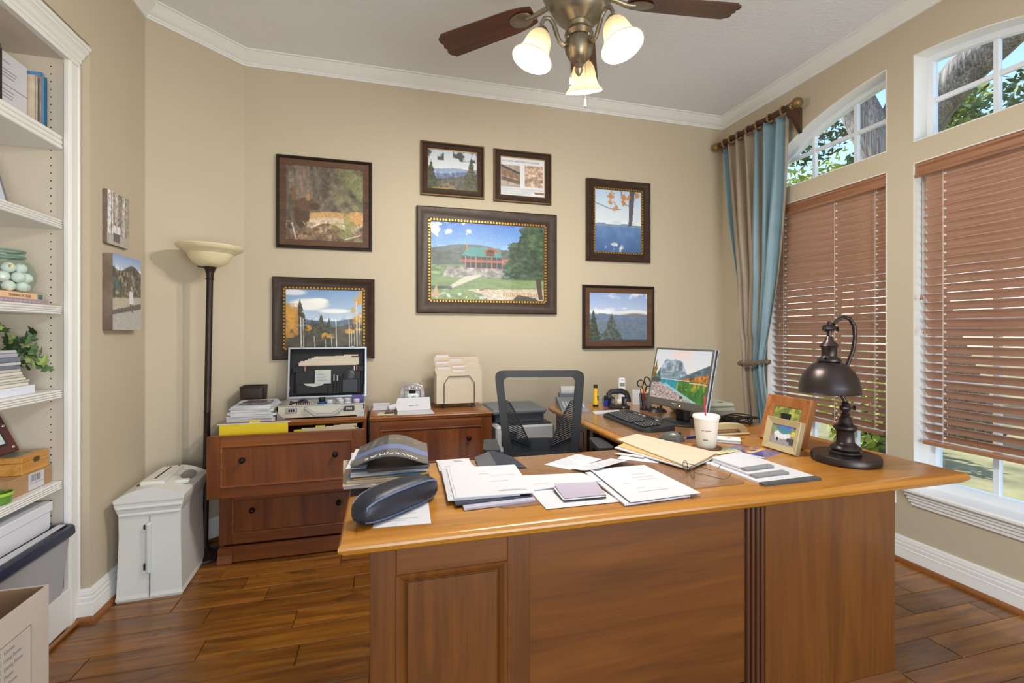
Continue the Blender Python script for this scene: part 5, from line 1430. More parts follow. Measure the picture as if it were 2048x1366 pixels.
# right white stack, fanned sheets
slab('paper_bundle', 'lower bundle of white sheets at the desk front, right of the cheque book', 'papers', [(.655, 1.190), (.880, 1.205), (.900, 1.500), (.668, 1.485)], PZ, .005, M_PAPER, bow=lambda u, v: 0.004 * (1 - u) * v)
slab('paper_sheet', 'large top letter of the white bundle at the desk front', 'paper', [(.672, 1.186), (.912, 1.200), (.908, 1.506), (.690, 1.496)], PZ + .0098, .0008, M_PAPER, bow=lambda u, v: .004 * (1 - u) * v, lines=[(.5, .75, .70, .708), (.45, .8, .6, .608), (.5, .78, .52, .528), (.2, .3, .45, .458), (.3, .42, .3, .308), (.25, .7, .2, .208)])
slab('paper_sheet', 'printed white sheet farthest back among the loose papers', 'paper', [(.574, 1.640), (.640, 1.552), (.812, 1.650), (.752, 1.748)], PZ, .0006, M_PAPER, lines=tlines(4, 9))
slab('paper_sheet', 'printed sheet with lifted right edge in the middle of the loose papers', 'paper', [(.640, 1.548), (.706, 1.470), (.905, 1.560), (.838, 1.628)], PZ + .0068, .0006, M_PAPER, bow=lambda u, v: .030 * max(0, u - .35) ** 1.6, lines=tlines(5, 9))
slab('paper_slip', 'torn white slip beside the manila folders', 'paper', [(.872, 1.640), (.990, 1.545), (1.022, 1.575), (.905, 1.668)], PZ, .0005, M_PAPER, bow=lambda u, v: .004 * v)
slab('paper_slip', 'small folded receipt tucked by the manila folders', 'paper', [(.885, 1.690), (.960, 1.600), (.985, 1.622), (.912, 1.705)], PZ + .0048, .0005, M_PAPER2, bow=lambda u, v: .003 * u)
# manila folders
for k, (lb, c_, dz, th, m_) in enumerate((
    ('white papers under the manila folders on the desk corner', [(.925, 1.765), (1.030, 1.425), (1.245, 1.535), (1.115, 1.900)], 0, .004, M_PAPER),
    ('tan folder edge just under the top manila folder', [(.945, 1.775), (1.036, 1.425), (1.250, 1.545), (1.120, 1.915)], .0046, .002, M_MANILA2),
    ('wide cream manila folder lying across the inner desk corner', [(.990, 1.870), (1.030, 1.418), (1.258, 1.556), (1.135, 1.945)], .008, .004, M_CREAM))):
    slab('file_folder' if k else 'paper_bundle', lb, 'folder' if k else 'papers', c_, PZ + .0068 + dz, th, m_)

# ---- reading glasses
gl = thing('reading_glasses', 'thin metal reading glasses resting by the manila folders', 'glasses', (1.005, 1.385, PZ), rz=-108, local=True)
M_WIRE = mat('glasses_wire', (70, 60, 54), rough=.3, metal=.8)
for s_ in (-1, 1):
    cpt = [(s_ * .034 + .025 * math.cos(a), -.002 * math.cos(2 * a), .021 + .019 * math.sin(a)) for a in [2 * PI * i / 26 for i in range(26)]]
    obj('rim', MB().tube(cpt, .0009, 6, closed=True), M_WIRE, gl)
    obj('lens', MB().lathe([(0, .0004), (.0245, .0003), (.0245, -.0003), (0, -.0004)], 26, Tm(s_ * .034, 0, .021) @ Rm('X', 90) @ Matrix.Diagonal((1, .76, 1, 1))), pane_mat('lens_glass', ior=1.4), gl)
    obj('temple', MB().tube([(s_ * .060, 0, .028), (s_ * .064, .003, .027), (s_ * .058, .05, .016), (s_ * .050, .095, .004), (s_ * .046, .115, .010), (s_ * .046, .125, .026)], .0011, 6), M_WIRE, gl)
obj('bridge', MB().tube([(-.010, 0, .026), (-.004, -.002, .031), (.004, -.002, .031), (.010, 0, .026)], .0009, 6), M_WIRE, gl)

# ---- pads in front of the lamp
pf = thing('note_pad', 'large white pad with charcoal binding at the right of the near desk', 'note pad', (1.28, 1.37, DZT))
def bound(parent, c_, z_, th, frac, mw, mb_):
    q = quad_fn(c_)
    b = MB().sheet(1, 1, q, th); b.v = [(x, y, zz + z_ + th) for x, y, zz in b.v]; obj('pages', b, mw, parent)
    b = MB().sheet(1, 1, quad_fn([q(-.004, -.004)[:2], q(1.004, -.004)[:2], q(1.004, frac)[:2], q(-.004, frac)[:2]]), th + .001); b.v = [(x, y, zz + z_ + th + .0005) for x, y, zz in b.v]; obj('binding', b, mb_, parent)
M_BIND = mat('binding_charcoal', (78, 78, 80), rough=.6); M_BIND2 = mat('binding_grey', (134, 134, 136), rough=.6)
bound(pf, [(1.168, 1.228), (1.400, 1.232), (1.392, 1.545), (1.152, 1.490)], DZT + .0002, .007, .075, M_PAPER, M_BIND)
p2_ = thing('note_pad', 'narrow white memo pad with grey binding, nearer of the two on the big pad', 'note pad', (1.25, 1.35, DZT + .008))
bound(p2_, [(1.186, 1.285), (1.330, 1.292), (1.330, 1.520), (1.180, 1.485)], DZT + .0086, .006, .12, M_PAPER, M_BIND2)
p3_ = thing('note_pad', 'narrow white memo pad with grey binding, farther of the two on the big pad', 'note pad', (1.26, 1.40, DZT + .015))
bound(p3_, [(1.195, 1.335), (1.320, 1.345), (1.350, 1.540), (1.185, 1.498)], DZT + .0162, .006, .14, M_PAPER, M_BIND2)
# colourful leaflet
lf_ = thing('leaflet', 'colourful glossy leaflet between the cup and the photo frames', 'leaflet', (1.46, 1.60, DZT))
im = Pic(40, 40, (90, 96, 150)); im.vgrad(0, .5, (60, 110, 190), (226, 150, 70)); im.rect(0, 1, .5, .62, (236, 190, 120)); im.rect(0, 1, .62, 1, (76, 70, 150)); im.noise(6, 121, .8); im.blobs(8, 122, .6, (40, 60, 150)); im.rect(0, .12, 0, 1, (220, 220, 226)); im.rect(.7, 1, .0, .3, (170, 60, 50), .7)
print_mesh('printed_page', im.a, flat_up(1.462, 1.607, DZT + .0012, 20), lf_, vc_mat('gloss_print', .25, .3), .150, .175)
obj('backing', MB().box(-.075, .075, -.0875, .0875, .0002, .0010, M=flat_up(1.462, 1.607, DZT, 20)), M_PAPER, lf_)

# ---- cup, coaster, yellow sheet
slab('paper_sheet', 'pale yellow sheet under the drink coaster', 'paper', [(1.195, 1.690), (1.235, 1.585), (1.420, 1.612), (1.370, 1.800)], PZ, .0006, M_PYEL)
co = obj('coaster', MB().lathe([(0, 0), (.057, 0), (.060, .002), (.060, .005), (.056, .006), (0, .006)], 36), mat('coaster_brown', (112, 70, 44), rough=.5, var=.2, vscale=20), smooth=True)
co.location = (1.318, 1.697, PZ + .0007); tag(co, 'round brown coaster under the white drink cup', 'coaster')
M_FOAM = mat('foam_cup_white', (232, 228, 220), rough=.55)
cp_ = thing('drink_cup', 'white foam drink cup with lid and red straw', 'cup', (1.314, 1.694, PZ + .0068), local=True)
obj('cup_body', MB().lathe([(0, 0), (.036, 0), (.038, .003), (.050, .118), (.0515, .120), (.0515, .126), (0, .126)], 40), M_FOAM, cp_, smooth=True)
obj('lid', MB().lathe([(.0515, .120), (.0545, .121), (.0545, .130), (.052, .134), (.046, .135), (.045, .130), (0, .130)], 40), mat('cup_lid', (226, 224, 222), rough=.35), cp_, smooth=True)
obj('straw', MB().tube([(.006, .006, .06), (.0, .004, .128), (-.010, .0, .212)], .0034, 10), mat('straw_red', (198, 52, 48), rough=.4), cp_, smooth=True)
for zz, marks, sz, m_ in ((.072, (0, 1, 2, 4, 5, 6, 7, 8), .0034, M_INKR), (.032, (2, 3, 4, 5), .0046, M_INK)):   # tiny print too small to read
    rr = .0385 + (zz - .003) * .1045 + .0003
    for i in marks:
        a = R(-128) + (i - 4) * .0045 / rr
        obj('printed_mark', MB().box(-.0016, .0016, -.0002, .0002, 0, sz, M=Tm(rr * math.cos(a), rr * math.sin(a), zz) @ Rm('Z', math.degrees(a) + 90)), m_, cp_)

# ---- stapler, white note box, pen
sp = thing('stapler', 'beige desk stapler behind the drink cup', 'stapler', (1.60, 1.885, DZT), rz=-2, local=True)
M_BEIGE = mat('stapler_beige', (206, 186, 142), rough=.4)
obj('base', MB().box(-.095, .092, -.020, .020, 0, .012, c=.004), M_BEIGE, sp)
obj('arm', MB().prism([(-.095, .034), (.03, .030), (.045, .012), (.082, .012), (.076, .034), (.050, .052), (-.02, .058), (-.095, .056)], -.016, .016, M=Rm('X', 90)), M_BEIGE, sp)
obj('magazine_channel', MB().box(-.09, .035, -.009, .009, .024, .032), M_SILVER, sp)
nb = thing('note_box', 'small flat white box of note cards by the drink cup', 'box', (1.475, 1.765, DZT), rz=-38, local=True)
obj('box_body', MB().box(-.055, .055, -.032, .032, 0, .014, c=.004), M_PAPER, nb); obj('box_lid', MB().box(-.057, .057, -.034, .034, .0135, .020, c=.004), mat('box_lid_white', (238, 236, 236), rough=.4), nb)
obj('label_mark', MB().box(.004, .018, -.006, .006, .0198, .0203), mat('ink_orange', (220, 130, 70), rough=.6), nb)
pn = thing('ballpoint_pen', 'dark blue pen lying behind the mouse', 'pen', (1.395, 1.872, PZ + .005), rz=10, local=True)
obj('barrel', MB().tube([(-.06, 0, .0), (.055, 0, .0)], [.0048, .0055], 10), mat('pen_blue', (34, 44, 120), rough=.35), pn, smooth=True); obj('tip', MB().tube([(-.06, 0, 0), (-.072, 0, 0)], [.0045, .001], 10), M_SILVER, pn); obj('clip', MB().box(.015, .058, -.001, .001, .005, .0068), M_SILVER, pn)

# ---- mouse and keyboard
ms = thing('computer_mouse', 'dark grey computer mouse on the desk pad', 'mouse', (1.265, 1.868, PZ), rz=128, local=True)
def dome(nx, ny, L, W, Hh, pw=2.2):
    b = MB()
    def f_(u, v):
        x = (2 * u - 1); y = (2 * v - 1)
        rr = max(abs(x), abs(y)); d = math.hypot(x, y) or 1
        x, y = x * rr / d, y * rr / d
        return (x * L / 2, y * W / 2, Hh * max(0, 1 - rr ** pw) ** .6 * (1.0 - .25 * x))
    return b.grid(nx, ny, f_)
obj('shell', dome(18, 14, .118, .066, .038), mat('mouse_grey', (86, 88, 84), rough=.32, coat=.3), ms, smooth=True, angle=180)
obj('base_plate', MB().lathe([(0, 0), (.030, 0), (.033, .004), (0, .004)], 24, Matrix.Diagonal((1.8, 1, 1, 1))), M_BLACK, ms)
obj('scroll_wheel', MB().lathe([(0, -.003), (.008, -.003), (.008, .003), (0, .003)], 16, Tm(-.036, 0, .030) @ Rm('X', 90)), M_BLACK, ms)
kb = thing('keyboard', 'black curved computer keyboard on the desk return', 'keyboard', (1.310, 2.262, PZ), rz=-91, local=True)
M_KB = mat('keyboard_black', (38, 40, 42), rough=.4); M_KEY = mat('key_black', (52, 53, 56), rough=.38); M_KEYL = mat('key_legend', (190, 192, 196), rough=.6)
# local x = along the keys (left to right for the typist), y = away from the typist
kp = rounded([(-.245, -.085), (.245, -.085), (.235, .100), (-.235, .100)], [.05, .05, .035, .035], 6)
kp = [(x, y - .022 * (1 - (x / .245) ** 2) * (1 if y < 0 else -.2)) for x, y in kp]
hz = lambda y: .014 + .016 * (y + .10) / .2
kt = MB(); n = len(kp)
kt.v = [(x, y, .001) for x, y in kp] + [(x * .985, y * .97, hz(y)) for x, y in kp]
kt.f = [tuple(range(n - 1, -1, -1)), tuple(range(n, 2 * n))] + [(i, (i + 1) % n, n + (i + 1) % n, n + i) for i in range(n)]; kt.mi = [0] * (n + 2)
obj('case', kt, M_KB, kb)
keymb = MB().box(-.0078, .0078, -.0072, .0072, 0, .0075, c=.0022)
kme = bpy.data.meshes.new('key'); kme.from_pydata(keymb.v, [], keymb.f); kme.materials.append(M_KEY); kme.update()
lg = MB()
for r_ in range(5):
    for c_ in range(21):
        if c_ in (15,): continue
        x = -.205 + c_ * .0198; y = -.052 + r_ * .0192 - .012 * (1 - (x / .245) ** 2); zz = hz(y) + .0002
        k_ = link('key', kme, kb); k_.location = (x, y, zz); k_.rotation_euler = (R(4.5), 0, 0)
        lg.box(x - .0032, x + .0012, y - .001, y + .0035, zz + .0077, zz + .0081)
obj('key_legends', lg, M_KEYL, kb)['kind'] = 'stuff'
for k in range(8):
    x = -.17 + k * .045
    obj('media_button', MB().box(x - .010, x + .010, .066, .074, hz(.07), hz(.07) + .003, c=.001), M_LGREY if k in (1, 2, 3, 6) else M_KB, kb)
for s_ in (-1, 1): obj('rear_foot', MB().box(s_ * .20 - .012, s_ * .20 + .012, .080, .088, .0, .022), M_KB, kb)
slab('paper_sheet', 'white papers behind the keyboard, in front of the hole punch', 'paper', [(1.215, 2.560), (1.385, 2.560), (1.425, 2.660), (1.240, 2.655)], PZ, .003, M_PAPER)

# ---- monitor
mo = thing('monitor', 'silver flat monitor showing a mountain lake on the desk return', 'monitor', (1.545, 2.19, PZ), rz=-80, local=True)
# local: screen faces -y, x to the right of the viewer
M_SILP = mat('monitor_silver', (176, 178, 180), rough=.35, metal=.3); M_BEZ = mat('monitor_bezel', (96, 92, 84), rough=.4, metal=.2)
TL = Tm(0, -.055, .085) @ Rm('X', -13)
Wm, Hm = .415, .325
obj('housing', MB().box(-Wm / 2, Wm / 2, -.002, .010, 0, Hm, c=.003, M=TL).box(-Wm / 2, Wm / 2, .020, .030, 0, Hm, c=.003, M=TL), M_SILP, mo)
obj('housing_seam', MB().box(-Wm / 2 + .002, Wm / 2 - .002, .009, .021, .002, Hm - .002, M=TL), mat('monitor_seam_blue', (52, 60, 78), rough=.4), mo)
obj('bezel', MB().sweep([(0, -.003), (0, .001), (-.012, .001), (-.014, -.003)], [(-Wm / 2 + .002, -.002, .002), (Wm / 2 - .002, -.002, .002), (Wm / 2 - .002, -.002, Hm - .002), (-Wm / 2 + .002, -.002, Hm - .002)], N=(0, -1, 0), M=TL), M_BEZ, mo)
obj('lower_bezel', MB().box(-Wm / 2 + .004, Wm / 2 - .004, -.0045, .0, .003, .040, c=.002, M=TL), M_BEZ, mo)
M_SCREEN = bpy.data.materials.new('screen_lit'); M_SCREEN.use_nodes = True
nt = M_SCREEN.node_tree; b_ = nt.nodes['Principled BSDF']; a_ = nt.nodes.new('ShaderNodeVertexColor'); a_.layer_name = 'print'
nt.links.new(a_.outputs['Color'], b_.inputs['Emission Color']); b_.inputs['Emission Strength'].default_value = .62; b_.inputs['Base Color'].default_value = (.01, .01, .012, 1); b_.inputs['Roughness'].default_value = .25
print_mesh('screen', pic_wallpaper(), TL @ on_back(0, -.0036, .040 + (Hm - .052) / 2), mo, M_SCREEN, Wm - .026, Hm - .054)
obj('back_shell', MB().box(-.14, .14, .029, .056, .04, Hm - .05, c=.012, M=TL), M_SILP, mo)
obj('maker_mark', MB().box(-.016, .016, -.0049, -.0045, .022, .0255, M=TL), M_LGREY, mo)
obj('power_light', MB().box(.04, .044, -.0052, -.0044, .014, .018, M=TL), mat('led_amber', (255, 190, 70), emit=(255, 180, 60), estr=6), mo)
obj('stand_neck', MB().box(-.040, .040, -.012, .030, .012, .165, c=.010), M_BLACK, mo)
obj('stand_base', MB().lathe([(0, 0), (.118, 0), (.122, .004), (.112, .012), (.06, .018), (0, .019)], 40, Matrix.Diagonal((1.0, .82, 1, 1))), M_BLACK, mo, smooth=True)

# ---- things at the far end of the return
fl_t = thing('flashlight', 'yellow flashlight standing upright near the wall', 'flashlight', (1.354, 2.845, DZT), local=True)
M_FY = mat('flashlight_yellow', (236, 190, 20), rough=.35)
obj('head', MB().lathe([(0, 0), (.0185, 0), (.0185, .012), (.0175, .013)], 20), M_BLACK, fl_t, smooth=True)
obj('body', MB().lathe([(.0175, .013), (.0175, .030), (.0125, .048), (.0120, .122)], 20), M_FY, fl_t, smooth=True)
obj('end_cap', MB().lathe([(.0125, .122), (.0135, .123), (.0135, .140), (.012, .143), (0, .143)], 20), M_BLACK, fl_t, smooth=True)
obj('switch', MB().box(.008, .0165, -.012, -.004, .040, .070, c=.002), M_BLACK, fl_t)
bs = thing('pencil_sharpener', 'small blue and black electric sharpener beside the flashlight', 'sharpener', (1.424, 2.815, DZT), rz=-14, local=True)
obj('bin', MB().lathe([(0, 0), (.022, 0), (.0235, .004), (.0235, .046)], 24), mat('sharpener_blue', (28, 62, 160), rough=.25, coat=.5), bs, smooth=True)
obj('cap', MB().lathe([(.0235, .046), (.024, .047), (.023, .066), (.020, .072), (0, .073)], 24), M_BLACK, bs, smooth=True)
obj('side_grip', MB().box(-.032, -.023, -.010, .010, .008, .060, c=.003), M_GREYP, bs); obj('side_grip', MB().box(.023, .030, -.010, .010, .008, .060, c=.003), mat('sharpener_blue', (28, 62, 160)), bs)
hp_ = thing('hole_punch', 'heavy black hole punch standing beside the pen cup', 'hole punch', (1.462, 2.735, DZT), rz=-10, local=True)
obj('base', MB().box(-.062, .062, -.045, .030, 0, .022, c=.006), M_BLACK, hp_)
for s_ in (-1, 1):
    obj('post', MB().box(s_ * .040 - .014, s_ * .040 + .014, -.010, .022, .020, .072, c=.004), M_BLACK, hp_)
    obj('spring', MB().tube([(s_ * .040 + .009 * math.cos(i * 1.1), -.014 + .006 * math.sin(i * 1.1), .026 + i * .0014) for i in range(28)], .0016, 5), M_SILVER, hp_)
obj('lever', MB().tube([(-.058, -.004, .066), (-.064, .0, .092), (-.046, .002, .110), (.020, .002, .112), (.052, .0, .096), (.062, -.004, .066), (.064, -.006, .040)], .011, 8, flat=1.6), M_BLACK, hp_, smooth=True)
obj('release_button', MB().lathe([(0, .006), (.005, .005), (.006, 0)], 10, Tm(.018, -.046, .010) @ Rm('X', 90)), M_SILVER, hp_)
# printing calculator
ca = thing('printing_calculator', 'grey printing calculator with a white paper roll at the desk far corner', 'calculator', (1.180, 2.84, DZT), rz=-14, local=True)
obj('body', MB().prism([(-.16, 0), (.15, 0), (.15, .052), (.09, .058), (-.155, .014)], -.085, .085, M=Rm('Z', 90) @ Rm('X', 90)), mat('calculator_grey', (128, 134, 140), rough=.5), ca)
obj('paper_holder', MB().box(-.07, .07, .085, .14, .05, .085, c=.006), mat('calculator_dark', (92, 98, 106), rough=.5), ca)
obj('paper_roll', MB().lathe([(0, -.052), (.033, -.052), (.033, .052), (0, .052)], 24, Tm(-.005, .115, .095) @ Rm('Y', 90)), M_PAPER2, ca, smooth=True, angle=40)
kmb = MB().box(-.0065, .0065, -.006, .006, 0, .006, c=.0015); kme2 = bpy.data.meshes.new('key'); kme2.from_pydata(kmb.v, [], kmb.f); kme2.materials.append(M_LGREY); kme2.update()
for r_ in range(5):
    for c_ in range(7):
        yy = -.125 + r_ * .024; k_ = link('key', kme2, ca); k_.location = (-.060 + c_ * .020, yy, .0195 + (yy + .125) * .182); k_.rotation_euler = (R(10), 0, 0)
# cordless phone
ph_ = thing('cordless_phone', 'white cordless phone handset upright in its cradle', 'phone', (1.580, 2.900, DZT), rz=-22, local=True)
M_PW = mat('phone_white', (230, 232, 236), rough=.35)
obj('cradle', MB().box(-.036, .036, -.035, .040, 0, .030, c=.008), M_PW, ph_)
hs = obj('handset', MB().box(-.0235, .0235, -.012, .012, .018, .178, c=.008, M=Rm('X', -10)), M_PW, ph_)
obj('display', MB().box(-.016, .016, -.0128, -.011, .118, .142, M=Rm('X', -10)), mat('phone_lcd', (128, 132, 108), rough=.3), hs)
obj('nav_key', MB().lathe([(0, .002), (.008, .0015), (.009, 0)], 16, Rm('X', -10) @ Tm(0, -.012, .100) @ Rm('X', 90)), M_LGREY, hs)
kp2 = MB()
for r_ in range(4):
    for c_ in range(3): obj('key', MB().box(-.014 + c_ * .0105, -.007 + c_ * .0105, -.0132, -.0115, .080 - r_ * .011, .086 - r_ * .011, c=.0008, M=Rm('X', -10)), M_LGREY, hs)
obj('earpiece', MB().box(-.006, .006, -.0128, -.0115, .160, .163, M=Rm('X', -10)), M_BLACK, hs)
# tent calendar
cl = thing('desk_calendar', 'white tent calendar with fine print behind the hole punch', 'calendar', (1.698, 2.845, DZT), rz=-20, local=True)
obj('front_leaf', MB().box(-.065, .065, -.001, .001, 0, .100, c=0, M=Tm(0, -.02, 0) @ Rm('X', -10)), M_PAPER, cl)
obj('back_leaf', MB().box(-.065, .065, -.001, .001, 0, .100, M=Tm(0, .02, 0) @ Rm('X', 10)), M_PAPER, cl)
b = MB()
for r_ in range(6):
    for c_ in range(7): b.box(-.055 + c_ * .0165, -.048 + c_ * .0165, -.0014, -.0011, .014 + r_ * .011, .0165 + r_ * .011, M=Tm(0, -.02, 0) @ Rm('X', -10))
obj('printed_text', b, M_INKG, cl)['kind'] = 'stuff'
# pen cup, with each tool a thing of its own
PCX, PCY = 1.602, 2.640
M_WMESH = bpy.data.materials.new('wire_mesh_black'); M_WMESH.use_nodes = True
nt = M_WMESH.node_tree; nt.nodes.clear(); _o = nt.nodes.new('ShaderNodeOutputMaterial'); _m = nt.nodes.new('ShaderNodeMixShader'); _m.inputs[0].default_value = .55
_t = nt.nodes.new('ShaderNodeBsdfTransparent'); _d = nt.nodes.new('ShaderNodeBsdfDiffuse'); _d.inputs[0].default_value = (.02, .02, .022, 1)
nt.links.new(_t.outputs[0], _m.inputs[1]); nt.links.new(_d.outputs[0], _m.inputs[2]); nt.links.new(_m.outputs[0], _o.inputs[0])
pcup = thing('pen_cup', 'black wire-mesh pen cup in front of the monitor', 'pen cup', (PCX, PCY, DZT), local=True)
obj('mesh_wall', MB().lathe([(.036, .004), (.040, .100)], 28), M_WMESH, pcup, smooth=True)
obj('rim', MB().tube([(.040 * math.cos(a), .040 * math.sin(a), .100) for a in [2 * PI * i / 28 for i in range(28)]], .0018, 6, closed=True), M_BLACK, pcup)
obj('bottom', MB().lathe([(0, 0), (.036, 0), (.0375, .006), (0, .006)], 28), M_BLACK, pcup)
def stick(name, label, cat, p0, p1, r_, m_, tipm=None):
    t = thing(name, label, cat, (PCX + p0[0], PCY + p0[1], DZT + .007), local=True)
    d = Vector(p1) - Vector(p0)
    obj('barrel', MB().tube([(0, 0, 0), tuple(d * .9)], r_, 8), m_, t, smooth=True); obj('end', MB().tube([tuple(d * .9), tuple(d)], [r_ * 1.02, r_ * .6], 8), tipm or m_, t)
stick('pencil', 'yellow pencil leaning in the pen cup', 'pencil', (.020, -.012, 0), (-.024, .006, .165), .0036, mat('pencil_yellow', (226, 166, 40), rough=.4), mat('eraser_pink', (200, 120, 110), rough=.7))
stick('marker', 'orange-red marker in the pen cup', 'marker', (.004, .010, 0), (-.026, -.010, .118), .0058, mat('marker_orange', (220, 92, 44), rough=.4))
stick('ballpoint_pen', 'white pen with blue end in the pen cup', 'pen', (.010, -.020, 0), (.030, .006, .132), .0036, M_PAPER2, mat('pen_blue', (34, 44, 120)))
stick('ballpoint_pen', 'black pen at the left side of the pen cup', 'pen', (-.012, .012, 0), (-.038, .000, .128), .0036, M_BLACK)
stick('ballpoint_pen', 'pale pink pen low in the pen cup', 'pen', (-.020, -.014, 0), (-.012, -.022, .092), .0036, mat('pen_pink', (206, 170, 176), rough=.4))
sc = thing('scissors', 'black-handled scissors upright in the pen cup', 'scissors', (PCX - .004, PCY + .006, DZT + .007), rz=-28, local=True)
obj('blade', MB().prism([(-.008, 0), (.004, 0), (.006, .11), (-.006, .11)], -.0012, .0012, M=Rm('X', 90)), M_SILVER, sc)
for s_, cx_, cz_, rx_, rz_, tl in ((-1, -.026, .158, .019, .021, 12), (1, .016, .170, .017, .030, -14)):
    pts = [tuple(Tm(cx_, 0, cz_) @ Rm('Y', tl) @ Vector((rx_ * math.cos(a), 0, rz_ * math.sin(a)))) for a in [2 * PI * i / 24 for i in range(24)]]
    h_ = obj('handle', MB().tube(pts, .0038, 8, closed=True), M_BLACK, sc, smooth=True)
    obj('shank', MB().tube([(cx_ * .6, 0, cz_ - rz_), (cx_ * .15, 0, .105)], [.0042, .005], 8), M_BLACK, h_)
# hub, papers, scanner, cables
hb = thing('usb_hub', 'black rounded hub with cables beside the monitor foot', 'hub', (1.632, 2.560, DZT), local=True)
obj('shell', dome(14, 12, .125, .10, .030), M_BLACK, hb, smooth=True, angle=180); obj('bottom', MB().lathe([(0, 0), (.05, 0), (.05, .003), (0, .003)], 20, Matrix.Diagonal((1.2, 1, 1, 1))), M_BLACK, hb)
obj('status_light', MB().lathe([(0, .002), (.002, 0)], 8, Tm(-.02, -.02, .028)), mat('led_amber', (255, 190, 70)), hb)
for k in range(3): obj('cable', MB().tube([(.01 + k * .012, .0, .026), (.005 + k * .01, .012, .055), (.04 + k * .01, .03, .045), (.06, .05, .01 + k * .004), (.075, .06, .006 + k * .004)], .0022, 6), M_FLEX, hb, smooth=True)
slab('paper_bundle', 'white papers behind the monitor near the wall', 'papers', [(1.80, 2.70), (1.93, 2.66), (1.94, 2.90), (1.82, 2.93)], DZT, .030, M_PAPER)
sn = thing('flatbed_scanner', 'grey-green flatbed scanner behind the monitor', 'scanner', (1.835, 2.41, DZT), rz=-8, local=True)
M_SCN = mat('scanner_grey_green', (150, 152, 136), rough=.45)
obj('body', MB().box(-.13, .13, -.16, .16, .004, .060, c=.014), M_SCN, sn); obj('lid', MB().box(-.125, .125, -.150, .155, .058, .084, c=.014), mat('scanner_lid', (166, 168, 152), rough=.4), sn)
obj('button', MB().lathe([(0, .003), (.012, .002), (.013, 0)], 16, Tm(.06, -.10, .083)), M_BLACK, sn, smooth=True)
for (x, y) in ((-.1, -.13), (.1, -.13), (-.1, .13), (.1, .13)): obj('foot', MB().lathe([(0, 0), (.01, 0), (.01, .005)], 10, Tm(x, y, 0)), M_BLACK, sn)
cbs = thing('cable_bundle', 'looped bundle of black cables beside the photo frames', 'cables', (1.835, 2.10, DZT), local=True)
for k in range(6):
    rr = .058 + .005 * k
    pts = [((rr * 1.35) * math.cos(a) + .004 * math.sin(5 * a + k), (rr * .62) * math.sin(a) + .006 * math.cos(3 * a + k), .006 + .004 * k + .010 * (1 + math.sin(2 * a + k))) for a in [2 * PI * i / 36 for i in range(36)]]
    obj('cable', MB().tube(pts, .0030, 7, closed=True), M_FLEX, cbs, smooth=True)
obj('cable', MB().tube([(-.075, .0, .02), (-.11, .02, .012), (-.145, .05, .006)], .003, 7), M_FLEX, cbs, smooth=True)
obj('cable_tie', MB().tube([(.03 + .012 * math.cos(a) * .3, -.042 + .014 * math.cos(a), .022 + .022 * math.sin(a)) for a in [2 * PI * i / 16 for i in range(16)]], .0025, 6, closed=True), M_BLACK, cbs)

# ---- two photo frames
def table_frame(label, x, y, w_, h_, fw, m_, img, lean, rz, th, wood_in=None):
    t = thing('picture_frame', label, 'photo frame', (x, y, DZT), rz=rz, local=True)
    T_ = Tm(0, 0, .001) @ Rm('X', -lean)
    pa = [(-w_ / 2 + fw, 0, fw), (w_ / 2 - fw, 0, fw), (w_ / 2 - fw, 0, h_ - fw), (-w_ / 2 + fw, 0, h_ - fw)]
    obj('frame', MB().sweep([(-.002, -.003), (-.002, .004), (fw * .3, .007), (fw * .5, .009), (fw * .92, .013), (fw, .011), (fw, -th), (-.002, -th)], pa, N=(0, -1, 0), close_prof=True, M=T_), m_, t)
    if wood_in: obj('inner_step', MB().sweep([(0, .0045), (fw * .34, .0085), (fw * .40, .0085), (fw * .42, .006)], pa, N=(0, -1, 0), M=T_), wood_in, t)
    print_mesh('photo', img, T_ @ on_back(0, -.0015, h_ / 2), t, vc_mat('photo_print', .45), w_ - 2 * fw, h_ - 2 * fw)
    obj('backing', MB().box(-w_ / 2 + .006, w_ / 2 - .006, th * .5, th, .006, h_ - .006, M=T_), M_BLACKM, t)
    obj('easel', MB().prism([(0, 0), (.055, 0), (.058, .010), (.030, h_ * .62), (.010, h_ * .62)], -.022, .022, M=Tm(.0, th, .0) @ Rm('Z', 90) @ Rm('X', 90)), M_BLACKM, t)
    return t
im = Pic(60, 48, (120, 130, 66)); im.noise(10, 131, 1.0); im.blobs(9, 132, .55, (196, 190, 90), al=.7); im.below(.55, (150, 160, 80)); im.ell(.35, .55, .05, .10, (220, 196, 170)); im.ell(.72, .62, .06, .10, (230, 200, 190)); im.ell(.35, .80, .07, .16, (210, 214, 220)); im.ell(.72, .85, .09, .14, (200, 160, 150)); im.noise(30, 133, .3)
table_frame('wide wooden photo frame standing behind a smaller cream frame', 1.690, 1.686, .236, .208, .045, wood('frame_oak', (130, 76, 34), (158, 98, 50), (178, 116, 66), 'Z', 2, rough=.4), im.a, 17, -90, .016)
im = Pic(60, 46, (150, 140, 130)); im.vgrad(0, .4, (90, 110, 90), (130, 140, 120)); im.noise(12, 141, .7); im.rect(.3, .8, .0, .22, (80, 110, 190)); im.below(.66, (150, 148, 150)); im.ell(.48, .48, .34, .20, (220, 222, 226), .3); im.ell(.52, .30, .22, .14, (70, 130, 140), .3); im.ell(.30, .70, .10, .14, (206, 208, 212)); im.ell(.30, .74, .06, .09, (60, 58, 58)); im.ell(.74, .68, .07, .10, (70, 68, 66)); im.rect(.78, .98, .6, .9, (60, 56, 54), .8); im.ell(.9, .36, .08, .12, (210, 190, 60)); im.noise(30, 142, .4)
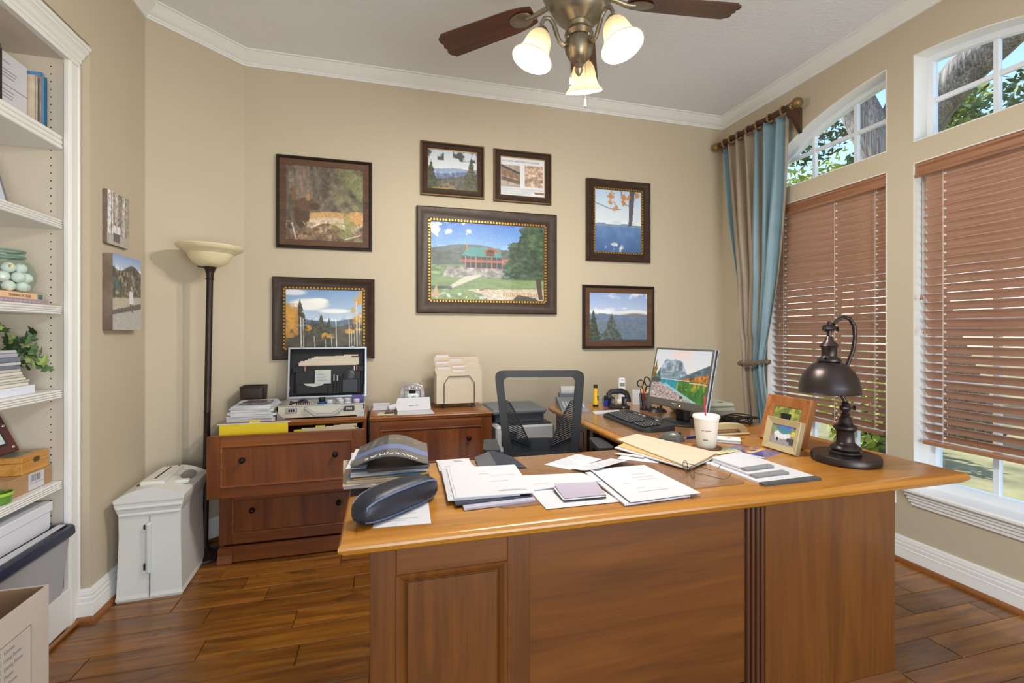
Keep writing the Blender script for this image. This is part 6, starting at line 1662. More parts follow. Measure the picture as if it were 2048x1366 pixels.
table_frame('small cream photo frame with a vintage car, in front of the wooden frame', 1.575, 1.574, .170, .132, .024, mat('frame_champagne', (196, 180, 138), rough=.35, metal=.3), im.a, 14, -90, .010)

# ---- desk lamp
lmp = thing('desk_lamp', 'dark bronze desk lamp with dome shade and curved arm', 'desk lamp', (1.692, 1.385, DZT), rz=-15, local=True)
M_LB = mat('desk_lamp_bronze', (66, 58, 57), rough=.33, metal=.75)
obj('base', MB().lathe([(0, 0), (.108, 0), (.112, .004), (.113, .024), (.109, .030), (0, .031)], 56), M_LB, lmp, smooth=True)
obj('column', MB().lathe([(r_ * .86, z_) for r_, z_ in [(0, .030), (.058, .030), (.062, .036), (.060, .041), (.050, .045), (.060, .050), (.058, .056), (.044, .066), (.036, .072), (.034, .078), (.034, .114), (.037, .118), (.046, .126), (.044, .134), (.030, .142), (.025, .152), (.023, .166), (.016, .172), (.019, .178), (.012, .186), (0, .188)]], 36), M_LB, lmp, smooth=True)
JZ = .196
obj('lower_joint', MB().lathe([(0, .186), (.010, .186), (.013, .190), (.012, .214), (.014, .218), (.009, .226), (0, .228)], 20).lathe([(0, -.018), (.010, -.018), (.013, -.010), (.013, .010), (.008, .016), (0, .018)], 16, Tm(.002, 0, .202) @ Rm('Y', 90)), M_LB, lmp, smooth=True)
obj('thumb_screw', MB().tube([(.018, 0, .202), (.034, 0, .202)], .003, 8).box(.032, .036, -.008, .008, .193, .211, c=.002), M_LB, lmp)
ap_ = [(.0, 0, .224), (-.012, .004, .250), (-.018, .008, .285), (-.006, .012, .320), (.018, .012, .370), (.036, .010, .420), (.042, .008, .470), (.036, .004, .512), (.018, .002, .540), (-.006, 0, .548), (-.030, 0, .536), (-.046, 0, .520)]
obj('arm', MB().tube(ap_, .0072, 10), M_LB, lmp, smooth=True)
SXl = -.062
obj('upper_joint', MB().lathe([(0, -.020), (.012, -.020), (.014, -.014), (.014, .014), (.010, .020), (0, .020)], 18, Tm(SXl, 0, .505) @ Rm('Y', 90)).lathe([(0, .470), (.008, .470), (.009, .500), (.006, .530), (0, .531)], 14, Tm(SXl, 0, 0)), M_LB, lmp, smooth=True)
obj('thumb_screw', MB().tube([(SXl + .02, 0, .505), (SXl + .032, 0, .502)], .003, 8).box(SXl + .03, SXl + .034, -.008, .008, .492, .510, c=.002), M_LB, lmp)
obj('shade_cap', MB().lathe([(.009, .474), (.013, .468), (.016, .455), (.028, .444), (.032, .438), (.026, .430), (.025, .400), (.030, .394), (.040, .386), (.040, .380), (.034, .376)], 32, Tm(SXl, 0, 0)), M_LB, lmp, smooth=True)
obj('shade', MB().lathe([(r_ * .87, z_) for r_, z_ in [(.022, .378), (.045, .376), (.070, .364), (.092, .342), (.108, .314), (.115, .286), (.116, .266), (.119, .262), (.117, .260), (.113, .264), (.112, .286), (.105, .312), (.090, .338), (.069, .360), (.045, .371), (.022, .373)]], 48, Tm(SXl, 0, 0)), M_LB, lmp, smooth=True)
obj('switch_knob', MB().tube([(SXl - .022, -.014, .392), (SXl - .034, -.022, .398)], [.003, .005], 8), M_BLACK, lmp)
obj('bulb', MB().lathe([(0, .275), (.018, .282), (.026, .302), (.020, .328), (.013, .345), (.013, .375)], 18, Tm(SXl, 0, 0)), mat('unlit_bulb', (226, 224, 216), rough=.3), lmp, smooth=True)

# desk cable clip seen under the desk edge

# ================================================================== things on and in the file cabinets
CT = .7605
covers = [(226, 224, 220), (206, 212, 220), (232, 230, 226), (196, 200, 190), (222, 214, 196), (210, 220, 226), (228, 228, 230), (186, 196, 206), (214, 206, 190)]
z = CT; zlab = ['lowest magazine', 'second lowest magazine', 'third magazine from the bottom', 'fourth magazine from the bottom', 'fifth magazine from the bottom', 'fourth magazine from the top', 'third magazine from the top', 'second highest magazine']
for k in range(8):
    th = [.016, .012, .009, .014, .010, .007, .008, .006][k]
    a_ = [2, -3, 4, -1, 3, -5, 2, 6][k]
    t = thing('magazine', zlab[k] + ' of the white-edged stack left of the briefcase', 'magazine', (-.700 + .004 * (k % 3), 3.000, z), rz=a_, local=True)
    w_ = .235 - .006 * k
    obj('pages', MB().box(-w_ / 2, w_ / 2, -.135, .135, .0006, th - .0006, c=.0), M_PAPER, t)
    obj('cover', MB().box(-w_ / 2 - .001, w_ / 2 + .001, -.136, .136, th - .0008, th, c=0).box(-w_ / 2 - .001, w_ / 2 + .001, -.136, .136, 0, .0008), mat('mag_cover_%d' % k, covers[k], rough=.35, var=.12, vscale=20), t)
    if k == 7: obj('cover_photo', MB().box(-.06, .08, -.08, .10, th, th + .0004), mat('cover_photo_blue', (120, 140, 176), rough=.3, var=.5, vscale=22), t)
    z += th + .0004
t = thing('disc_case', 'clear disc case with dark print on top of the cabinet magazines', 'case', (-.690, 2.965, z), rz=-4, local=True)
obj('case', MB().box(-.072, .072, -.062, .062, 0, .010, c=.002), mat('case_dark_print', (110, 96, 100), rough=.2, var=.5, vscale=26, coat=.5), t); obj('case_spine', MB().box(-.072, -.062, -.062, .062, .0102, .0112), M_LGREY, t)
# brown square bin behind
t = thing('waste_basket', 'dark brown leather pen bin behind the cabinet magazines', 'bin', (-.765, 3.225, CT), local=True)
M_BRN = mat('leather_dark_brown', (52, 38, 32), rough=.45)
rr_ = lambda s: rounded([(-.060 * s, -.060 * s), (.060 * s, -.060 * s), (.060 * s, .060 * s), (-.060 * s, .060 * s)], [.022] * 4, 5)
b = MB(); oA, oB, iB, iA = rr_(1.0), rr_(1.12), rr_(1.02), rr_(.9); n = len(oA)
b.v = [(x, y, 0) for x, y in oA] + [(x, y, .155) for x, y in oB] + [(x, y, .155) for x, y in iB] + [(x, y, .01) for x, y in iA]
for q in range(3):
    for i in range(n): b.f.append((q * n + i, q * n + (i + 1) % n, (q + 1) * n + (i + 1) % n, (q + 1) * n + i)); b.mi.append(0)
b.f.append(tuple(range(n))); b.f.append(tuple(3 * n + i for i in range(n))); b.mi += [0, 0]
obj('shell', b, M_BRN, t, smooth=True, angle=50)
obj('rim', MB().tube([(x, y, .155) for x, y in rr_(1.08)], .005, 6, closed=True), M_BRN, t, smooth=True)

# ---- hanging folders in the open drawer
def hang(label, x0, x1, y, zt, h_, m_, tab=None):
    t = thing('hanging_folder', label, 'folder', ((x0 + x1) / 2, y, zt - h_))
    obj('leaf', MB().box(x0, x1, y - .0012, y, zt - h_, zt), m_, t); obj('leaf', MB().box(x0, x1, y + .006, y + .0072, zt - h_, zt - .006), m_, t)
    obj('hook_rod', MB().box(x0 - .012, x1 + .012, y - .002, y + .001, zt - .004, zt + .002, c=.0008), M_LGREY, t)
    if tab: obj('tab', MB().box(tab, tab + .05, y - .001, y + .001, zt, zt + .014), m_, t)
hang('yellow hanging folder standing tall at the front left of the open drawer', -.802, -.482, 2.712, .778, .26, M_YELL, -.665)
M_YELL2 = mat('folder_yellow_pale', (222, 198, 70), rough=.6)
fold = [('pale yellow hanging folder right behind the tall one', -.476, 2.735, .742), ('second pale hanging folder in the open drawer', -.44, 2.757, .737), ('third yellow hanging folder in the open drawer', -.40, 2.779, .741), ('fourth yellow hanging folder in the open drawer', -.36, 2.801, .738), ('hindmost yellow hanging folder in the open drawer', -.38, 2.822, .742)]
for k, (lb, xx, yy, zt) in enumerate(fold): hang(lb, xx, -.145 - .008 * (k % 3), yy, zt - .028, .22, M_YELL if k % 2 else M_YELL2, xx + .02 + .045 * (k % 4))
for k, (xx, yy) in enumerate(((-.42, 2.746), (-.30, 2.768), (-.26, 2.790), (-.23, 2.812))):
    t = thing('file_folder', ['cream file folder with tab left in the open drawer', 'cream file folder with tab at the middle of the open drawer', 'cream file folder with tab right of the drawer middle', 'rearmost cream file folder with tab in the open drawer'][k], 'folder', (xx, yy, .50))
    obj('leaf', MB().box(xx - .04, -.16, yy - .0008, yy + .0008, .50, .720), M_CREAM, t); obj('tab', MB().box(xx, xx + .09, yy - .0009, yy + .0007, .72, .732), M_CREAM, t)

# ---- aluminium briefcase
bc = thing('briefcase', 'open aluminium briefcase with black lining on the left cabinet', 'briefcase', (-.335, 3.06, CT))
M_ALU = mat('briefcase_aluminium', (206, 200, 184), rough=.38, metal=.35, var=.04, vscale=12); M_ALUE = mat('briefcase_edge', (190, 192, 196), rough=.3, metal=.8); M_LINE = mat('briefcase_lining', (38, 38, 42), rough=.75, bump=.2, bscale=120)
bx0, bx1, by0, by1, bz = -.570, -.103, 2.885, 3.195, CT
hb_ = .075
sh = MB()
sh.box(bx0, bx1, by0, by0 + .006, bz, bz + hb_); sh.box(bx0, bx1, by1 - .006, by1, bz, bz + hb_); sh.box(bx0, bx0 + .006, by0, by1, bz, bz + hb_); sh.box(bx1 - .006, bx1, by0, by1, bz, bz + hb_); sh.box(bx0, bx1, by0, by1, bz, bz + .006)
obj('base_shell', sh, M_ALU, bc)
obj('base_rim', MB().sweep([(0, -.006), (.003, -.004), (.003, .001), (-.009, .001), (-.009, -.006)], [(bx0, by0, bz + hb_), (bx1, by0, bz + hb_), (bx1, by1, bz + hb_), (bx0, by1, bz + hb_)]), M_ALUE, bc)
obj('base_lining', MB().box(bx0 + .007, bx1 - .007, by0 + .007, by1 - .007, bz + .006, bz + .012), M_LINE, bc)
lt = Tm(0, by1 + .004, bz + hb_ + .002) @ Rm('X', -7)       # lid opened a little past upright
Lh, Ld = .315, .055
lid = MB()
for (x0, x1, y0, y1, z0, z1) in ((bx0, bx1, Ld - .005, Ld, 0, Lh), (bx0, bx0 + .006, 0, Ld, 0, Lh), (bx1 - .006, bx1, 0, Ld, 0, Lh), (bx0, bx1, 0, Ld, 0, .006), (bx0, bx1, 0, Ld, Lh - .006, Lh)): lid.box(x0, x1, y0, y1, z0, z1, M=lt)
ld_ = obj('lid', lid, M_ALU, bc)
obj('lid_rim', MB().sweep([(.002, -.006), (.002, .002), (-.008, .002), (-.008, -.006)], [(bx0, 0, 0), (bx1, 0, 0), (bx1, 0, Lh), (bx0, 0, Lh)], N=(0, -1, 0), M=lt), M_ALUE, ld_)
obj('lid_lining', MB().box(bx0 + .007, bx1 - .007, Ld - .010, Ld - .005, .007, Lh - .007, M=lt).box(bx0 + .007, bx1 - .007, .004, Ld - .006, Lh - .010, Lh - .007, M=lt).box(bx0 + .007, bx0 + .010, .004, Ld - .006, .007, Lh - .007, M=lt).box(bx1 - .010, bx1 - .007, .004, Ld - .006, .007, Lh - .007, M=lt), M_LINE, ld_)
M_POCK = mat('organiser_black', (26, 26, 30), rough=.6)
obj('organiser_pocket', MB().box(bx0 + .035, bx1 - .035, Ld - .030, Ld - .012, .018, .205, c=.004, M=lt), M_POCK, ld_)
obj('lower_pocket', MB().box(bx0 + .045, bx0 + .235, Ld - .040, Ld - .031, .022, .082, c=.004, M=lt), M_POCK, ld_)
obj('phone_pocket', MB().box(bx1 - .150, bx1 - .050, Ld - .046, Ld - .031, .022, .112, c=.005, M=lt), mat('organiser_black_sheen', (40, 40, 46), rough=.4), ld_)
obj('pocket_flap', MB().lathe([(0, .004), (.036, .003), (.040, 0), (.036, -.003), (0, -.004)], 24, lt @ Tm(bx1 - .108, Ld - .036, .130) @ Rm('X', 90) @ Matrix.Diagonal((1, 1.1, 1, 1))), mat('organiser_black_sheen', (40, 40, 46)), ld_, smooth=True)
for x_ in (bx0 + .03, bx1 - .045): obj('side_strap', MB().box(x_ - .008, x_ + .030, Ld - .036, Ld - .031, .160, .195, c=.002, M=lt), M_LINE, ld_)
obj('card_slit', MB().prism([(-.062, .012), (.062, .012), (.045, 0), (.0, -.008), (-.045, 0)], -.0015, .0015, M=lt @ Tm(bx0 + .150, Ld - .042, .075) @ Rm('X', 90)), M_PAPER2, ld_)
for x_ in (bx0 + .075, bx1 - .085): obj('latch_tongue', MB().box(x_ - .012, x_ + .012, -.006, .004, Lh - .002, Lh + .010, c=.003, M=lt), M_ALUE, ld_)
for x_ in (bx0 + .012, bx1 - .012): obj('lid_stay', MB().tube([(x_, by1 - .06, bz + hb_), (x_, by1 + .006, bz + hb_ + .075)], .0025, 6), M_ALUE, bc)
obj('handle', MB().tube([(bx0 + .150, by0 - .004, bz + .058), (bx0 + .150, by0 - .014, bz + .056), (bx0 + .205, by0 - .030, bz + .018), (bx0 + .300, by0 - .030, bz + .018), (bx0 + .350, by0 - .014, bz + .056), (bx0 + .350, by0 - .004, bz + .058)], .0085, 8), mat('handle_grey', (168, 170, 172), rough=.4), bc, smooth=True)
for s_, x_ in ((0, bx0 + .075), (1, bx1 - .085)):
    lk_ = obj('combination_lock', MB().box(x_ - .030, x_ + .030, by0 - .005, by0 + .001, bz + .032, bz + .062, c=.002), M_ALUE if not s_ else mat('lock_dark', (70, 66, 64), rough=.4, metal=.5), bc)
    for k in range(3): obj('dial', MB().box(x_ - .014 + k * .011, x_ - .006 + k * .011, by0 - .0065, by0 - .004, bz + .040, bz + .054, c=.001), M_LGREY if s_ else M_KNOB, lk_)
for x_ in (bx0, bx1):
    s_ = 1 if x_ == bx0 else -1
    obj('corner_guard', MB().prism([(0, 0), (s_ * .045, 0), (s_ * .030, .012), (s_ * .012, .030), (0, .045)][::s_], 0, .002, M=Tm(x_, by0 + .0005, bz) @ Rm('X', 90)), M_ALUE, bc)
# things inside the case
for k in range(6):
    x0 = bx0 + .055 + .018 * k; x1 = bx1 - .060 + .003 * k; zt = .222 + .008 * k
    t = thing('file_folder', ['front', 'second', 'third', 'fourth', 'fifth', 'rearmost'][k] + ' cream folder in the briefcase lid pocket', 'folder', (-.33, 3.23, CT + .1), local=False)
    obj('leaf', MB().box(x0, x1 - .05 * (k % 2), Ld - .0285 + k * .0024, Ld - .0275 + k * .0024, .06, zt, M=lt), M_CREAM, t); obj('tab', MB().box(x0 + .01 + .034 * k, x0 + .10 + .034 * k, Ld - .0285 + k * .0024, Ld - .0275 + k * .0024, zt, zt + .010, M=lt), M_PAPER2 if k == 1 else M_CREAM, t)
t = thing('pocket_book', 'small grey printed book tucked in the briefcase lid', 'book', (-.36, 3.22, CT + .18))
obj('cover', MB().box(bx0 + .155, bx0 + .250, Ld - .046, Ld - .032, .085, .168, M=lt), mat('book_grey_cover', (188, 190, 188), rough=.5, var=.1, vscale=30), t); obj('yellow_edge', MB().box(bx0 + .155, bx0 + .250, Ld - .044, Ld - .033, .168, .172, M=lt), M_PYEL, t)
for k in range(3): obj('printed_text', MB().box(bx0 + .170, bx0 + .230 - .01 * k, Ld - .0464, Ld - .0460, .105 + k * .018, .109 + k * .018, M=lt), M_INKG, t)
for k in range(3):
    t = thing('ballpoint_pen', ['silver-topped pen left of three in the briefcase lid', 'silver-topped pen in the middle of the briefcase lid', 'black pen right of three in the briefcase lid'][k], 'pen', (-.30 + .018 * k, 3.22, CT + .1))
    xq = bx0 + .268 + k * .020
    obj('barrel', MB().tube([(xq, Ld - .037, .020), (xq, Ld - .037, .100)], .0045, 8, M=lt), M_BLACK, t); obj('cap', MB().tube([(xq, Ld - .037, .100), (xq, Ld - .037, .142 - .006 * k)], .0048, 8, M=lt), M_SILVER if k < 2 else M_BLACK, t)
for k, (xq, lb, m_) in enumerate(((bx0 + .095, 'red-tipped pen at the left strap of the briefcase lid', M_INKR), (bx1 - .075, 'white pen at the right strap of the briefcase lid', M_PAPER2), (bx1 - .060, 'red pen at the right strap of the briefcase lid', M_INKR))):
    t = thing('ballpoint_pen', lb, 'pen', (xq, 3.22, CT + .22)); obj('cap', MB().tube([(xq, Ld - .038, .165), (xq, Ld - .038, .198)], .004, 8, M=lt), m_, t); obj('clip', MB().box(xq - .001, xq + .001, Ld - .044, Ld - .040, .17, .195, M=lt), M_SILVER, t)
rb = random.Random(5)
bot = ['white bottle nearest the briefcase middle', 'white bottle in the front of the briefcase, second from the left', 'white bottle in the front of the briefcase, third from the left', 'white bottle at the right front of the briefcase', 'white bottle behind the others in the briefcase']
for k, (x_, y_) in enumerate(((-.300, 2.955), (-.240, 2.965), (-.205, 3.015), (-.150, 2.960), (-.255, 3.035))):
    t = thing('pill_bottle', bot[k], 'bottle', (x_, y_, CT + .0122), local=True)
    obj('bottle', MB().lathe([(0, 0), (.019, 0), (.020, .003), (.020, .052), (.014, .058), (.014, .060)], 18), mat('bottle_white', (226, 226, 222), rough=.4), t, smooth=True); obj('cap', MB().lathe([(.017, .058), (.018, .060), (.018, .076), (.016, .078), (0, .078)], 18), M_PAPER, t, smooth=True)
t = thing('bottle', 'small blue bottle with black cap in the briefcase', 'bottle', (-.345, 2.98, CT + .0122), local=True)
obj('bottle', MB().lathe([(0, 0), (.024, 0), (.025, .004), (.025, .060), (.016, .068)], 20), mat('bottle_blue', (30, 80, 150), rough=.25), t, smooth=True); obj('cap', MB().lathe([(.018, .068), (.019, .070), (.019, .092), (0, .093)], 18), M_BLACK, t, smooth=True)
t = thing('box', 'purple box at the right rear of the briefcase', 'box', (-.150, 3.07, CT + .0122), local=True); obj('carton', MB().box(-.032, .032, -.02, .02, 0, .088, c=.002), mat('box_purple', (96, 78, 150), rough=.5), t); obj('flap', MB().box(-.031, .031, -.021, -.019, .07, .087), mat('box_purple', (96, 78, 150)), t)
t = thing('cable_pile', 'dark bundle of cables in the left half of the briefcase', 'cables', (-.470, 3.00, CT + .0122), local=True)
for k in range(5): obj('cable', MB().tube([((.062 - .004 * k) * math.cos(a), (.072 - .004 * k) * math.sin(a), .010 + .011 * k + .008 * (1 + math.sin(3 * a + k))) for a in [2 * PI * i / 28 for i in range(28)]], .0075, 7, closed=True), mat('cable_charcoal', (50, 52, 58), rough=.6), t, smooth=True)
t = thing('cord', 'coiled pinkish cord at the front of the briefcase', 'cord', (-.430, 2.912, CT + .0122), local=True)
obj('coil', MB().tube([(-.05 + .0016 * i, .012 * math.cos(i * .9), .062 + .008 * math.sin(i * .9)) for i in range(62)], .003, 6), mat('cord_pink', (196, 168, 156), rough=.6), t, smooth=True); obj('plug', MB().box(-.065, -.045, -.008, .008, 0, .068, c=.003), mat('cord_pink', (196, 168, 156)), t)

# ---- right cabinet
t = thing('card_holder', 'clear card holder with white cards beside the briefcase', 'card holder', (-.010, 3.075, CT), rz=-6, local=True)
obj('tray', MB().box(-.052, .052, -.024, .024, 0, .006, c=.002).box(-.052, .052, .018, .024, .006, .040, c=.002), mat('acrylic_clear', (206, 208, 208), rough=.15), t); obj('cards', MB().box(-.046, .046, -.018, .016, .006, .034), M_PAPER, t)
slab('sticky_notes', 'yellow sticky note pad at the front of the right cabinet', 'notes', [(-.030, 2.872), (.070, 2.880), (.075, 2.960), (-.022, 2.955)], CT, .002, M_PYEL)
slab('phone_case', 'thin dark card case on the yellow sticky notes', 'case', [(.010, 2.905), (.080, 2.900), (.085, 2.950), (.020, 2.958)], CT + .0024, .004, M_BLACK)
slab('paper_bundle', 'white cheque stubs lying at the front of the right cabinet', 'papers', [(.084, 2.848), (.300, 2.842), (.295, 2.985), (.090, 2.990)], CT, .004, M_PAPER)
ms_ = thing('letter_stack', 'white letters leaning upright before the silver frame', 'letters', (.190, 2.985, CT + .0045), rz=2, local=True)
for k in range(3): obj('letter', MB().box(-.105 + .004 * k, .100 + .003 * k, -.0005, .0005, 0, .075 + .006 * k, M=Tm(0, .012 * k, 0) @ Rm('X', -52 + 6 * k)), M_PAPER, ms_)
for k, w_ in enumerate((.034, .018)): obj('printed_mark', MB().box(-.03 + .04 * k, -.03 + .04 * k + w_, -.0009, -.0006, .034, .041, M=Rm('X', -52)), M_INKG, ms_)
t = thing('paper_roll', 'small white paper roll beside the letters', 'paper roll', (.075, 3.035, CT), local=True)
obj('roll', MB().lathe([(.006, -.035), (.020, -.035), (.020, .035), (.006, .035), (.006, -.035)], 20, Tm(0, 0, .0205) @ Rm('Y', 78)), M_PAPER, t, smooth=True, angle=40); obj('core', MB().lathe([(.005, -.034), (.006, -.034), (.006, .034), (.005, .034)], 14, Tm(0, 0, .0205) @ Rm('Y', 78)), M_MANILA2, t)
sf = thing('silver_frame', 'ornate silver arched photo frame on the right cabinet', 'picture', (.187, 3.115, CT), rz=-4, local=True)
Tf = Rm('X', -8)
outl = [(-.085, 0), (.085, 0), (.078, .118), (.066, .134), (.036, .148), (0, .152), (-.036, .148), (-.066, .134), (-.078, .118)]
M_SFR = mat('silver_frame_enamel', (150, 128, 122), rough=.3, metal=.6, var=.4, vscale=40)
obj('plate', MB().prism(outl, -.004, .004, M=Tf @ Rm('X', 90)), M_SFR, sf)
obj('outer_rim', MB().tube([tuple(Tf @ Vector((x, -.005, zz))) for x, zz in outl], .004, 7, closed=True), M_SILVER, sf, smooth=True)
obj('inner_rim', MB().tube([tuple(Tf @ Vector(p)) for p in ((-.053, -.006, .024), (.053, -.006, .024), (.049, -.006, .112), (-.049, -.006, .112))], .0035, 7, closed=True), M_SILVER, sf)
im = Pic(40, 34, (150, 160, 158)); im.ell(.55, .4, .36, .22, (236, 238, 240), .6); im.ell(.4, .95, .4, .25, (240, 240, 240), .6); im.ell(.55, .55, .12, .1, (170, 168, 180), .6); im.noise(9, 151, .4)
print_mesh('photo', im.a, Tf @ on_back(0, -.0052, .068), sf, vc_mat('photo_print', .45), .100, .088)
cr_ = MB()
for (x, zz, r_) in ((0, .130, .011), (-.022, .126, .008), (.022, .126, .008), (-.045, .124, .006), (.045, .124, .006)): cr_.lathe([(0, .004), (r_ * .7, .003), (r_, 0)], 12, Tf @ Tm(x, -.0045, zz) @ Rm('X', 90))
obj('crest', cr_, M_SILVER, sf, smooth=True)
obj('easel', MB().box(-.02, .02, .002, .006, .002, .105, M=Rm('X', 16) @ Tm(0, .03, 0)), M_BLACKM, sf)
# wire sorter with folders
so = thing('file_sorter', 'black wire step file sorter on the right cabinet', 'file sorter', (.480, 3.10, CT))
M_WIREB = mat('wire_black', (44, 40, 38), rough=.4, metal=.4)
def loop(y, h_, w_=.098, x=.478):
    return [(x - w_, y, CT + .002), (x - w_, y, CT + h_ - .045), (x - w_ + .030, y, CT + h_), (x + w_ - .030, y, CT + h_), (x + w_, y, CT + h_ - .045), (x + w_, y, CT + .002)]
ys = [3.015, 3.055, 3.095, 3.135, 3.175]
for k, y in enumerate(ys): obj('wire_loop', MB().tube(loop(y, .205 + .008 * k), .0022, 7), M_WIREB, so)
for x_ in (.380, .576): obj('base_wire', MB().tube([(x_, 3.005, CT + .0105), (x_, 3.19, CT + .0105)], .0025, 7), M_WIREB, so)
fn_ = ['front', 'second', 'third', 'fourth', 'fifth', 'sixth', 'seventh', 'rear']
for k in range(8):
    y = 3.026 + k * .018; yy = y if all(abs(y - q) > .004 for q in ys) else y + .005
    x0 = .332 - .004 * (k % 3); x1 = x0 + .295; zb = CT + .030; zt = CT + .235 + .012 * k + (.004 if k % 2 else 0)
    t = thing('file_folder', fn_[k] + ' manila folder in the wire sorter', 'folder', ((x0 + x1) / 2, yy, zb))
    obj('leaf', MB().box(x0, x1, yy - .0022, yy - .0012, zb, zt), M_CREAM, t); obj('leaf', MB().box(x0, x1, yy + .0012, yy + .0022, zb, zt), M_CREAM, t)
    tx = x0 + (.10, .01, .11, .195, .005, .10, .19, .012)[k]
    tb_ = obj('tab', MB().box(tx, tx + .088, yy + .0012, yy + .0022, zt, zt + .016, c=.0004), M_CREAM, t)
    if k not in (3, 6):
        obj('tab_label', MB().box(tx + .006, tx + .082, yy + .0006, yy + .0011, zt - .004, zt + .013), M_PAPER, tb_); obj('label_stripe', MB().box(tx + .006, tx + .082, yy + .0004, yy + .0007, zt + .0125, zt + .0155), mat('label_stripe_red', (206, 130, 120), rough=.6), tb_)

# ================================================================== things on the bookcase
SH_Z = [q for q, _ in SHELF]
def book(label, x0, x1, y0, y1, z0, z1, m_, spine='X', rz=0, extra=None):
    t = thing('book', label, 'book', ((x0 + x1) / 2, (y0 + y1) / 2, z0))
    obj('pages', MB().box(x0 + .002, x1 - .004, y0 + .002, y1 - .002, z0 + .002, z1 - .002), M_PAPER2, t)
    c = MB(); c.box(x0, x1, y0, y0 + .002, z0, z1); c.box(x0, x1, y1 - .002, y1, z0, z1); c.box(x1 - .003, x1, y0, y1, z0, z1, c=.001)
    obj('cover', c, m_, t); return t
# upper shelf row (spines towards the room)
bks = [(.012, .155, (206, 188, 166), 'thin tan book beside the white binder on the top shelf'), (.008, .150, (74, 96, 92), 'thin dark green book on the top shelf'), (.013, .165, (176, 150, 140), 'mauve book on the top shelf'),
       (.014, .185, (92, 150, 206), 'sky blue book second from the end of the top shelf'), (.016, .175, (28, 104, 140), 'teal book at the far end of the top shelf')]
y = 2.382
for th, h_, c_, lb in reversed(bks):
    book(lb, -1.50, -1.335, y - th, y, SH_Z[0] + .0005, SH_Z[0] + h_ + .05, mat('book_%d_%d' % (c_[0], c_[2]), c_, rough=.45, var=.15, vscale=25)); y -= th + .0008
t = thing('binder', 'white printed binder standing on the top bookcase shelf', 'binder', (-1.36, 2.24, SH_Z[0]))
obj('cover', MB().box(-1.372, -1.360, 2.165, 2.312, SH_Z[0] + .0005, SH_Z[0] + .228, c=.002), M_PAPER, t)
for k, (dz, w_) in enumerate(((.190, .04), (.160, .07), (.148, .065), (.136, .06), (.105, .140), (.085, .06), (.072, .055), (.060, .05))): obj('printed_text', MB().box(-1.3602, -1.3596, 2.185 if w_ < .1 else 2.168, 2.185 + w_ if w_ < .1 else 2.310, SH_Z[0] + dz, SH_Z[0] + dz + (.0035 if w_ < .1 else .002)), M_INKG if w_ < .1 else M_INK, t)
t = thing('binder', 'dark grey binder at the left edge of the top shelf', 'binder', (-1.37, 2.09, SH_Z[0]))
obj('spine', MB().box(-1.42, -1.335, 2.115, 2.150, SH_Z[0] + .0005, SH_Z[0] + .235, c=.010), mat('binder_taupe', (96, 84, 78), rough=.4), t)
obj('spine_band', MB().box(-1.336, -1.333, 2.122, 2.142, SH_Z[0] + .02, SH_Z[0] + .21, c=.001), M_BLACK, t)
# leaning frame on the second shelf
t = thing('picture_frame', 'silver-edged picture frame leaning on the second bookcase shelf', 'picture', (-1.40, 2.225, SH_Z[1] + .0005), rz=0, local=True)
obj('frame', MB().box(-.006, .006, -.12, .06, .002, .20, M=Rm('Y', -14)), mat('frame_pewter', (130, 132, 140), rough=.35, metal=.4), t); obj('mount', MB().box(.0062, .0072, -.105, .045, .015, .185, M=Rm('Y', -14)), mat('mount_pale_blue', (206, 210, 222), rough=.5), t)
# jar of golf balls on two books
jz = SH_Z[2] + .0005
t = thing('book', 'mauve paperback lying flat under the glass jar', 'book', (-1.38, 2.25, jz)); obj('pages', MB().box(-1.47, -1.330, 2.08, 2.368, jz + .0015, jz + .0175), M_PAPER2, t)
obj('cover', MB().box(-1.47, -1.327, 2.08, 2.370, jz, jz + .0015).box(-1.47, -1.327, 2.08, 2.370, jz + .0175, jz + .019).box(-1.3285, -1.3265, 2.08, 2.370, jz, jz + .019), mat('cover_mauve', (168, 142, 150), rough=.5), t)
for k in range(9): obj('printed_mark', MB().box(-1.3266, -1.3261, 2.115 + k * .024, 2.132 + k * .024, jz + .007, jz + .0125), M_LAV, t)
jz2 = jz + .0195
t = thing('book', 'orange-spined golf book lying flat directly under the glass jar', 'book', (-1.38, 2.25, jz2)); obj('pages', MB().box(-1.465, -1.333, 2.07, 2.348, jz2 + .0015, jz2 + .0215), M_PAPER2, t)
obj('cover', MB().box(-1.465, -1.330, 2.07, 2.350, jz2, jz2 + .0015).box(-1.465, -1.330, 2.07, 2.350, jz2 + .0215, jz2 + .023).box(-1.3315, -1.3295, 2.07, 2.350, jz2, jz2 + .023), mat('cover_peach', (232, 190, 150), rough=.5), t)
text('TRAINING A TIGER', .0135, on_left(-1.3292, 2.165, jz2 + .006), M_INK, t)
obj('spine_picture', MB().box(-1.3296, -1.3288, 2.318, 2.346, jz2 + .002, jz2 + .021), mat('spine_photo', (60, 110, 120), rough=.4, var=.5, vscale=60), t)
jb = jz2 + .0235
JX, JY = -1.408, 2.268
jar = thing('glass_jar', 'round green-tinted ribbed glass jar of golf balls on the bookcase', 'jar', (JX, JY, jb), local=True)
M_JAR = pane_mat('jar_glass', (.86, .95, .92), ior=1.5)
jp = [(.040, .001), (.062, .003), (.078, .018), (.088, .045), (.090, .070), (.084, .098), (.070, .118), (.058, .126), (.056, .132), (.058, .158), (.060, .160)]
jm = MB(); nn = 48
for i in range(nn):
    a = 2 * PI * i / nn; s_ = 1 + .018 * math.cos(a * 12)
    for r_, zz in jp: jm.v.append((r_ * (s_ if zz < .12 else 1) * math.cos(a), r_ * (s_ if zz < .12 else 1) * math.sin(a), zz))
k = len(jp)
